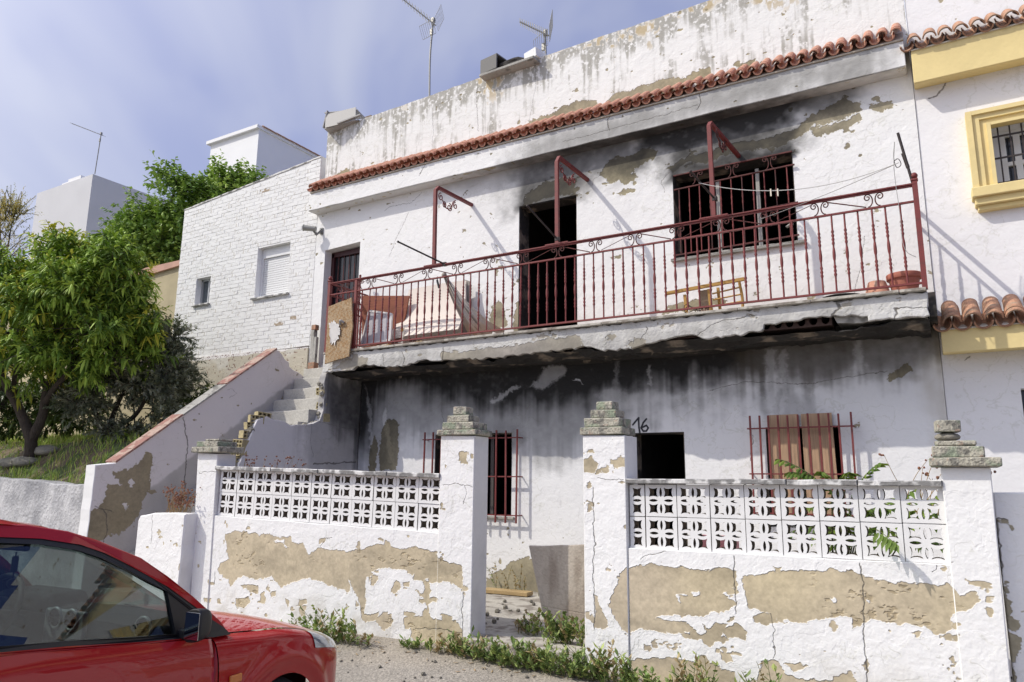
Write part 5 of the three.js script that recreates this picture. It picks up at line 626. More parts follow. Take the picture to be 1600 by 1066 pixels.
{
  const a = [-12.876,2.476,-.5], b = [-13.849,2.469,-.5], t = thing('tan_wall', 'tan plastered wall with a pink coping, between the trees and the white brick house', 'wall');
  part('wall', uvm(slab([[-40, -1.6], [-12.06, -1.6], [-12.06, a[1] - 0.06], [b[0], b[1] - 0.06], [-17, b[1] - 0.3], [-40, b[1] - 0.6]], 0.25).translate(0, 0, -0.5)), tileMat(1.5, 256, (u, v) => { const m = P4(u, v, 6, 4, 651), k = 0.9 + 0.3 * (m - 0.5); return [0.47 * k, 0.40 * k, 0.25 * k, 0.004 * (m - 0.5)]; }), t);
  part('coping', uvm(slab([[-40, b[1] - 0.64], [-17, b[1] - 0.34], [-12.06, a[1] - 0.07], [-12.06, a[1]], [b[0], b[1] + 0.005], [-17, b[1] - 0.26], [-40, b[1] - 0.56]], 0.34).translate(0, 0, -0.44)), tileMat(0.8, 128, (u, v) => { const m = P4(u, v, 6, 3, 653), k = 0.9 + 0.3 * (m - 0.5); return [0.55 * k, 0.33 * k, 0.25 * k, 0.002 * (m - 0.5)]; }), t);
}
// ================================================================ aerials
function aerial(label, mastA, mastB, boomA, boomB, n, el, grid, bend) {
  const t = thing('tv_antenna', label, 'antenna', 'tv antennas on the roofs'); const grey = flat(0.30, 0.29, 0.26, 0.5, { metalness: 0.5 }), pale = flat(0.62, 0.60, 0.52, 0.45, { metalness: 0.3 });
  part('mast', bend ? tube([mastA, [lerp(mastA[0], mastB[0], 0.55) - bend, lerp(mastA[1], mastB[1], 0.55), mastA[2]], mastB], 0.016, 14, 6) : rod(mastA, mastB, 0.016), grey, t);
  part('boom', bar(boomA, boomB, 0.018), grey, t);
  const A = V(...boomA), B = V(...boomB), d = B.clone().sub(A).normalize(), s = V(0, 0, 1).cross(d).length() > 0.3 ? d.clone().cross(V(0, 1, 0)).normalize() : V(0, 0, 1), up = s.clone().cross(d).normalize();
  for (let k = 0; k < n; k++) { const c = A.clone().lerp(B, (k + 0.3) / n), L = el * (0.75 + 0.5 * k / n); part('element', rod(c.clone().addScaledVector(s, -L).toArray(), c.clone().addScaledVector(s, L).toArray(), 0.006, 0.006, 5), pale, t); }
  if (grid) { const g = []; for (const sg of [-1, 1]) { const dir = up.clone().multiplyScalar(sg).addScaledVector(d, -0.35).normalize(), o = B.clone(); for (let k = 0; k <= 7; k++) { const c = o.clone().addScaledVector(dir, 0.03 + k * grid / 7); g.push(rod(c.clone().addScaledVector(s, -grid * 0.75).toArray(), c.clone().addScaledVector(s, grid * 0.75).toArray(), 0.0035, 0.0035, 4)); } for (const q of [-0.75, 0.75]) g.push(rod(o.clone().addScaledVector(s, q * grid).addScaledVector(dir, 0.03).toArray(), o.clone().addScaledVector(s, q * grid).addScaledVector(dir, grid + 0.03).toArray(), 0.004, 0.004, 4)); } part('reflector_grid', merge(g), grey, t); }
  part('mast_clamp', merge([rbox(0.06, 0.09, 0.06, 0.008, ...mastB), rbox(0.05, 0.12, 0.04, 0.006, mastB[0] - 0.03, mastB[1] - 0.22, mastB[2])]), grey, t);
}
aerial('slender antenna on a bent mast, leftmost, over the pale far house', [-23.351,8.024,-4.266], [-23.054,9.326,-4.151], [-23.263,9.362,-3.31], [-23.005,9.265,-4.193], 9, 0.14, 0, 0);
aerial('antenna on the tallest thin mast, cut by the top edge, behind the parapet', [-7.139,4.674,-1], [-7.113,6.152,-1], [-7.618,6.595,-.7], [-7.053,6.032,-1], 12, 0.13, 0.26, 0.03);
aerial('antenna with a wide wire grid reflector, just behind the burnt house parapet', [-4.674,4.404,-.6], [-4.686,4.873,-.6], [-5.017,5.058,-.4], [-4.621,4.809,-.6], 14, 0.12, 0.27, 0);
// ================================================================ things left on the parapet
{ const c = [-8.11,3.964,0.02];
  const t = thing('metal_tray', 'dented grey metal box lying open on the left corner of the roof parapet', 'metal box', null, [c[0] + 0.0, c[1] + 0.09, -0.06], 0.25); const m = flat(0.36, 0.35, 0.33, 0.6, { metalness: 0.15 });
  part('box_shell', merge([box(0.62, 0.015, 0.34, 0, -0.12, 0, 0, 0, 0.12), box(0.015, 0.30, 0.34, -0.31, 0.02, 0, 0, 0, -0.2), box(0.55, 0.26, 0.015, -0.02, 0.0, 0.17, -0.15, 0, 0.10), box(0.6, 0.015, 0.30, -0.05, 0.14, -0.02, 0, 0, -0.05)]), m, t); part('bent_lip', bar([-0.05, -0.12, 0.20], [0.36, -0.02, 0.20], 0.05, 0.02), m, t);
  const b = solo('wall_stub', uvm(merge([box(0.22, 0.34, 0.26, c[0] + 0.02, c[1] + 0.22, -0.62), box(0.46, 0.22, 0.24, c[0] + 0.28, c[1] + 0.16, -0.60, 0, 0, -0.32)])), tileMat(0.6, 128, (u, v) => { const g = P4(u, v, 12, 3, 661), k = 0.8 + 0.5 * (g - 0.5); return [...mix3([0.66 * k, 0.63 * k, 0.58 * k], [0.30 * k, 0.22 * k, 0.15 * k], sst(0.48, 0.6, P4(u, v, 4, 3, 663))), 0.004 * (g - 0.5)]; }), 'short chimney stub with a sloping brown side, behind the dented metal box on the roof', 'chimney');
}
{ const c = [-5.305,4.022,0.05];
  const t = thing('concrete_slab', 'pale slab lying over the parapet edge under the dark box, overhanging the wall', 'slab', null, [c[0] + 0.40, c[1] - 0.03, -0.05], -0.04); part('slab_body', uvm(rbox(0.92, 0.04, 0.42, 0.008)), M.greyConcrete, t); 
  const b = thing('dark_box', 'dark grey open box standing on the roof parapet between the two taller antennas', 'box', null, [c[0] + 0.11, c[1] + 0.11, -0.02], -0.15); const m = flat(0.17, 0.165, 0.155, 0.8);
  part('box_shell', merge([box(0.30, 0.02, 0.30, 0, -0.11, 0), box(0.30, 0.02, 0.30, 0, 0.11, 0), box(0.30, 0.22, 0.02, 0, 0, 0.15), box(0.30, 0.22, 0.02, 0, 0, -0.15), box(0.02, 0.22, 0.30, -0.15, 0, 0)]), m, b);
  solo('rag_heap', (() => { const g = new THREE.IcosahedronGeometry(0.17, 3), p = g.attributes.position; for (let i = 0; i < p.count; i++) { const n = 0.7 + 0.6 * fbm(p.getX(i) * 9 + 3, p.getY(i) * 9 + p.getZ(i) * 7, 3, 671); p.setXYZ(i, p.getX(i) * n * 1.5 + c[0] + 0.42, p.getY(i) * n * 0.45 + c[1] + 0.08, p.getZ(i) * n * 0.9 - 0.05); } g.computeVertexNormals(); return g; })(), flat(0.05, 0.045, 0.04, 0.95), 'crumpled black heap on the roof slab right of the dark box', 'heap');
  solo('white_block', uvm(rbox(0.22, 0.14, 0.24, 0.008, c[0] + 0.76, c[1] + 0.09, -0.04, 0, -0.2, 0.1)), M.white, 'small white block at the right end of the roof slab', 'block');
}
// ================================================================ on the balcony
{
  { // chipboard hung outside the rail
    const q = [[-7.361,0.643],[-6.935,0.722],[-6.884,0.31],[-6.925,-.104],[-7.37,-.177]], s = q.map((p) => p); const m = rag(s, 7, 0.012, 0.08), t = thing('chipboard_panel', 'broken chipboard panel with a torn white patch, hung outside the left end of the railing', 'panel');
    const cx = -7.2; part('board', uvm(slab(m, 0.022, [], 0.002).translate(0, 0, 0.86)), M.chip, t);
    const f = [[-7.328,0.4],[-7.234,0.436],[-7.133,0.362],[-7.081,0.311],[-7.105,0.152],[-7.182,0.068],[-7.28,0.095],[-7.291,0.241]], RT = rng(5), fc = [f.reduce((q, p) => q + p[0], 0) / f.length, f.reduce((q, p) => q + p[1], 0) / f.length], k = rag(f.concat([f[0]]), 17, 0.02, 0.02).slice(0, -1).map(([x, y]) => { const r = 0.74 + 0.34 * RT(); return [fc[0] + (x - fc[0]) * r, fc[1] + (y - fc[1]) * r]; }); const g = slab(k, 0.006).translate(0, 0, 0.872); const p = g.attributes.position; for (let i = 0; i < p.count; i++) p.setZ(i, p.getZ(i) + 0.03 * (fbm(p.getX(i) * 18, p.getY(i) * 18, 3, 681) - 0.4)); g.computeVertexNormals(); part('torn_paper', uvm(g), flat(0.62, 0.60, 0.57, 0.9), t);
    const h = [-7.073,0.371,0.875]; part('bent_flap', tube([[h[0] - 0.03, h[1] - 0.02, h[2]], [h[0], h[1] + 0.03, h[2] + 0.03], [h[0] + 0.04, h[1], h[2]]], 0.02, 10, 6), flat(0.34, 0.32, 0.29, 0.6), t);
  }
  { const q = [[-7.268,0.915],[-6.371,0.805],[-6.5,0.167],[-7.204,0.126]], t = thing('brown_board', 'reddish brown board leaning behind the left railing, behind the white panel', 'board'); const g = slab(q, 0.02, [], 0.002).translate(0, 0, 0.30); part('board', uvm(g), M.boardBrown, t); }
  { const q = [[-6.876,0.589],[-6.466,0.499],[-6.47,0.139],[-6.998,0.095]], t = thing('leaning_board', 'white framed board with a grey face leaning behind the left railing, before the brown board', 'board'); part('panel_face', uvm(slab(q, 0.018, [], 0.002).translate(0, 0, 0.55)), flat(0.50, 0.49, 0.52, 0.6), t); const l = []; for (let k = 0; k < 4; k++) { const a = q[k], b = q[(k + 1) % 4]; l.push(bar([...a, 0.548], [...b, 0.548], 0.022, 0.03)); } part('panel_frame', merge(l), flat(0.72, 0.71, 0.69, 0.6), t); }
  { const a = [-6.463,0.084,0.5], t = thing('wire_rack', 'small white wire rack standing behind the left railing, right of the white panel', 'rack', null, [a[0] - 0.02, 0.0, 0.5]); const fr = flat(0.66, 0.64, 0.58, 0.5); part('frame', merge([bar([0, 0, 0], [0, 0.32, -0.04], 0.012), bar([0.17, 0, 0], [0.17, 0.33, -0.04], 0.012), bar([0, 0.32, -0.04], [0.17, 0.33, -0.04], 0.01)]), fr, t); for (let k = 0; k < 9; k++) part('wire', rod([-0.02, 0.03 + k * 0.034, -0.004 * k], [0.19, 0.03 + k * 0.035, -0.004 * k], 0.004, 0.004, 4), fr, t); part('tape', merge([box(0.04, 0.05, 0.008, 0.0, 0.09, 0.012), box(0.035, 0.05, 0.008, 0.15, 0.28, -0.02)]), flat(0.70, 0.42, 0.04, 0.7), t); }
  { // big cream mattress sheet curved against the wall
    const q = [[-6.497,0.94],[-5.523,0.952],[-5.41,0.2],[-6.622,0.176]], t = thing('cream_mattress_sheet', 'large cream sheet bowed against the wall behind the left railing', 'sheet'); const g = new THREE.PlaneGeometry(1, 1, 24, 10), p = g.attributes.position; for (let i = 0; i < p.count; i++) { const u = p.getX(i) + 0.5, v = p.getY(i) + 0.5; const x = lerp(lerp(q[3][0], q[2][0], u), lerp(q[0][0], q[1][0], u), v), y = lerp(lerp(q[3][1], q[2][1], u), lerp(q[0][1], q[1][1], u), v); p.setXYZ(i, x, Math.max(0.02, y), 0.16 + 0.30 * Math.pow(1 - v, 2) + 0.03 * Math.sin(u * 3.1)); } g.computeVertexNormals(); const b = g.clone(); const bp = b.attributes.position; for (let i = 0; i < bp.count; i++) bp.setZ(i, bp.getZ(i) - 0.03); part('sheet', merge([g, b]), new THREE.MeshStandardMaterial({ color: new THREE.Color(0.70, 0.63, 0.56), roughness: 0.9, side: THREE.DoubleSide }), t); }
  { // cloth hanging from the rail
    const a = [-5.428,0.81,0.76], b = [-4.925,0.026,0.45], t = thing('hanging_cloth', 'grey cloth strip hanging from the top rail and spilling onto the balcony floor', 'cloth'); const P0 = [-5.44,0.863,0.76], P1 = [-5.261,0.514,0.7], P2 = [-5.127,0.236,0.55], P3 = [-5.117,0.112,0.35]; const mk = (w0, w1, off, c) => { const g = new THREE.PlaneGeometry(1, 1, 10, 22), p = g.attributes.position, cv = new THREE.CatmullRomCurve3([P0, P1, P2, P3].map((q) => V(...q))); for (let i = 0; i < p.count; i++) { const u = p.getX(i), v = p.getY(i) + 0.5, c0 = cv.getPoint(1 - v), w = lerp(w1, w0, v); p.setXYZ(i, c0.x + u * w + off * (1 - v), Math.max(0.015, c0.y + 0.02 * Math.sin(u * 16 + v * 4)), c0.z + 0.035 * Math.sin(u * 14 + v * 3) * (1.2 - v)); } g.computeVertexNormals(); return g; };
    part('cloth', mk(0.05, 0.26, -0.05), new THREE.MeshStandardMaterial({ color: new THREE.Color(0.42, 0.37, 0.31), roughness: 0.95, side: THREE.DoubleSide }), t); part('pale_fold', mk(0.03, 0.42, 0.16), new THREE.MeshStandardMaterial({ color: new THREE.Color(0.60, 0.57, 0.53), roughness: 0.95, side: THREE.DoubleSide }), t); part('knot', new THREE.IcosahedronGeometry(0.035, 1).translate(...P0), flat(0.3, 0.26, 0.22, 0.9), t); }
  { const a = [-5.536,0.802,0.78], b = [-5.501,0.695,0.78]; solo('black_clip', merge([rod(a, b, 0.014), rod([a[0] + 0.0, a[1], a[2]], [a[0], a[1] + 0.05, a[2] - 0.01], 0.006)]), flat(0.015, 0.015, 0.015, 0.5), 'short black clip hanging on the rail left of the grey cloth', 'clip'); }
  { const q = [[-5.57,0.983],[-5.474,0.943],[-5.456,0.223],[-5.571,0.234]]; solo('leaning_strip', uvm(slab(q, 0.015).translate(0, 0, 0.12)), flat(0.30, 0.27, 0.24, 0.85), 'narrow grey board standing against the balcony wall beside the cloth', 'board'); }
  { // floor litter
    const R = rng(61), t = thing('floor_litter', 'scattered burnt scraps and sticks on the left balcony floor before the cream sheet', 'litter'); for (let k = 0; k < 9; k++) { const x = -6.6 + R() * 0.9, z = 0.35 + R() * 0.35, a = R() * 0.8 - 0.4; part('stick', uvm(box(0.25 + R() * 0.3, 0.015, 0.03, x, 0.02 + R() * 0.02, z, 0, a, (R() - 0.5) * 0.1)), k % 3 ? M.plank : M.boardBrown, t); }
    for (let k = 0; k < 16; k++) { const x = -4.95 + R() * 1.3, z = 0.5 + R() * 0.22, r = 0.012 + R() * 0.02; part('rubble', new THREE.DodecahedronGeometry(r, 0).rotateX(R() * 3).translate(x, r * 0.7, z), R() < 0.5 ? M.stone : M.soot, t); } }
  { // overturned chair
    const t = thing('overturned_chair', 'yellow wooden chair lying on its side behind the railing below the burnt window', 'chair'); const m = M.chairWood, Z = 0.42;
    const A = [-2.6,0.344,0.42], B = [-1.736,0.399,0.42], C = [-2.388,0.303,0.42], C2 = [-2.367,0.075,0.42], D = [-2.116,0.334,0.42], D2 = [-2.097,0.103,0.42], E = [-1.79,0.378,0.42], E2 = [-1.773,0.052,0.42], F = [-2.049,0.369,0.3], F2 = [-2.032,0.106,0.3];
    part('back_post', bar(A, B, 0.035), m, t); part('leg', bar(C, [C2[0], 0.02, C2[2]], 0.03), m, t); part('leg', bar(D, [D2[0], 0.02, D2[2]], 0.032), m, t); part('leg', bar(F, [F2[0], 0.02, F2[2]], 0.028), m, t);
    part('back_post', tube([E, [E[0] + 0.02, lerp(E[1], 0.02, 0.5), E[2] - 0.02], [E2[0], 0.02, E2[2] - 0.02]], 0.016, 10), m, t);
    for (let k = 0; k < 4; k++) { const f = 0.18 + k * 0.22; part('rung', rod([lerp(D[0], D2[0], f) + 0.03, lerp(D[1], 0.02, f) + 0.0, D[2]], [lerp(E[0], E2[0], f), lerp(E[1], 0.02, f), E[2]], 0.009), m, t); }
    const s = [[-2.242,0.345],[-2.12,0.351],[-2.117,0.091],[-2.231,0.081]]; part('seat', uvm(slab(s, 0.03).translate(0, 0, 0.36)), flat(0.30, 0.23, 0.16, 0.9), t);
    const w = []; for (let k = 0; k < 4; k++) w.push(tube(Array.from({ length: 9 }, (_, a) => [C2[0] + 0.10 + 0.10 * Math.cos(a / 8 * 3.1 + k * 0.3), 0.015 + (0.09 + 0.02 * k) * Math.sin(a / 8 * 3.1), Z + 0.05 + 0.02 * k]), 0.004, 16, 4)); part('loose_wire', merge(w), M.iron, t); }
  { const lathe = (pr, seg = 28) => new THREE.LatheGeometry(pr.map(([x, y]) => new THREE.Vector2(x, y)), seg);
    const pm = tileMat(0.5, 256, (u, v) => { const m = P4(u, v, 5, 4, 691), k = 0.92 + 0.25 * (m - 0.5); return [0.44 * k, 0.155 * k, 0.105 * k, 0.001 * (m - 0.5)]; }, 0.003, 0.75);
    const a = [-.246,0.099,0.55], t = thing('flower_pot', 'large terracotta flower pot standing at the right end of the balcony', 'flower pot', 'flower pots on the balcony', [a[0] + 0.01, 0.002, 0.55]); part('pot_body', uvm(lathe([[0, 0], [0.10, 0], [0.104, 0.01], [0.135, 0.165], [0.132, 0.168], [0.126, 0.168], [0.098, 0.02], [0, 0.018]])), pm, t); part('rim', uvm(lathe([[0.134, 0.155], [0.150, 0.156], [0.152, 0.20], [0.149, 0.206], [0.136, 0.206], [0.133, 0.17], [0.134, 0.155]])), pm, t);
    const b = [-.466,0.084,0.6], u = thing('flower_pot', 'smaller terracotta flower pot turned upside down, left of the large pot', 'flower pot', 'flower pots on the balcony', [b[0], 0.002, 0.60]); part('pot_body', uvm(lathe([[0.112, 0.03], [0.078, 0.145], [0.074, 0.15], [0, 0.15]])), M.terracotta, u); part('rim', uvm(lathe([[0.100, 0], [0.122, 0.0], [0.124, 0.036], [0.112, 0.038], [0.106, 0.03]])), M.terracotta, u);
    const c = [-.779,0.067,0.62]; solo('black_tray', uvm(lathe([[0, 0.012], [0.15, 0.012], [0.19, 0.035], [0.196, 0.035], [0.16, 0.0], [0, 0]]).translate(c[0], 0.004, 0.58)), flat(0.02, 0.02, 0.022, 0.4), 'flat black round tray on the balcony floor left of the pots', 'tray'); }
  { // clotheslines and pegs
    const A = [-.179,1.214,0.84], B = [-2.015,1.324,1.02], sag = (a, b, s, n = 14) => Array.from({ length: n + 1 }, (_, i) => { const t = i / n; return [lerp(a[0], b[0], t), lerp(a[1], b[1], t) - s * 4 * t * (1 - t), lerp(a[2], b[2], t)]; }); const pl = flat(0.55, 0.54, 0.5, 0.5);
    const L1 = sag(A, B, 0.17); solo('clothesline', tube(L1, 0.0042, 40, 5), pl, 'thin pale line sagging across the burnt window, two pegs on it', 'clothesline');
    solo('clothesline', tube(sag(A, [-1.45,0.901,0.8], 0.02), 0.0032, 24, 5), flat(0.3, 0.29, 0.27, 0.5), 'thin line from the leaning pole down to the railing before the burnt window', 'clothesline');
    solo('loose_wire', tube([[-.2,1.434,0.82], [-.225,1.194,0.82], [-.212,0.685,0.82], [-.211,0.437,0.82], [-.182,0.341,0.82], [-.115,0.293,0.8]], 0.003, 30, 5), flat(0.35, 0.34, 0.32, 0.5), 'thin wire dangling from the leaning pole beside the right corner post', 'wire');
    for (const [u, lab] of [[0.585, 'right'], [0.62, 'left']]) { const i = u * 14, k = Math.floor(i), f = i - k, c = L1[k].map((v, j) => lerp(v, L1[k + 1][j], f)); const t = thing('clothes_peg', `small pale clothes peg, ${lab} one of the two on the sagging line`, 'peg', 'pegs on the clothesline', c); part('peg_half', box(0.012, 0.075, 0.006, 0, -0.02, 0.005), flat(0.68, 0.62, 0.50, 0.7), t); part('peg_half', box(0.012, 0.075, 0.006, 0, -0.02, -0.005), flat(0.68, 0.62, 0.50, 0.7), t); }
  }
}
// ================================================================ at the ground floor
{
  { const a = [[-1.644,-1.029],[-1.346,-1.027],[-1.359,-1.654],[-1.652,-1.655]], b = [[-1.314,-1.028],[-1.017,-1.026],[-1.005,-1.652],[-1.309,-1.654]]; const mk = (q, lab) => { const [A, B, C, D] = q; const ext = (p, r, y) => { const t = (y - p[1]) / (r[1] - p[1]); return [lerp(p[0], r[0], t), y]; }; const t = thing('window_board', lab, 'board', 'boards behind the right ground floor grille'); part('board', uvm(slab([ext(A, D, -2.15), ext(B, C, -2.15), B, A], 0.018, [], 0.002).translate(0, 0, 0.045)), M.boardTan, t); };
    mk(a, 'tan plywood board behind the right grille bars, left of the pair'); mk(b, 'tan plywood board behind the right grille bars, right of the pair'); }
  { const q = [[-3.409,-2.328],[-2.684,-2.28],[-2.696,-3.063],[-3.229,-3.047]], t = thing('leaning_slab', 'big grey stained slab leaning behind the right gate pillar', 'slab'); const m = planeMat(-3.5, -3.2, -2, -2, 1024, (x, y) => { const a = fbm(x * 3, y * 3, 4, 701), s = fbm(x * 7, y * 1.6, 4, 703), g = fbm(x * 60, y * 60, 2, 705), k = 0.9 + 0.3 * (a - 0.5) + 0.2 * (g - 0.5); const d = sst(0.50, 0.72, s * 0.7 + a * 0.4) * 0.7; const c = mix3([0.50 * k, 0.44 * k, 0.365 * k], [0.25 * k, 0.20 * k, 0.155 * k], d); return [...c, 0.003 * (g - 0.5) - (Math.abs(y + 2.86 + 0.06 * (x + 3)) < 0.006 ? 0.003 : 0)]; }, 0.01, 0.9); part('slab_body', planUV(slab(rag(q, 3, 0.01, 0.1), 0.05, [], 0.005), -3.5, -3.2, -2, -2).rotateX(0).translate(0, 0, 2.12), m, t); }
  { const a = [[-4.781,0.617],[-4.393,0.47],[-4.593,0.117],[-4.941,0.292]]; const cx = (a[0][0] + a[1][0] + a[2][0] + a[3][0]) / 4, cz = (a[0][1] + a[1][1] + a[2][1] + a[3][1]) / 4; solo('wood_plank', uvm(rbox(0.62, 0.045, 0.16, 0.006, cx, -3.04, cz, 0, 0.05)), M.plank, 'short wooden plank lying on the courtyard floor behind the gate opening', 'plank'); }
  { const a = [-1.754,-2.233,1.9]; solo('pink_tub', uvm(rbox(0.34, 0.3, 0.25, 0.03, a[0], -2.33, 1.9)), flat(0.72, 0.30, 0.32, 0.6), 'pink tub behind the right pierced wall, seen through its lower holes', 'tub'); 
    const s = thing('courtyard_stool', 'low pale crate under the pink tub behind the right pierced wall', 'crate', null, [a[0], FLOOR, 1.9]); for (let k = 0; k < 4; k++) part('slat', uvm(box(0.4, 0.11, 0.34, 0, 0.08 + k * 0.14, 0)), M.plank, s); }
  { const R = rng(71), t = thing('rubble_heap', 'small dark rubble scattered on the courtyard floor inside the gate', 'rubble'); const l = []; for (let k = 0; k < 46; k++) { const x = -4.4 + R() * 1.6, z = 0.4 + R() * 1.7, r = 0.008 + R() * 0.022; l.push(new THREE.DodecahedronGeometry(r, 0).rotateX(R() * 3).rotateZ(R() * 3).translate(x, FLOOR + r * 0.6, z)); } part('pebble', merge(l), M.stone, t).userData.kind = 'stuff'; }
}

// ================================================================ trees, bushes and weeds
function woody(limbs, r0, rad = 6) {   // tapering limbs as tubes of growing thinness
  const out = []; for (const L of limbs) { const pts = L.p.map((p) => V(...p)), c = new THREE.CatmullRomCurve3(pts, false, 'centripetal'), n = pts.length * 4, g = new THREE.TubeGeometry(c, n, 1, rad, false), p = g.attributes.position, C = c.getSpacedPoints(n); for (let i = 0; i <= n; i++) { const r = lerp(L.a, L.b, i / n); for (let j = 0; j <= rad; j++) { const k = i * (rad + 1) + j; const q = V(p.getX(k), p.getY(k), p.getZ(k)), ctr = c.getPointAt(i / n); q.sub(ctr).multiplyScalar(r * (1 + 0.12 * (hash(i, j % rad, 7) - 0.5))).add(ctr); p.setXYZ(k, q.x, q.y, q.z); } } g.computeVertexNormals(); out.push(g); } return uvm(merge(out));
}
function crownTree(name, label, category, base, limbs, blobs, opt) {
  const t = thing(name, label, category, null, base), R = rng(opt.seed), L = new Leaves(), rel = (p) => [p[0] - base[0], p[1] - base[1], p[2] - base[2]];
  const B = blobs.map(([c, r, n]) => ({ c: V(...rel(c)), r, n })), lm = limbs.map((l) => ({ ...l, p: l.p.map(rel) })); const tips = lm.map((l) => V(...l.p[l.p.length - 1]));
  const tw = []; const S = opt.clump ? B.flatMap((b) => { const m = Math.max(2, Math.round(opt.clump * b.r * b.r * 16)), o = []; for (let k = 0; k < m; k++) { const u = dirOf(R); if (u.y < -0.55) u.y *= -1; const q = b.r * (0.45 + 0.55 * Math.pow(R(), 0.5)); o.push({ c: b.c.clone().add(V(u.x * q, u.y * q * 0.9, u.z * q)), r: b.r * 0.12 + opt.size * (0.6 + 0.8 * R()), n: Math.round(b.n / m), u, hue: R() }); } return o; }) : B;
  for (const b of S) for (let k = 0; k < b.n; k++) {
    const u = dirOf(R), rr = b.r * (opt.in + (1 - opt.in) * Math.pow(R(), 0.6)) * (0.82 + 0.36 * vn(u.x * 2.2 + b.c.x * 3, u.y * 2.2 + u.z * 2.7, opt.seed)); const o = b.c.clone().add(V(u.x * rr, u.y * rr * (opt.flat || 0.9), u.z * rr));
    const d = u.clone().multiplyScalar(opt.out).addScaledVector(b.u || V(0, 0, 0), 0.35).add(V(0, opt.up, 0)).addScaledVector(dirOf(R), 0.55).normalize(); const len = opt.shoot * (0.6 + 0.8 * R());
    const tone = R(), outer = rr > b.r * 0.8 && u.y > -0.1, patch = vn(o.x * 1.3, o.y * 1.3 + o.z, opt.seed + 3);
    const pts = []; let q = o.clone(), dd = d.clone(); for (let i = 0; i < 4; i++) { pts.push(q.toArray()); q = q.clone().addScaledVector(dd, len / 3); dd.add(V(0, -opt.droop, 0)).normalize(); }
    if (k % 3 === 0) tw.push({ p: pts, a: 0.007, b: 0.003 });
    const nl = opt.leaves; for (let i = 0; i < nl; i++) { const f = (i + 0.4) / nl, s = f * 3, a = Math.min(2, Math.floor(s)), pa = V(...pts[a]).lerp(V(...pts[a + 1]), s - a); const ax = V(...pts[a + 1]).sub(V(...pts[a])).normalize(); const side0 = dirOf(R); side0.addScaledVector(ax, -side0.dot(ax)).normalize(); const ld = side0.clone().multiplyScalar(0.9).addScaledVector(ax, opt.fwd).add(V(0, -opt.hang, 0)).normalize(); const sd = ld.clone().cross(V(0, 1, 0).addScaledVector(side0, 0.4)).normalize();
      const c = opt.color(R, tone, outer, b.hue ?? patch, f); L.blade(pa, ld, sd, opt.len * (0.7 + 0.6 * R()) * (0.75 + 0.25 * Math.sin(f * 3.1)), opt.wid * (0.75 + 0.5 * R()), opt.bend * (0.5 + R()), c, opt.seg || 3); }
  }
  for (const b of B) { let best = tips[0]; for (const q of tips) if (q.distanceTo(b.c) < best.distanceTo(b.c)) best = q; if (best) tw.push({ p: [best.toArray(), best.clone().lerp(b.c, 0.5).add(V(0.05, 0.08, 0)).toArray(), b.c.toArray()], a: opt.twig || 0.022, b: 0.008 }); for (let k = 0; k < 5; k++) { const u = dirOf(R); tw.push({ p: [b.c.toArray(), b.c.clone().addScaledVector(u, b.r * 0.45).add(V(0, 0.03, 0)).toArray(), b.c.clone().addScaledVector(u, b.r * 0.85).toArray()], a: 0.012, b: 0.004 }); } }
  if (lm.length) part('trunk', woody(lm, 0, 8), M.bark, t);
  if (tw.length) part('twigs', woody(tw, 0, 4), M.bark, t).userData.kind = 'stuff';
  part('crown', L.geo(), leafMat(opt.rough ?? 0.42, opt.tr ?? 0.35), t); return t;
}
const jit = (c, R, a) => { const k = 1 + (R() - 0.5) * a; return [c[0] * k, c[1] * k * (1 + (R() - 0.5) * 0.08), c[2] * k]; };
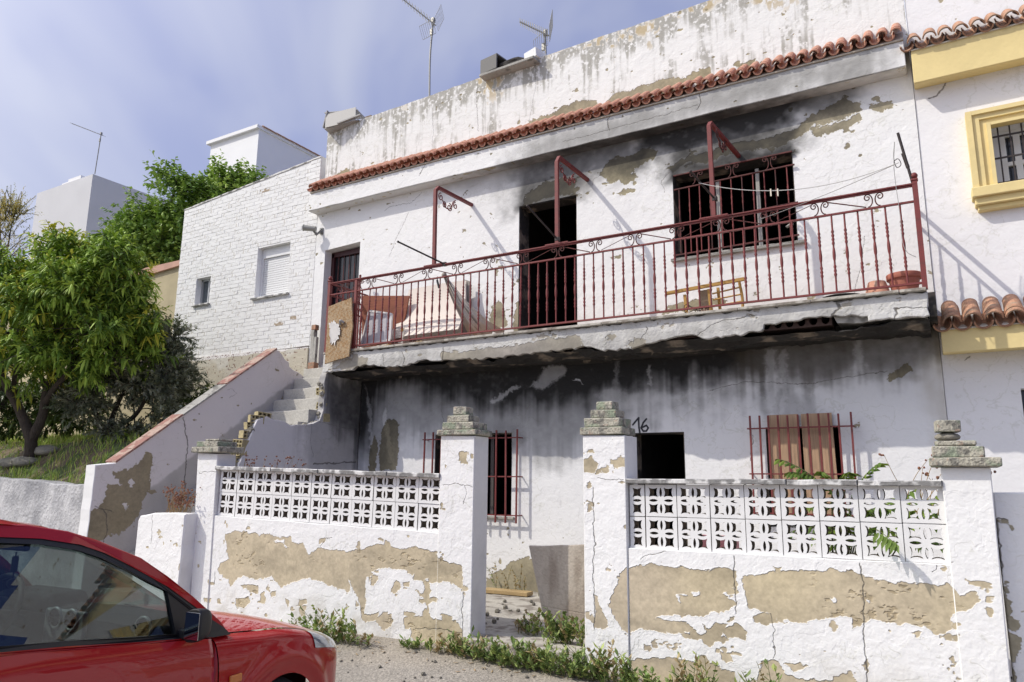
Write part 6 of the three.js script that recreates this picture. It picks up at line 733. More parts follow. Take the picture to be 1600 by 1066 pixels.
{ // peach tree
  const b = [-12.162,-1.532,2.138], j = [-12.118,-1.223,2.18];
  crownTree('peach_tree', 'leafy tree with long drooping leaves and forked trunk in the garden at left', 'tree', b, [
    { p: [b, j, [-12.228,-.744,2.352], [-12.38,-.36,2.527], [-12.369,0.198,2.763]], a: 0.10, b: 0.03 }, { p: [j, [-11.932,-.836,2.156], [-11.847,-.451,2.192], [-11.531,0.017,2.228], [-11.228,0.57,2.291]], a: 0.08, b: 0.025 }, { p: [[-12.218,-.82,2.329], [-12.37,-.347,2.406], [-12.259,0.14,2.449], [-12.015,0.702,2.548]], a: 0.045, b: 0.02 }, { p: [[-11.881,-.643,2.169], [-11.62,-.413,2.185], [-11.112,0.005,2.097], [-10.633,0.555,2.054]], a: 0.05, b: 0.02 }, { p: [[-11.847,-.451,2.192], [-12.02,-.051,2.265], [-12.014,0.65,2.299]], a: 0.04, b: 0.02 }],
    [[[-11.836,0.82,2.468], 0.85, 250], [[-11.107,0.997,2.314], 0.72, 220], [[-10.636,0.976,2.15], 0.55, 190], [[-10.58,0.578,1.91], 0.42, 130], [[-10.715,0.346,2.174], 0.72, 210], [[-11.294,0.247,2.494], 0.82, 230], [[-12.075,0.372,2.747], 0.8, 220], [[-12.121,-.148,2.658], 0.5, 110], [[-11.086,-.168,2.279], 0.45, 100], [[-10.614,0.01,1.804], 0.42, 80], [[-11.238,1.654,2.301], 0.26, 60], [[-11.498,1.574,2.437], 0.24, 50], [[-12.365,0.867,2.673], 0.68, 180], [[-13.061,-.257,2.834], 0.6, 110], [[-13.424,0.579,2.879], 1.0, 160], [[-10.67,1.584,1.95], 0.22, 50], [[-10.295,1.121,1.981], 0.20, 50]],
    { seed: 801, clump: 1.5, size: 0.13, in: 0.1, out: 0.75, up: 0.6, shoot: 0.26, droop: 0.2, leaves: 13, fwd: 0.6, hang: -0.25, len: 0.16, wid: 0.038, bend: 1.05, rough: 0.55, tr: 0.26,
      color: (R, tone, outer, patch, f) => jit((outer && patch > 0.30) || f > 0.75 ? (patch > 0.84 ? [0.60, 0.60, 0.08] : [0.38, 0.52, 0.08]) : (tone > 0.5 ? [0.25, 0.38, 0.055] : [0.14, 0.235, 0.035]), R, 0.35) });  // yellower tips; outer upper leaves carry sunlit brightness in their colour
}
{ // grey green bush
  const b = [-11.553,-1.512,1.31];
  crownTree('olive_bush', 'dark grey-green small-leaved bush between the drooping tree and the stair parapet', 'bush', b, [{ p: [b, [-11.49,-1.093,1.366], [-11.349,-.693,1.372], [-11.139,-.292,1.337]], a: 0.07, b: 0.02 }, { p: [[-11.499,-1.193,1.349], [-11.621,-.795,1.509], [-11.577,-.297,1.594]], a: 0.05, b: 0.02 }, { p: [[-11.446,-.993,1.362], [-11,-.798,1.261], [-10.696,-.3,1.192]], a: 0.045, b: 0.02 }],
    [[[-11.086,-.191,1.328], 0.68, 330], [[-11.408,-.506,1.566], 0.55, 230], [[-10.824,-.687,1.063], 0.52, 240], [[-10.846,0.127,1.139], 0.50, 230], [[-10.687,-.273,0.956], 0.40, 150], [[-10.989,0.408,1.404], 0.42, 150], [[-10.629,0.381,1.067], 0.24, 60], [[-11.729,-.707,1.711], 0.35, 100], [[-11.131,-1.189,1.132], 0.42, 130], [[-10.484,-.271,0.837], 0.18, 40]],
    { seed: 811, clump: 1.8, size: 0.09, in: 0.1, out: 0.8, up: 0.35, shoot: 0.26, droop: 0.12, leaves: 19, fwd: 0.8, hang: 0.05, len: 0.074, wid: 0.032, bend: 0.3, seg: 2, rough: 0.5, tr: 0.22, color: (R, tone) => jit(tone > 0.5 ? [0.38, 0.40, 0.29] : [0.20, 0.225, 0.14], R, 0.4) });
}
{ // bright tree behind the brick house
  const b = [-15.381,-.239,-1.941], j = [-15.106,1.466,-1.724];
  crownTree('green_tree', 'bright green tree rising behind the white brick house below the tall white block', 'tree', b, [{ p: [b, j, [-15.005,2.601,-1.531]], a: 0.16, b: 0.08 }, { p: [j, [-14.457,3.174,-1.727], [-13.87,4.173,-1.851]], a: 0.08, b: 0.03 }, { p: [j, [-15.354,2.88,-1.263], [-15.553,3.445,-1.02]], a: 0.07, b: 0.03 }, { p: [[-14.93,2.743,-1.543], [-14.692,4.022,-1.399], [-14.492,4.875,-1.327]], a: 0.05, b: 0.02 }],
    [[[-14.098,3.993,-1.874], 0.90, 330], [[-13.337,4.293,-2.139], 0.58, 200], [[-14.846,3.35,-1.34], 0.92, 330], [[-15.353,3.204,-1.073], 0.75, 220], [[-14.508,4.317,-1.561], 0.55, 120], [[-14.649,4.843,-1.36], 0.20, 24], [[-13.646,4.854,-1.949], 0.22, 36], [[-14.066,4.636,-1.75], 0.25, 40], [[-14.791,2.576,-1.545], 0.9, 260], [[-15.583,2.708,-1.048], 0.6, 140], [[-13.095,4.575,-2.337], 0.22, 40], [[-14.245,3.146,-1.74], 0.7, 140], [[-15.116,3.875,-1.182], 0.36, 60], [[-15.642,3.029,-.823], 0.4, 80]],
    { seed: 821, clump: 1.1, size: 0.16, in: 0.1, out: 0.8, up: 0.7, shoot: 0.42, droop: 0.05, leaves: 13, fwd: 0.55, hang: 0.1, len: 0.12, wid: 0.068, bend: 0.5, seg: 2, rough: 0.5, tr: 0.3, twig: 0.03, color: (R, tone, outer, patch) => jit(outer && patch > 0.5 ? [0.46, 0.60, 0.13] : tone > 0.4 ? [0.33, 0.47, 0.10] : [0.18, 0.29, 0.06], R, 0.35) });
}
{ // plume at the far left
  const b = [-14.442,-.585,1.566];
  crownTree('yellow_plume_tree', 'yellowish feathery plumes at the left edge in front of the pale far house', 'tree', b, [{ p: [b, [-14.304,0.98,1.832], [-14.185,2.098,2.011]], a: 0.07, b: 0.02 }, { p: [[-14.224,1.763,1.96], [-14.017,2.659,2.037], [-13.927,3.017,2.063]], a: 0.02, b: 0.005 }, { p: [[-14.224,1.763,1.96], [-14.204,2.545,2.122], [-14.15,2.936,2.177]], a: 0.02, b: 0.005 }],
    [[[-14.108,2.747,2.11], 0.26, 70], [[-13.966,2.793,2.037], 0.18, 40], [[-14.297,2.6,2.189], 0.40, 70], [[-14.239,2.154,2.055], 0.5, 120], [[-14.085,2.918,2.017], 0.12, 24]],
    { seed: 831, in: 0.2, out: 0.5, up: 0.9, shoot: 0.34, droop: 0.14, leaves: 16, fwd: 0.9, hang: 0.0, len: 0.05, wid: 0.014, bend: 0.4, seg: 2, rough: 0.6, tr: 0.35, color: (R, tone, o, patch) => jit(tone > 0.35 ? [0.66, 0.56, 0.22] : [0.42, 0.42, 0.15], R, 0.4) });
}
{ // a second leafy bush deeper in the garden
  const b = [-13.321,-.523,-1.447]; crownTree('garden_shrub', 'small light green shrub behind the stair parapet at the foot of the brick house', 'shrub', b, [], [[[-11.1,-.608,0.298], 0.28, 70], [[-10.721,-.436,0.348], 0.16, 30], [[-11.12,-.786,0.506], 0.3, 60]], { seed: 841, in: 0.2, out: 0.7, up: 0.5, shoot: 0.2, droop: 0.2, leaves: 9, fwd: 0.6, hang: 0.2, len: 0.10, wid: 0.035, bend: 0.7, tr: 0.4, color: (R, tone) => jit(tone > 0.5 ? [0.14, 0.20, 0.035] : [0.08, 0.13, 0.025], R, 0.3) });
}
{ // dark bushes at the back of the garden
  const b = [-14.969,-.609,0.689]; crownTree('dark_shrub', 'dark green shrubs at the back of the garden, behind the forked trunk', 'shrub', b, [], [[[-14.505,-.565,1.37], 0.5, 130], [[-13.964,-.65,1.033], 0.36, 80], [[-14.993,-.458,1.682], 0.6, 110], [[-13.216,-.683,0.82], 0.36, 80], [[-13.695,-.42,0.925], 0.4, 80]], { seed: 871, in: 0.25, out: 0.7, up: 0.4, shoot: 0.3, droop: 0.2, leaves: 11, fwd: 0.6, hang: 0.1, len: 0.12, wid: 0.045, bend: 0.7, tr: 0.3, color: (R, tone) => jit(tone > 0.6 ? [0.16, 0.22, 0.05] : [0.07, 0.11, 0.03], R, 0.35) });
}
{ // grit and dead leaves swept against the wall foot
  const R = rng(881), g = [], l = new Leaves(); for (let k = 0; k < 260; k++) { const x = -7 + R() * 7, z = 2.86 + Math.pow(R(), 2) * 0.9, r = 0.004 + R() * R() * 0.018; g.push(new THREE.DodecahedronGeometry(r, 0).rotateX(R() * 3).rotateZ(R() * 3).translate(x, streetY(x, z) + r * 0.4, z)); }
  const m = shadows(new THREE.Mesh(merge(g), M.stone)); m.name = 'grit'; m.userData = { label: 'small grit and pebbles scattered on the street along the wall foot', category: 'grit', kind: 'stuff' }; scene.add(m);
  for (let k = 0; k < 200; k++) { const x = -6.5 + R() * 6.4, z = 2.84 + R() * R() * 0.55, d = dirOf(R); d.y = 0.1 * d.y; d.normalize(); l.blade(V(x, streetY(x, z) + 0.008, z), d, d.clone().cross(V(0, 1, 0)).normalize(), 0.03 + 0.03 * R(), 0.014, -0.4 * R(), jit([0.34, 0.24, 0.13], R, 0.5), 2); }
  const q = shadows(new THREE.Mesh(l.geo(), leafMat(0.8, 0.1))); q.name = 'dead_leaves'; q.userData = { label: 'dry brown leaves scattered on the street along the wall foot', category: 'dead leaves', kind: 'stuff' }; scene.add(q);
}
{ // grass of the garden
  const R = rng(851), L = new Leaves(); for (let k = 0; k < 15000; k++) { const x = -8.75 - 10 * Math.pow(R(), 0.8), z = 2.6 - 6.0 * Math.pow(R(), 1.2), d = V(R() - 0.5, 1.1, R() - 0.5).normalize(), s = dirOf(R); s.y = 0; s.normalize(); const q = fbm(x * 0.8, z * 0.8, 3, 853); if (q < 0.36) continue; L.blade(V(x, gardenY(x, z) - 0.01, z), d, s, 0.07 + 0.16 * R() * q * 1.6, 0.012, 0.8 * R(), jit(R() < 0.25 ? [0.52, 0.50, 0.16] : [0.38, 0.52, 0.09], R, 0.5), 2); }
  const m = shadows(new THREE.Mesh(L.geo(), leafMat(0.6, 0.3))); m.name = 'grass'; m.userData = { label: 'green and yellow grass covering the garden slope under the trees', category: 'grass', kind: 'stuff' }; scene.add(m);
  const RR = rng(861); for (const [u, lab] of [[[-12.594,-1.432,2.178], 'flat pale stone left of the trunk of the drooping tree'], [[-12.03,-1.314,1.99], 'pale stone just right of the trunk of the drooping tree'], [[-12.213,-1.532,2.167], 'grey stone in front of the trunk of the drooping tree']]) { const g = new THREE.IcosahedronGeometry(0.16, 3), p = g.attributes.position; for (let i = 0; i < p.count; i++) { const n = 0.75 + 0.5 * fbm(p.getX(i) * 7 + u[0], p.getY(i) * 7 + p.getZ(i) * 5, 3, 863); p.setXYZ(i, p.getX(i) * n * 1.7 + u[0], p.getY(i) * n * 0.55 + gardenY(u[0], u[2]) + 0.02, p.getZ(i) * n + u[2]); } g.computeVertexNormals(); solo('garden_stone', uvm(g), M.stone, lab, 'stone', 'stones at the foot of the garden tree'); }
}
// weeds along the street wall
function weed(label, x, y, z, h, n, seed, opt = {}) {
  const R = rng(seed), L = new Leaves(), st = [], t = thing(opt.name || 'weed', label, 'weed', opt.group, [x, y, z]); const spread = opt.spread || 0.16;
  for (let k = 0; k < n; k++) { const a = R() * 6.283, q = R() * spread, o = V(Math.cos(a) * q * 1.4, 0, Math.sin(a) * q * 0.5 + 0.02), d = V((R() - 0.5) * 0.9, 1, (R() - 0.3) * 0.7).normalize(), len = h * (0.45 + 0.7 * R()); const pts = [o.toArray(), o.clone().addScaledVector(d, len * 0.5).toArray(), o.clone().addScaledVector(d, len).add(V(d.x * 0.1, -0.02, 0.02)).toArray()]; st.push({ p: pts, a: 0.0035, b: 0.0018 });
    const dry = R() < (opt.dry || 0.12); for (let i = 0; i < (opt.leaves || 10); i++) { const f = 0.12 + 0.88 * (i + R() * 0.6) / (opt.leaves || 10), p = V(...pts[0]).lerp(V(...pts[2]), f), ld = V(R() - 0.5, 0.25 + 0.4 * R(), R() - 0.4).normalize(), sd = ld.clone().cross(V(0, 1, 0)).normalize(); L.blade(p, ld, sd, (opt.len || 0.05) * (0.6 + 0.8 * R()), (opt.wid || 0.026) * (0.7 + 0.6 * R()), 0.7 * R(), jit(dry ? [0.42, 0.33, 0.17] : R() < 0.4 ? [0.36, 0.42, 0.13] : [0.21, 0.30, 0.09], R, 0.4), 2); } }
  part('stem', woody(st, 0, 4), flat(0.16, 0.17, 0.07, 0.8), t); part('leaves', L.geo(), leafMat(0.5, 0.3), t); for (const k of t.children) k.userData.kind = 'stuff'; return t;
}
{
  const spots = [['left wall, touching the red car nose', [-5.602,-3.096,2.98], 0.16, 12], ['left wall, first clump right of the car nose', [-5.216,-3.113,2.98], 0.24, 18], ['left wall, tallest clump near the red car', [-4.932,-3.083,2.98], 0.38, 26], ['left wall, clump past the red car headlight', [-4.731,-3.1,2.98], 0.30, 20],
    ['left wall, thin low sprig halfway to the gate', [-4.165,-3.127,2.86], 0.14, 8], ['left gate pillar, low sprigs just left of it', [-3.827,-3.124,2.86], 0.18, 12], ['left gate pillar, clump in front of its foot', [-3.581,-3.135,2.86], 0.26, 24], ['threshold, clump at its left end', [-3.326,-3.146,2.9], 0.26, 34], ['threshold, broad clump left of its middle', [-3.06,-3.133,2.92], 0.28, 44], ['threshold, broad clump right of its middle', [-2.796,-3.114,2.92], 0.28, 44], ['threshold, clump at its right end', [-2.554,-3.102,2.92], 0.26, 36],
    ['right gate pillar, bushy clump at its foot', [-2.376,-3.052,2.9], 0.34, 30], ['right wall, clump just right of the gate pillar', [-2.131,-3.086,2.9], 0.28, 26], ['right wall, creeping clump below the first patch', [-1.91,-3.104,2.92], 0.20, 20], ['right wall, tall twiggy clump at mid wall', [-1.655,-3.099,2.86], 0.34, 24], ['right wall, low clump after the twiggy one', [-1.468,-3.089,2.9], 0.20, 16], ['right wall, tall bushy clump before the rightmost', [-1.222,-3.091,2.88], 0.40, 32], ['right wall, rightmost clump at the bottom edge', [-1.022,-3.082,2.88], 0.26, 18]];
  spots.forEach(([lab, p, h, n], i) => weed('green weeds at the foot of the ' + lab, p[0], streetY(p[0], p[2]) - 0.01, p[2], h * 0.85, Math.round(n * 0.82), 900 + i, { leaves: 9, dry: 0.2, group: 'weeds along the foot of the front walls', len: 0.06, wid: 0.030, spread: 0.15 }));
  const a = [-2.894,-3.029,2.45]; weed('leafy weeds inside the gate at the foot of the leaning slab', a[0], FLOOR, 2.40, 0.30, 40, 931, { spread: 0.17, leaves: 12, len: 0.055, wid: 0.028 });
  const b = [-3.283,-3.008,2.2]; weed('low dry weeds on the courtyard floor before the leaning slab', b[0], FLOOR, 2.2, 0.20, 26, 933, { spread: 0.2, dry: 0.55, leaves: 9 });
  const c = [-4.753,-3.037,0.12]; weed('withered brown weed against the house wall below the left grille', c[0] + 0.1, FLOOR, 0.14, 0.36, 12, 935, { spread: 0.35, dry: 0.9, leaves: 8, len: 0.04 });
}
{ // dry stalks behind the left wall and on the pier
  const stalks = (label, x, y, z, n, h, w, seed, cat) => { const R = rng(seed), t = thing('dry_grass', label, cat || 'dry grass', null, [x, y, z]); const st = [], sd = []; for (let k = 0; k < n; k++) { const a = R() * 6.283, o = V(Math.cos(a) * R() * w, 0, Math.sin(a) * R() * 0.08), d = V((R() - 0.4) * 1.3, 0.9, (R() - 0.4) * 0.7).normalize(), l = h * (0.5 + 0.8 * R()); const e = o.clone().addScaledVector(d, l).add(V(0.06 * (R() - 0.3), -0.10 * l, 0)); st.push({ p: [o.toArray(), o.clone().addScaledVector(d, l * 0.6).toArray(), e.toArray()], a: 0.003, b: 0.0016 }); for (let i = 0; i < 3; i++) sd.push(new THREE.IcosahedronGeometry(0.007 + R() * 0.007, 0).translate(e.x + (R() - 0.5) * 0.07, e.y + (R() - 0.5) * 0.07, e.z + (R() - 0.5) * 0.05)); } part('stalks', woody(st, 0, 4), flat(0.36, 0.24, 0.11, 0.9), t).userData.kind = 'stuff'; part('seed_heads', merge(sd), flat(0.22, 0.10, 0.06, 0.9), t).userData.kind = 'stuff'; };
  const a = [-7.378,-2.143,2.92]; stalks('tuft of dry brown grass lying on the short pier', a[0] - 0.02, a[1] - 0.0, 2.92, 60, 0.28, 0.22, 951);
  const b = [-6.817,-1.704,2.3]; stalks('dry twiggy stalks behind the left pierced wall, left of the wall joint', b[0], b[1] - 0.25, 2.3, 22, 0.42, 0.16, 953); const c = [-6.413,-1.703,2.3]; stalks('dry reddish stalks behind the left pierced wall, right of the other stalks', c[0], c[1] - 0.22, 2.3, 18, 0.38, 0.10, 955); const d = [-.198,-1.694,2.3]; stalks('thin dry stalks behind the right pierced wall near the last pillar', d[0], d[1] - 0.25, 2.3, 12, 0.42, 0.16, 957);
}
{ // young tree of pinnate leaves behind the right wall
  const P0 = [-.852,-1.95,2.15], t = thing('pinnate_sapling', 'green sapling with feathered leaves behind the right pierced wall, rising over its coping', 'sapling', null, [P0[0], FLOOR, 2.15]), R = rng(961), L = new Leaves(), st = [];
  const frond = (o, tip, n, lw) => { const m = o.clone().lerp(tip, 0.55).add(V(0, 0.07, 0.02)), c = new THREE.QuadraticBezierCurve3(o, m, tip); st.push({ p: [o.toArray(), c.getPoint(0.5).toArray(), tip.toArray()], a: 0.005, b: 0.002 }); for (let i = 1; i <= n; i++) { const f = i / n, p = c.getPoint(f), ax = c.getTangent(f); for (const s of [-1, 1]) { const sd = ax.clone().cross(V(0, 1, 0.25)).normalize().multiplyScalar(s); const ld = sd.clone().addScaledVector(ax, 0.6).add(V(0, -0.2 - 0.3 * R(), 0)).normalize(); L.blade(p, ld, ax.clone(), lw * (0.8 + 0.4 * R()), 0.036, 0.5, jit(R() < 0.4 ? [0.21, 0.30, 0.05] : [0.12, 0.20, 0.035], R, 0.3), 2); } } };
  const rel = (p) => V(p[0] - P0[0], p[1] - FLOOR, p[2] - 2.15);
  const tips = [[[-.792,-1.808,2.2], [-1.132,-1.566,2.3]], [[-.792,-1.808,2.2], [-1.059,-1.661,2.3]], [[-.748,-1.808,2.2], [-.828,-1.661,2.35]], [[-.705,-1.807,2.2], [-.644,-1.661,2.35]], [[-.665,-1.852,2.2], [-.45,-1.598,2.35]], [[-.723,-1.902,2.1], [-.938,-1.68,2.3]], [[-.693,-1.95,2], [-.808,-1.857,2.1]], [[-.693,-1.95,2], [-.983,-1.908,2.1]], [[-.652,-1.996,2], [-.382,-1.893,2.1]], [[-.609,-1.995,2], [-.176,-1.844,2.1]], [[-.659,-2.089,2], [-.319,-2.114,2.1]], [[-.703,-2.091,2], [-.962,-2.144,2.1]], [[-.706,-2.138,2], [-.715,-1.945,2.2]], [[-.616,-2.088,2], [-.15,-2.015,2.2]], [[-.725,-2.102,1.8], [-1.132,-2.114,1.9]], [[-.59,-2.097,1.8], [-.258,-1.779,1.9]], [[-.4,-2.118,2.1], [-.085,-1.927,2.2]], [[-.4,-2.118,2.1], [-.239,-2.148,2.2]], [[-.479,-2.16,2.2], [-.536,-1.937,2.3]], [[-.479,-2.16,2.2], [-.804,-2.17,2.3]], [[-.401,-2.2,2.2], [-.092,-1.796,2.3]], [[-.691,-2.215,2.2], [-1.009,-1.951,2.3]], [[-.401,-2.2,2.2], [-.295,-1.93,2.3]], [[-.632,-2.187,1.9], [-.433,-1.852,1.9]], [[-.416,-2.176,1.9], [-.127,-2.162,1.9]]];
  for (const [a, b] of tips) { const A = rel(a), B = rel(b); st.push({ p: [[0.02 * A.x, 0, 0], [A.x * 0.5, A.y * 0.6, A.z * 0.6], A.toArray()], a: 0.012, b: 0.005 }); frond(A, B, 9, 0.085); }
  part('stem', woody(st, 0, 5), flat(0.12, 0.13, 0.05, 0.8), t); part('leaves', L.geo(), leafMat(0.42, 0.4), t);
  // the shoot that came through a block
  const Q0 = [-.493,-2.061,2.66], Q1 = [-.368,-2.107,2.8], u = thing('wall_shoot', 'small leafy shoot growing out through a hole of the right pierced wall', 'shoot', null, Q0); L.p.length = 0; L.c.length = 0; const L2 = new Leaves(), st2 = [[[0, 0, -0.1], [0.03, 0.02, 0.05], [Q1[0] - Q0[0], Q1[1] - Q0[1], 0.15]]].map((p) => ({ p: p, a: 0.004, b: 0.002 }));
  for (let i = 0; i < 9; i++) { const f = 0.25 + i / 10, p = V(lerp(0, Q1[0] - Q0[0], f), lerp(0.02, Q1[1] - Q0[1], f), lerp(0.03, 0.15, f)); L2.blade(p, V((i % 2 ? 1 : -1) * 0.35, -0.55, 0.5 + 0.2 * R()).normalize(), V(1, 0.2, 0).normalize(), 0.085, 0.036, 0.5, jit([0.16, 0.24, 0.05], R, 0.25), 2); }
  part('stem', woody(st2, 0, 4), flat(0.12, 0.13, 0.05, 0.8), u); part('leaves', L2.geo(), leafMat(0.42, 0.4), u);
}

// ================================================================ the red car, nose towards the wall
{
  const car = thing('red_hatchback', 'red hatchback with black door mirror in the foreground, its nose towards the white wall', 'car'); car.rotation.order = 'YXZ'; car.position.set(-4.263, -3.468, 4.32); car.rotation.set(0, 0.091, 0);
  const paint = new THREE.MeshPhysicalMaterial({ color: new THREE.Color(0.40, 0.008, 0.011), roughness: 0.5, metalness: 0, specularIntensity: 0.3, clearcoat: 0.7, clearcoatRoughness: 0.02 }), black = flat(0.016, 0.016, 0.017, 0.5), trim = flat(0.012, 0.012, 0.013, 0.35), grey = new THREE.MeshPhysicalMaterial({ color: new THREE.Color(0.06, 0.06, 0.062), roughness: 0.85, specularIntensity: 0.3 }), cloth = new THREE.MeshPhysicalMaterial({ color: new THREE.Color(0.045, 0.044, 0.044), roughness: 0.95, specularIntensity: 0.15 }), glass = new THREE.MeshPhysicalMaterial({ color: new THREE.Color(0.52, 0.58, 0.57), roughness: 0.0, transmission: 1, thickness: 0, ior: 1.6 });
  const cur = (T) => (s) => { if (s <= T[0][0]) return T[0][1]; for (let i = 1; i < T.length; i++) if (s <= T[i][0]) { const a = T[Math.max(0, i - 2)], b = T[i - 1], c = T[i], d = T[Math.min(T.length - 1, i + 1)], h = c[0] - b[0], t = (s - b[0]) / h, m0 = (c[1] - a[1]) / (c[0] - a[0]) * h, m1 = (d[1] - b[1]) / (d[0] - b[0]) * h, t2 = t * t, t3 = t2 * t; return (2 * t3 - 3 * t2 + 1) * b[1] + (t3 - 2 * t2 + t) * m0 + (3 * t2 - 2 * t3) * c[1] + (t3 - t2) * m1; } return T[T.length - 1][1]; };
  const W = cur([[0, 0.44], [0.05, 0.585], [0.12, 0.675], [0.25, 0.755], [0.45, 0.81], [0.8, 0.838], [1.3, 0.842], [2.6, 0.842], [3.3, 0.83], [3.7, 0.79], [3.86, 0.72], [3.92, 0.6]]);
  const HE = cur([[0, 0.53], [0.05, 0.605], [0.12, 0.675], [0.25, 0.735], [0.45, 0.795], [0.7, 0.85], [1.0, 0.882], [1.28, 0.912], [1.42, 0.93], [1.77, 0.968], [2.06, 1.003], [2.3, 1.03], [3.0, 1.07], [3.6, 1.09], [3.92, 1.08]]);
  const cx = 0.79, cy = 0.305, rear = 3.28;
  const prof = (s) => { const w = W(s), e = HE(s), top = s < 1.3; return [[w * 0.90, 0.20], [w * 0.985, 0.36], [w, 0.52], [w * 0.998, lerp(0.52, e, 0.45)], [w * 0.975, lerp(0.52, e, 0.80)], [w * (top ? 0.90 : 0.945), e], ...(top ? [[w * 0.62, e + 0.035], [w * 0.3, e + 0.052], [0, e + 0.056]] : [])]; };
  const surf = (s, t) => { const P = prof(s), n = P.length - 1, f = clamp(t, 0, 1) * n, i = Math.min(n - 1, Math.floor(f)), u = f - i, g = (k) => P[clamp(k, 0, n)]; const cr = (a, b, c, d) => 0.5 * (2 * b + (c - a) * u + (2 * a - 5 * b + 4 * c - d) * u * u + (3 * b - a - 3 * c + d) * u * u * u); let x = cr(g(i - 1)[0], g(i)[0], g(i + 1)[0], g(i + 2)[0]), y = cr(g(i - 1)[1], g(i)[1], g(i + 1)[1], g(i + 2)[1]); for (const c of [cx, rear]) { const d = Math.hypot(s - c, y - cy); if (x > 0.6) x += 0.022 * Math.exp(-Math.pow((d - 0.425) / 0.05, 2)) - 0.004 * sst(0.56, 0.50, d) * sst(0.3, 0.38, d); } return [x, y]; };
  function loft(s0, s1, ns, t0, t1, nt, sg, off = 0, skip = true) {
    const pos = [], idx = []; for (let i = 0; i <= ns; i++) for (let j = 0; j <= nt; j++) { const s = lerp(s0, s1, i / ns), t = lerp(t0, t1, j / nt); let [x, y] = surf(s, t), z = s; if (off) { const [x2, y2] = surf(s, t + 0.01), [x3] = surf(s + 0.01, t); const nx = (y2 - y), ny = -(x2 - x), l = Math.hypot(nx, ny) || 1; x += off * nx / l; y += off * ny / l; z -= off * 0.5 * (x3 > x ? 1 : 0); } if (skip) for (const c of [cx, rear]) { const dx = s - c, dy = y - cy, d = Math.hypot(dx, dy); if (d < 0.335 && d > 0.27 && x > 0.5) { const k = 0.335 / d; z = c + dx * k; y = cy + dy * k; } } pos.push(sg * x, y, z); }
    const q = (i, j) => i * (nt + 1) + j; for (let i = 0; i < ns; i++) for (let j = 0; j < nt; j++) { const sm = lerp(s0, s1, (i + 0.5) / ns), [xm, ym] = surf(sm, lerp(t0, t1, (j + 0.5) / nt)); if (skip && xm > 0.5 && [cx, rear].some((c) => Math.hypot(sm - c, ym - cy) < 0.305)) continue; const a = q(i, j), b = q(i + 1, j), c = q(i + 1, j + 1), d = q(i, j + 1); if (sg > 0) idx.push(a, d, b, b, d, c); else idx.push(a, b, d, b, c, d); }
    const g = new THREE.BufferGeometry(); g.setAttribute('position', new THREE.Float32BufferAttribute(pos, 3)); g.setIndex(idx); g.computeVertexNormals(); return norm(g);
  }
  // seams: hood edge, door edges drawn as real gaps by splitting the lofts
  part('fender', merge([loft(0.0, 1.272, 110, 0, 0.645, 46, 1), loft(0.0, 1.272, 60, 0, 0.645, 30, -1)]), paint, car);
  part('bonnet', merge([loft(0.10, 1.29, 60, 0.652, 1, 14, 1, 0.003, false), loft(0.10, 1.29, 60, 0.652, 1, 14, -1, 0.003, false)]), paint, car);
  for (const sg of [1, -1]) { const d = part('door', loft(1.280, 2.42, 50, 0.02, 1, 30, sg), paint, car); part('handle', rbox(0.03, 0.035, 0.19, 0.01, sg * 0.855, 0.84, 2.22), paint, d); part('door_lining', loft(1.30, 2.40, 10, 0.05, 0.98, 8, sg, -0.05, false), black, d); }
  part('rear_body', merge([loft(2.428, 3.92, 70, 0, 1, 34, 1), loft(2.428, 3.92, 50, 0, 1, 30, -1)]), paint, car);
  part('underbody', merge([boxAB(-0.70, 0.70, 0.16, 0.24, 0.15, 3.85), boxAB(-0.58, 0.58, 0.2, 0.84, 1.14, 1.20), boxAB(-0.5, 0.5, 0.24, 0.7, 0.2, 1.1), boxAB(-0.62, 0.62, 0.24, 0.62, 3.0, 3.8), boxAB(-0.76, 0.76, 0.24, 0.3, 1.2, 2.9)]), black, car);
  // greenhouse
  const latH = (h) => 0.797 - 0.40 * (h - 0.95) - 0.12 * Math.max(0, h - 1.25);
  const O = [[1.15, 0.905], [1.20, 0.980], [1.355, 1.118], [1.50, 1.235], [1.63, 1.332], [1.83, 1.425], [1.97, 1.475], [2.15, 1.512], [2.4, 1.528], [2.9, 1.522], [3.4, 1.47], [3.6, 1.35], [3.75, 1.17], [3.84, 1.08], [3.3, 1.075], [2.6, 1.05], [2.06, 0.999], [1.77, 0.963], [1.42, 0.925]];
  const A = [[1.185, 0.925], [1.28, 1.012], [1.347, 1.068], [1.506, 1.188], [1.60, 1.245], [1.70, 1.308], [1.813, 1.372], [1.926, 1.418], [2.1, 1.455], [2.3, 1.475], [2.75, 1.482], [3.1, 1.468], [3.38, 1.40], [3.54, 1.24], [3.58, 1.118], [3.3, 1.09], [2.6, 1.064], [2.06, 1.012], [1.77, 0.975], [1.42, 0.934]];
  const Bq = [[1.30, 0.955], [1.37, 1.052], [1.515, 1.168], [1.605, 1.216], [1.705, 1.280], [1.83, 1.348], [1.94, 1.392], [2.1, 1.428], [2.3, 1.450], [2.75, 1.456], [3.1, 1.443], [3.35, 1.375], [3.47, 1.24], [3.52, 1.135], [3.3, 1.114], [2.6, 1.087], [2.06, 1.034], [1.77, 0.998], [1.42, 0.958]];
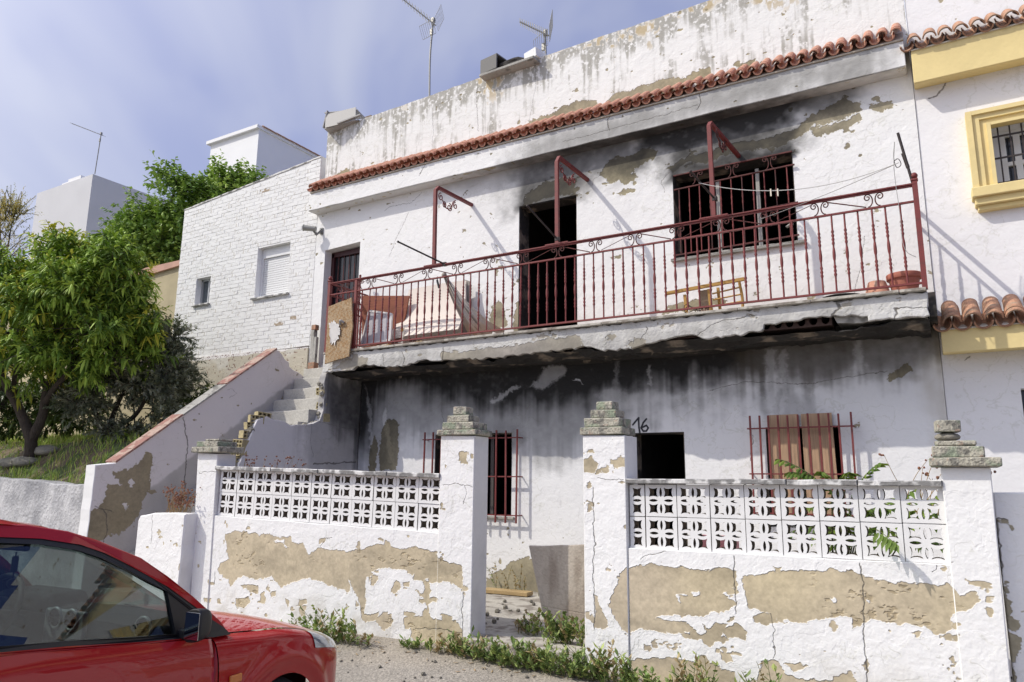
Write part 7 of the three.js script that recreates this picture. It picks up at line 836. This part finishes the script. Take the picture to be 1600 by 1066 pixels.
  const bend = (g, sg, off = 0) => { g = norm(g); const p = g.attributes.position; for (let i = 0; i < p.count; i++) { const s = p.getX(i), h = p.getY(i), d = p.getZ(i); const tap = 0.25 * Math.pow(Math.max(0, (1.75 - s)), 2) * 0.5 + 0.06 * Math.max(0, s - 2.9); p.setXYZ(i, sg * (latH(h) - tap + d + off), h, s); } if (sg > 0) { const a = p.array; for (let i = 0; i < a.length; i += 9) for (let k = 0; k < 3; k++) { const v = a[i + 3 + k]; a[i + 3 + k] = a[i + 6 + k]; a[i + 6 + k] = v; } } g.computeVertexNormals(); return g; };
  const dense = (P) => { const c = new THREE.CatmullRomCurve3(P.map(([x, y]) => V(x, y, 0)), true, 'centripetal'); return c.getPoints(P.length * 5).slice(0, -1).map((q) => [q.x, q.y]); };
  const Od = O, Ad = A, Bd = Bq;
  for (const sg of [1, -1]) {
    part('window_frame', bend(slab(Od, 0.05, [Ad], 0.004), sg), paint, car);
    const bp = bend(slab(Ad, 0.035, [Bd], 0.002), sg, -0.006); part('window_trim', bp, trim, car); part('window_trim', bend(slab([[1.301, 0.956], [1.37, 1.051], [1.512, 1.166], [1.502, 0.966]], 0.03), sg, -0.010), trim, car); part('window_trim', bend(slab([[2.50, 1.07], [2.62, 1.08], [2.60, 1.455], [2.52, 1.455]], 0.03), sg, -0.010), trim, car);
    part('side_window', bend(slab(Bd.map(([x, y]) => [x, y]), 0.004), sg, -0.02), glass, car);
    part('quarter_panel', bend(slab([[1.150, 0.908], [1.20, 0.955], [1.34, 1.045], [1.42, 1.0], [1.40, 0.935], [1.28, 0.917]], 0.03), sg, 0.006), trim, car);
  }
  const grid = (fn, nu, nv) => { const g = new THREE.PlaneGeometry(1, 1, nu, nv), p = g.attributes.position; for (let i = 0; i < p.count; i++) p.setXYZ(i, ...fn(p.getX(i) + 0.5, p.getY(i) + 0.5)); g.computeVertexNormals(); return norm(g); };
  part('roof', grid((u, v) => { const x = lerp(-1, 1, u), s = lerp(1.93 + 0.10 * x * x, 3.56, v), e = 0.545; return [x * e, 1.526 - 0.055 * sst(2.35, 1.9, s) + 0.05 * (1 - x * x) * (1 - 0.4 * sst(2.3, 1.9, s)) - 0.05 * sst(3.0, 3.56, s), s]; }, 24, 24), paint, car);
  part('windscreen', grid((u, v) => { const x = lerp(-1, 1, u), e = lerp(0.74, 0.555, v); return [x * e, lerp(0.905, 1.468, v) + 0.03 * (1 - x * x), lerp(1.0 + 0.20 * x * x, 1.935 + 0.07 * x * x, v)]; }, 16, 10), glass, car);
  part('cowl', grid((u, v) => { const x = lerp(-1, 1, u); return [x * 0.75, 0.905 + 0.04 * (1 - x * x) - 0.02 * v, lerp(1.0 + 0.2 * x * x, 1.25, v)]; }, 14, 3), trim, car);
  part('tailgate', grid((u, v) => { const x = lerp(-1, 1, u), e = lerp(0.72, 0.585, v); return [x * e, lerp(0.55, 1.47, v), lerp(3.91, 3.55, Math.pow(v, 2.2)) - 0.05 * x * x]; }, 12, 14), paint, car);
  { const y = 0.96; part('wiper', merge([bar([0.45, 0.955, 1.13], [-0.15, 0.975, 1.08], 0.014), bar([-0.1, 0.97, 1.06], [-0.62, 0.95, 1.16], 0.014)]), trim, car); part('washer_jet', rbox(0.035, 0.014, 0.025, 0.004, 0.34, 0.945, 0.93), trim, car); part('aerial', merge([rod([0.0, 1.565, 2.06], [0.0, 1.70, 2.40], 0.005, 0.004), rod([0.0, 1.55, 2.02], [0.0, 1.60, 2.15], 0.012, 0.008)]), trim, car); }
  // mirror
  { const g = new THREE.SphereGeometry(1, 20, 14), p = g.attributes.position; for (let i = 0; i < p.count; i++) { const x = p.getX(i), y = p.getY(i), z = p.getZ(i), q = (v, e) => Math.sign(v) * Math.pow(Math.abs(v), e); p.setXYZ(i, q(x, 0.65) * 0.054, q(y, 0.6) * 0.078 + 0.012 * x, z < 0 ? q(z, 0.8) * 0.085 : Math.min(0.012, z * 0.05)); } g.computeVertexNormals(); for (const sg of [1, -1]) { const m = part('door_mirror', merge([norm(g.clone()).translate(sg * 0.862, 1.012, 1.478), rbox(0.10, 0.05, 0.07, 0.012, sg * 0.80, 0.965, 1.45)]), black, car); part('mirror_glass', rbox(0.095, 0.126, 0.004, 0.002, sg * 0.862, 1.012, 1.492), new THREE.MeshStandardMaterial({ color: new THREE.Color(0.5, 0.52, 0.54), metalness: 1, roughness: 0.04 }), m); } }
  part('side_indicator', rbox(0.016, 0.042, 0.082, 0.007, 0.846, 0.70, 1.165), new THREE.MeshPhysicalMaterial({ color: new THREE.Color(0.62, 0.17, 0.015), roughness: 0.25, clearcoat: 1 }), car);
  for (const sg of [1, -1]) { const h = part('headlight', loft(0.13, 0.50, 24, 0.46, 0.645, 14, sg, 0.006, false), new THREE.MeshPhysicalMaterial({ color: new THREE.Color(0.26, 0.29, 0.31), roughness: 0.12, metalness: 0.3, clearcoat: 1, clearcoatRoughness: 0.05 }), car); }
  // wheels
  for (const [sg, s] of [[1, cx], [-1, cx], [1, rear], [-1, rear]]) { const w = part('wheel', new THREE.TorusGeometry(0.235, 0.075, 12, 32).rotateY(Math.PI / 2).translate(sg * 0.735, 0.30, s), flat(0.02, 0.02, 0.021, 0.85), car); part('rim', merge([new THREE.CylinderGeometry(0.19, 0.19, 0.10, 24).rotateZ(Math.PI / 2).translate(sg * 0.745, 0.30, s)]), flat(0.5, 0.5, 0.5, 0.35, { metalness: 0.7 }), w); part('arch_liner', (() => { const g = new THREE.CylinderGeometry(0.345, 0.345, 0.30, 24, 1, true, -Math.PI / 2, Math.PI); g.rotateZ(Math.PI / 2).rotateX(0).translate(sg * 0.68, cy, s); return norm(g); })(), new THREE.MeshStandardMaterial({ color: new THREE.Color(0.01, 0.01, 0.01), roughness: 0.9, side: THREE.DoubleSide }), w); }
  // inside
  { const pr = slab([[1.02, 0.86], [1.20, 0.985], [1.36, 1.035], [1.50, 1.03], [1.535, 0.99], [1.55, 0.80], [1.50, 0.48], [1.02, 0.48]], 1.40, [], 0.012).rotateY(-Math.PI / 2).translate(-0.70, 0, 0); part('dashboard', merge([pr, rbox(0.46, 0.10, 0.26, 0.045, -0.37, 1.045, 1.44)]), grey, car); }
  const vent = (x, y, z, r) => { const v = part('air_vent', merge([new THREE.TorusGeometry(r, 0.009, 8, 24).translate(x, y, z)]), flat(0.36, 0.37, 0.38, 0.4, { metalness: 0.4 }), car); part('vent_disc', merge([new THREE.CylinderGeometry(r, r, 0.01, 24).rotateX(Math.PI / 2).translate(x, y, z - 0.004), box(r * 1.7, 0.006, 0.012, x, y, z + 0.004), box(r * 1.5, 0.006, 0.012, x, y + r * 0.4, z + 0.004), box(r * 1.5, 0.006, 0.012, x, y - r * 0.4, z + 0.004)]), trim, v); };
  vent(0.60, 0.985, 1.552, 0.055); vent(0.075, 0.985, 1.565, 0.05); vent(-0.055, 0.985, 1.565, 0.05);
  part('centre_console', merge([rbox(0.32, 0.34, 0.03, 0.012, 0.01, 0.86, 1.55), rbox(0.2, 0.10, 0.6, 0.03, 0, 0.42, 1.85)]), flat(0.30, 0.31, 0.32, 0.5), car);
  { const sw = part('steering_wheel', new THREE.TorusGeometry(0.185, 0.015, 10, 40).rotateX(-0.42).translate(-0.37, 1.02, 1.70), flat(0.03, 0.03, 0.033, 0.55), car); part('wheel_hub', merge([new THREE.CylinderGeometry(0.065, 0.075, 0.05, 20).rotateX(Math.PI / 2 - 0.42).translate(-0.37, 1.02, 1.69), bar([-0.54, 1.02, 1.70], [-0.20, 1.02, 1.70], 0.03, 0.02), bar([-0.37, 1.02, 1.70], [-0.37, 0.86, 1.63], 0.03, 0.02), rod([-0.37, 0.99, 1.67], [-0.37, 0.92, 1.5], 0.03)]), flat(0.045, 0.045, 0.05, 0.6), sw); }
  for (const x of [-0.37, 0.37]) part('seat', merge([rbox(0.50, 0.66, 0.16, 0.06, x, 0.78, 2.66, 0.28), rbox(0.50, 0.16, 0.52, 0.06, x, 0.44, 2.34, -0.1), rbox(0.26, 0.18, 0.09, 0.04, x, 1.20, 2.80, 0.2)]), cloth, car);
  part('rear_seat', merge([rbox(1.2, 0.6, 0.16, 0.06, 0, 0.78, 3.35, 0.25), rbox(1.2, 0.16, 0.5, 0.06, 0, 0.48, 3.1)]), cloth, car);
  part('inner_mirror', merge([rbox(0.22, 0.06, 0.03, 0.012, 0.0, 1.385, 1.86), rod([0, 1.40, 1.85], [0, 1.46, 1.84], 0.008), rod([0.02, 1.35, 1.86], [0.02, 1.22, 1.86], 0.004), new THREE.IcosahedronGeometry(0.025, 1).translate(0.02, 1.20, 1.86), rbox(0.04, 0.08, 0.02, 0.01, 0.02, 1.29, 1.86)]), black, car);
}

// ---------------------------------------------------------------- the base of each group goes under its own things
scene.updateMatrixWorld(true);
for (const o of [...scene.children]) if (o.isGroup && o.position.lengthSq() === 0 && o.rotation.y === 0) { const b = new THREE.Box3().setFromObject(o), c = b.getCenter(new THREE.Vector3()); c.y = b.min.y; o.position.copy(c); for (const k of o.children) k.position.sub(c); }
renderer.render(scene, camera);
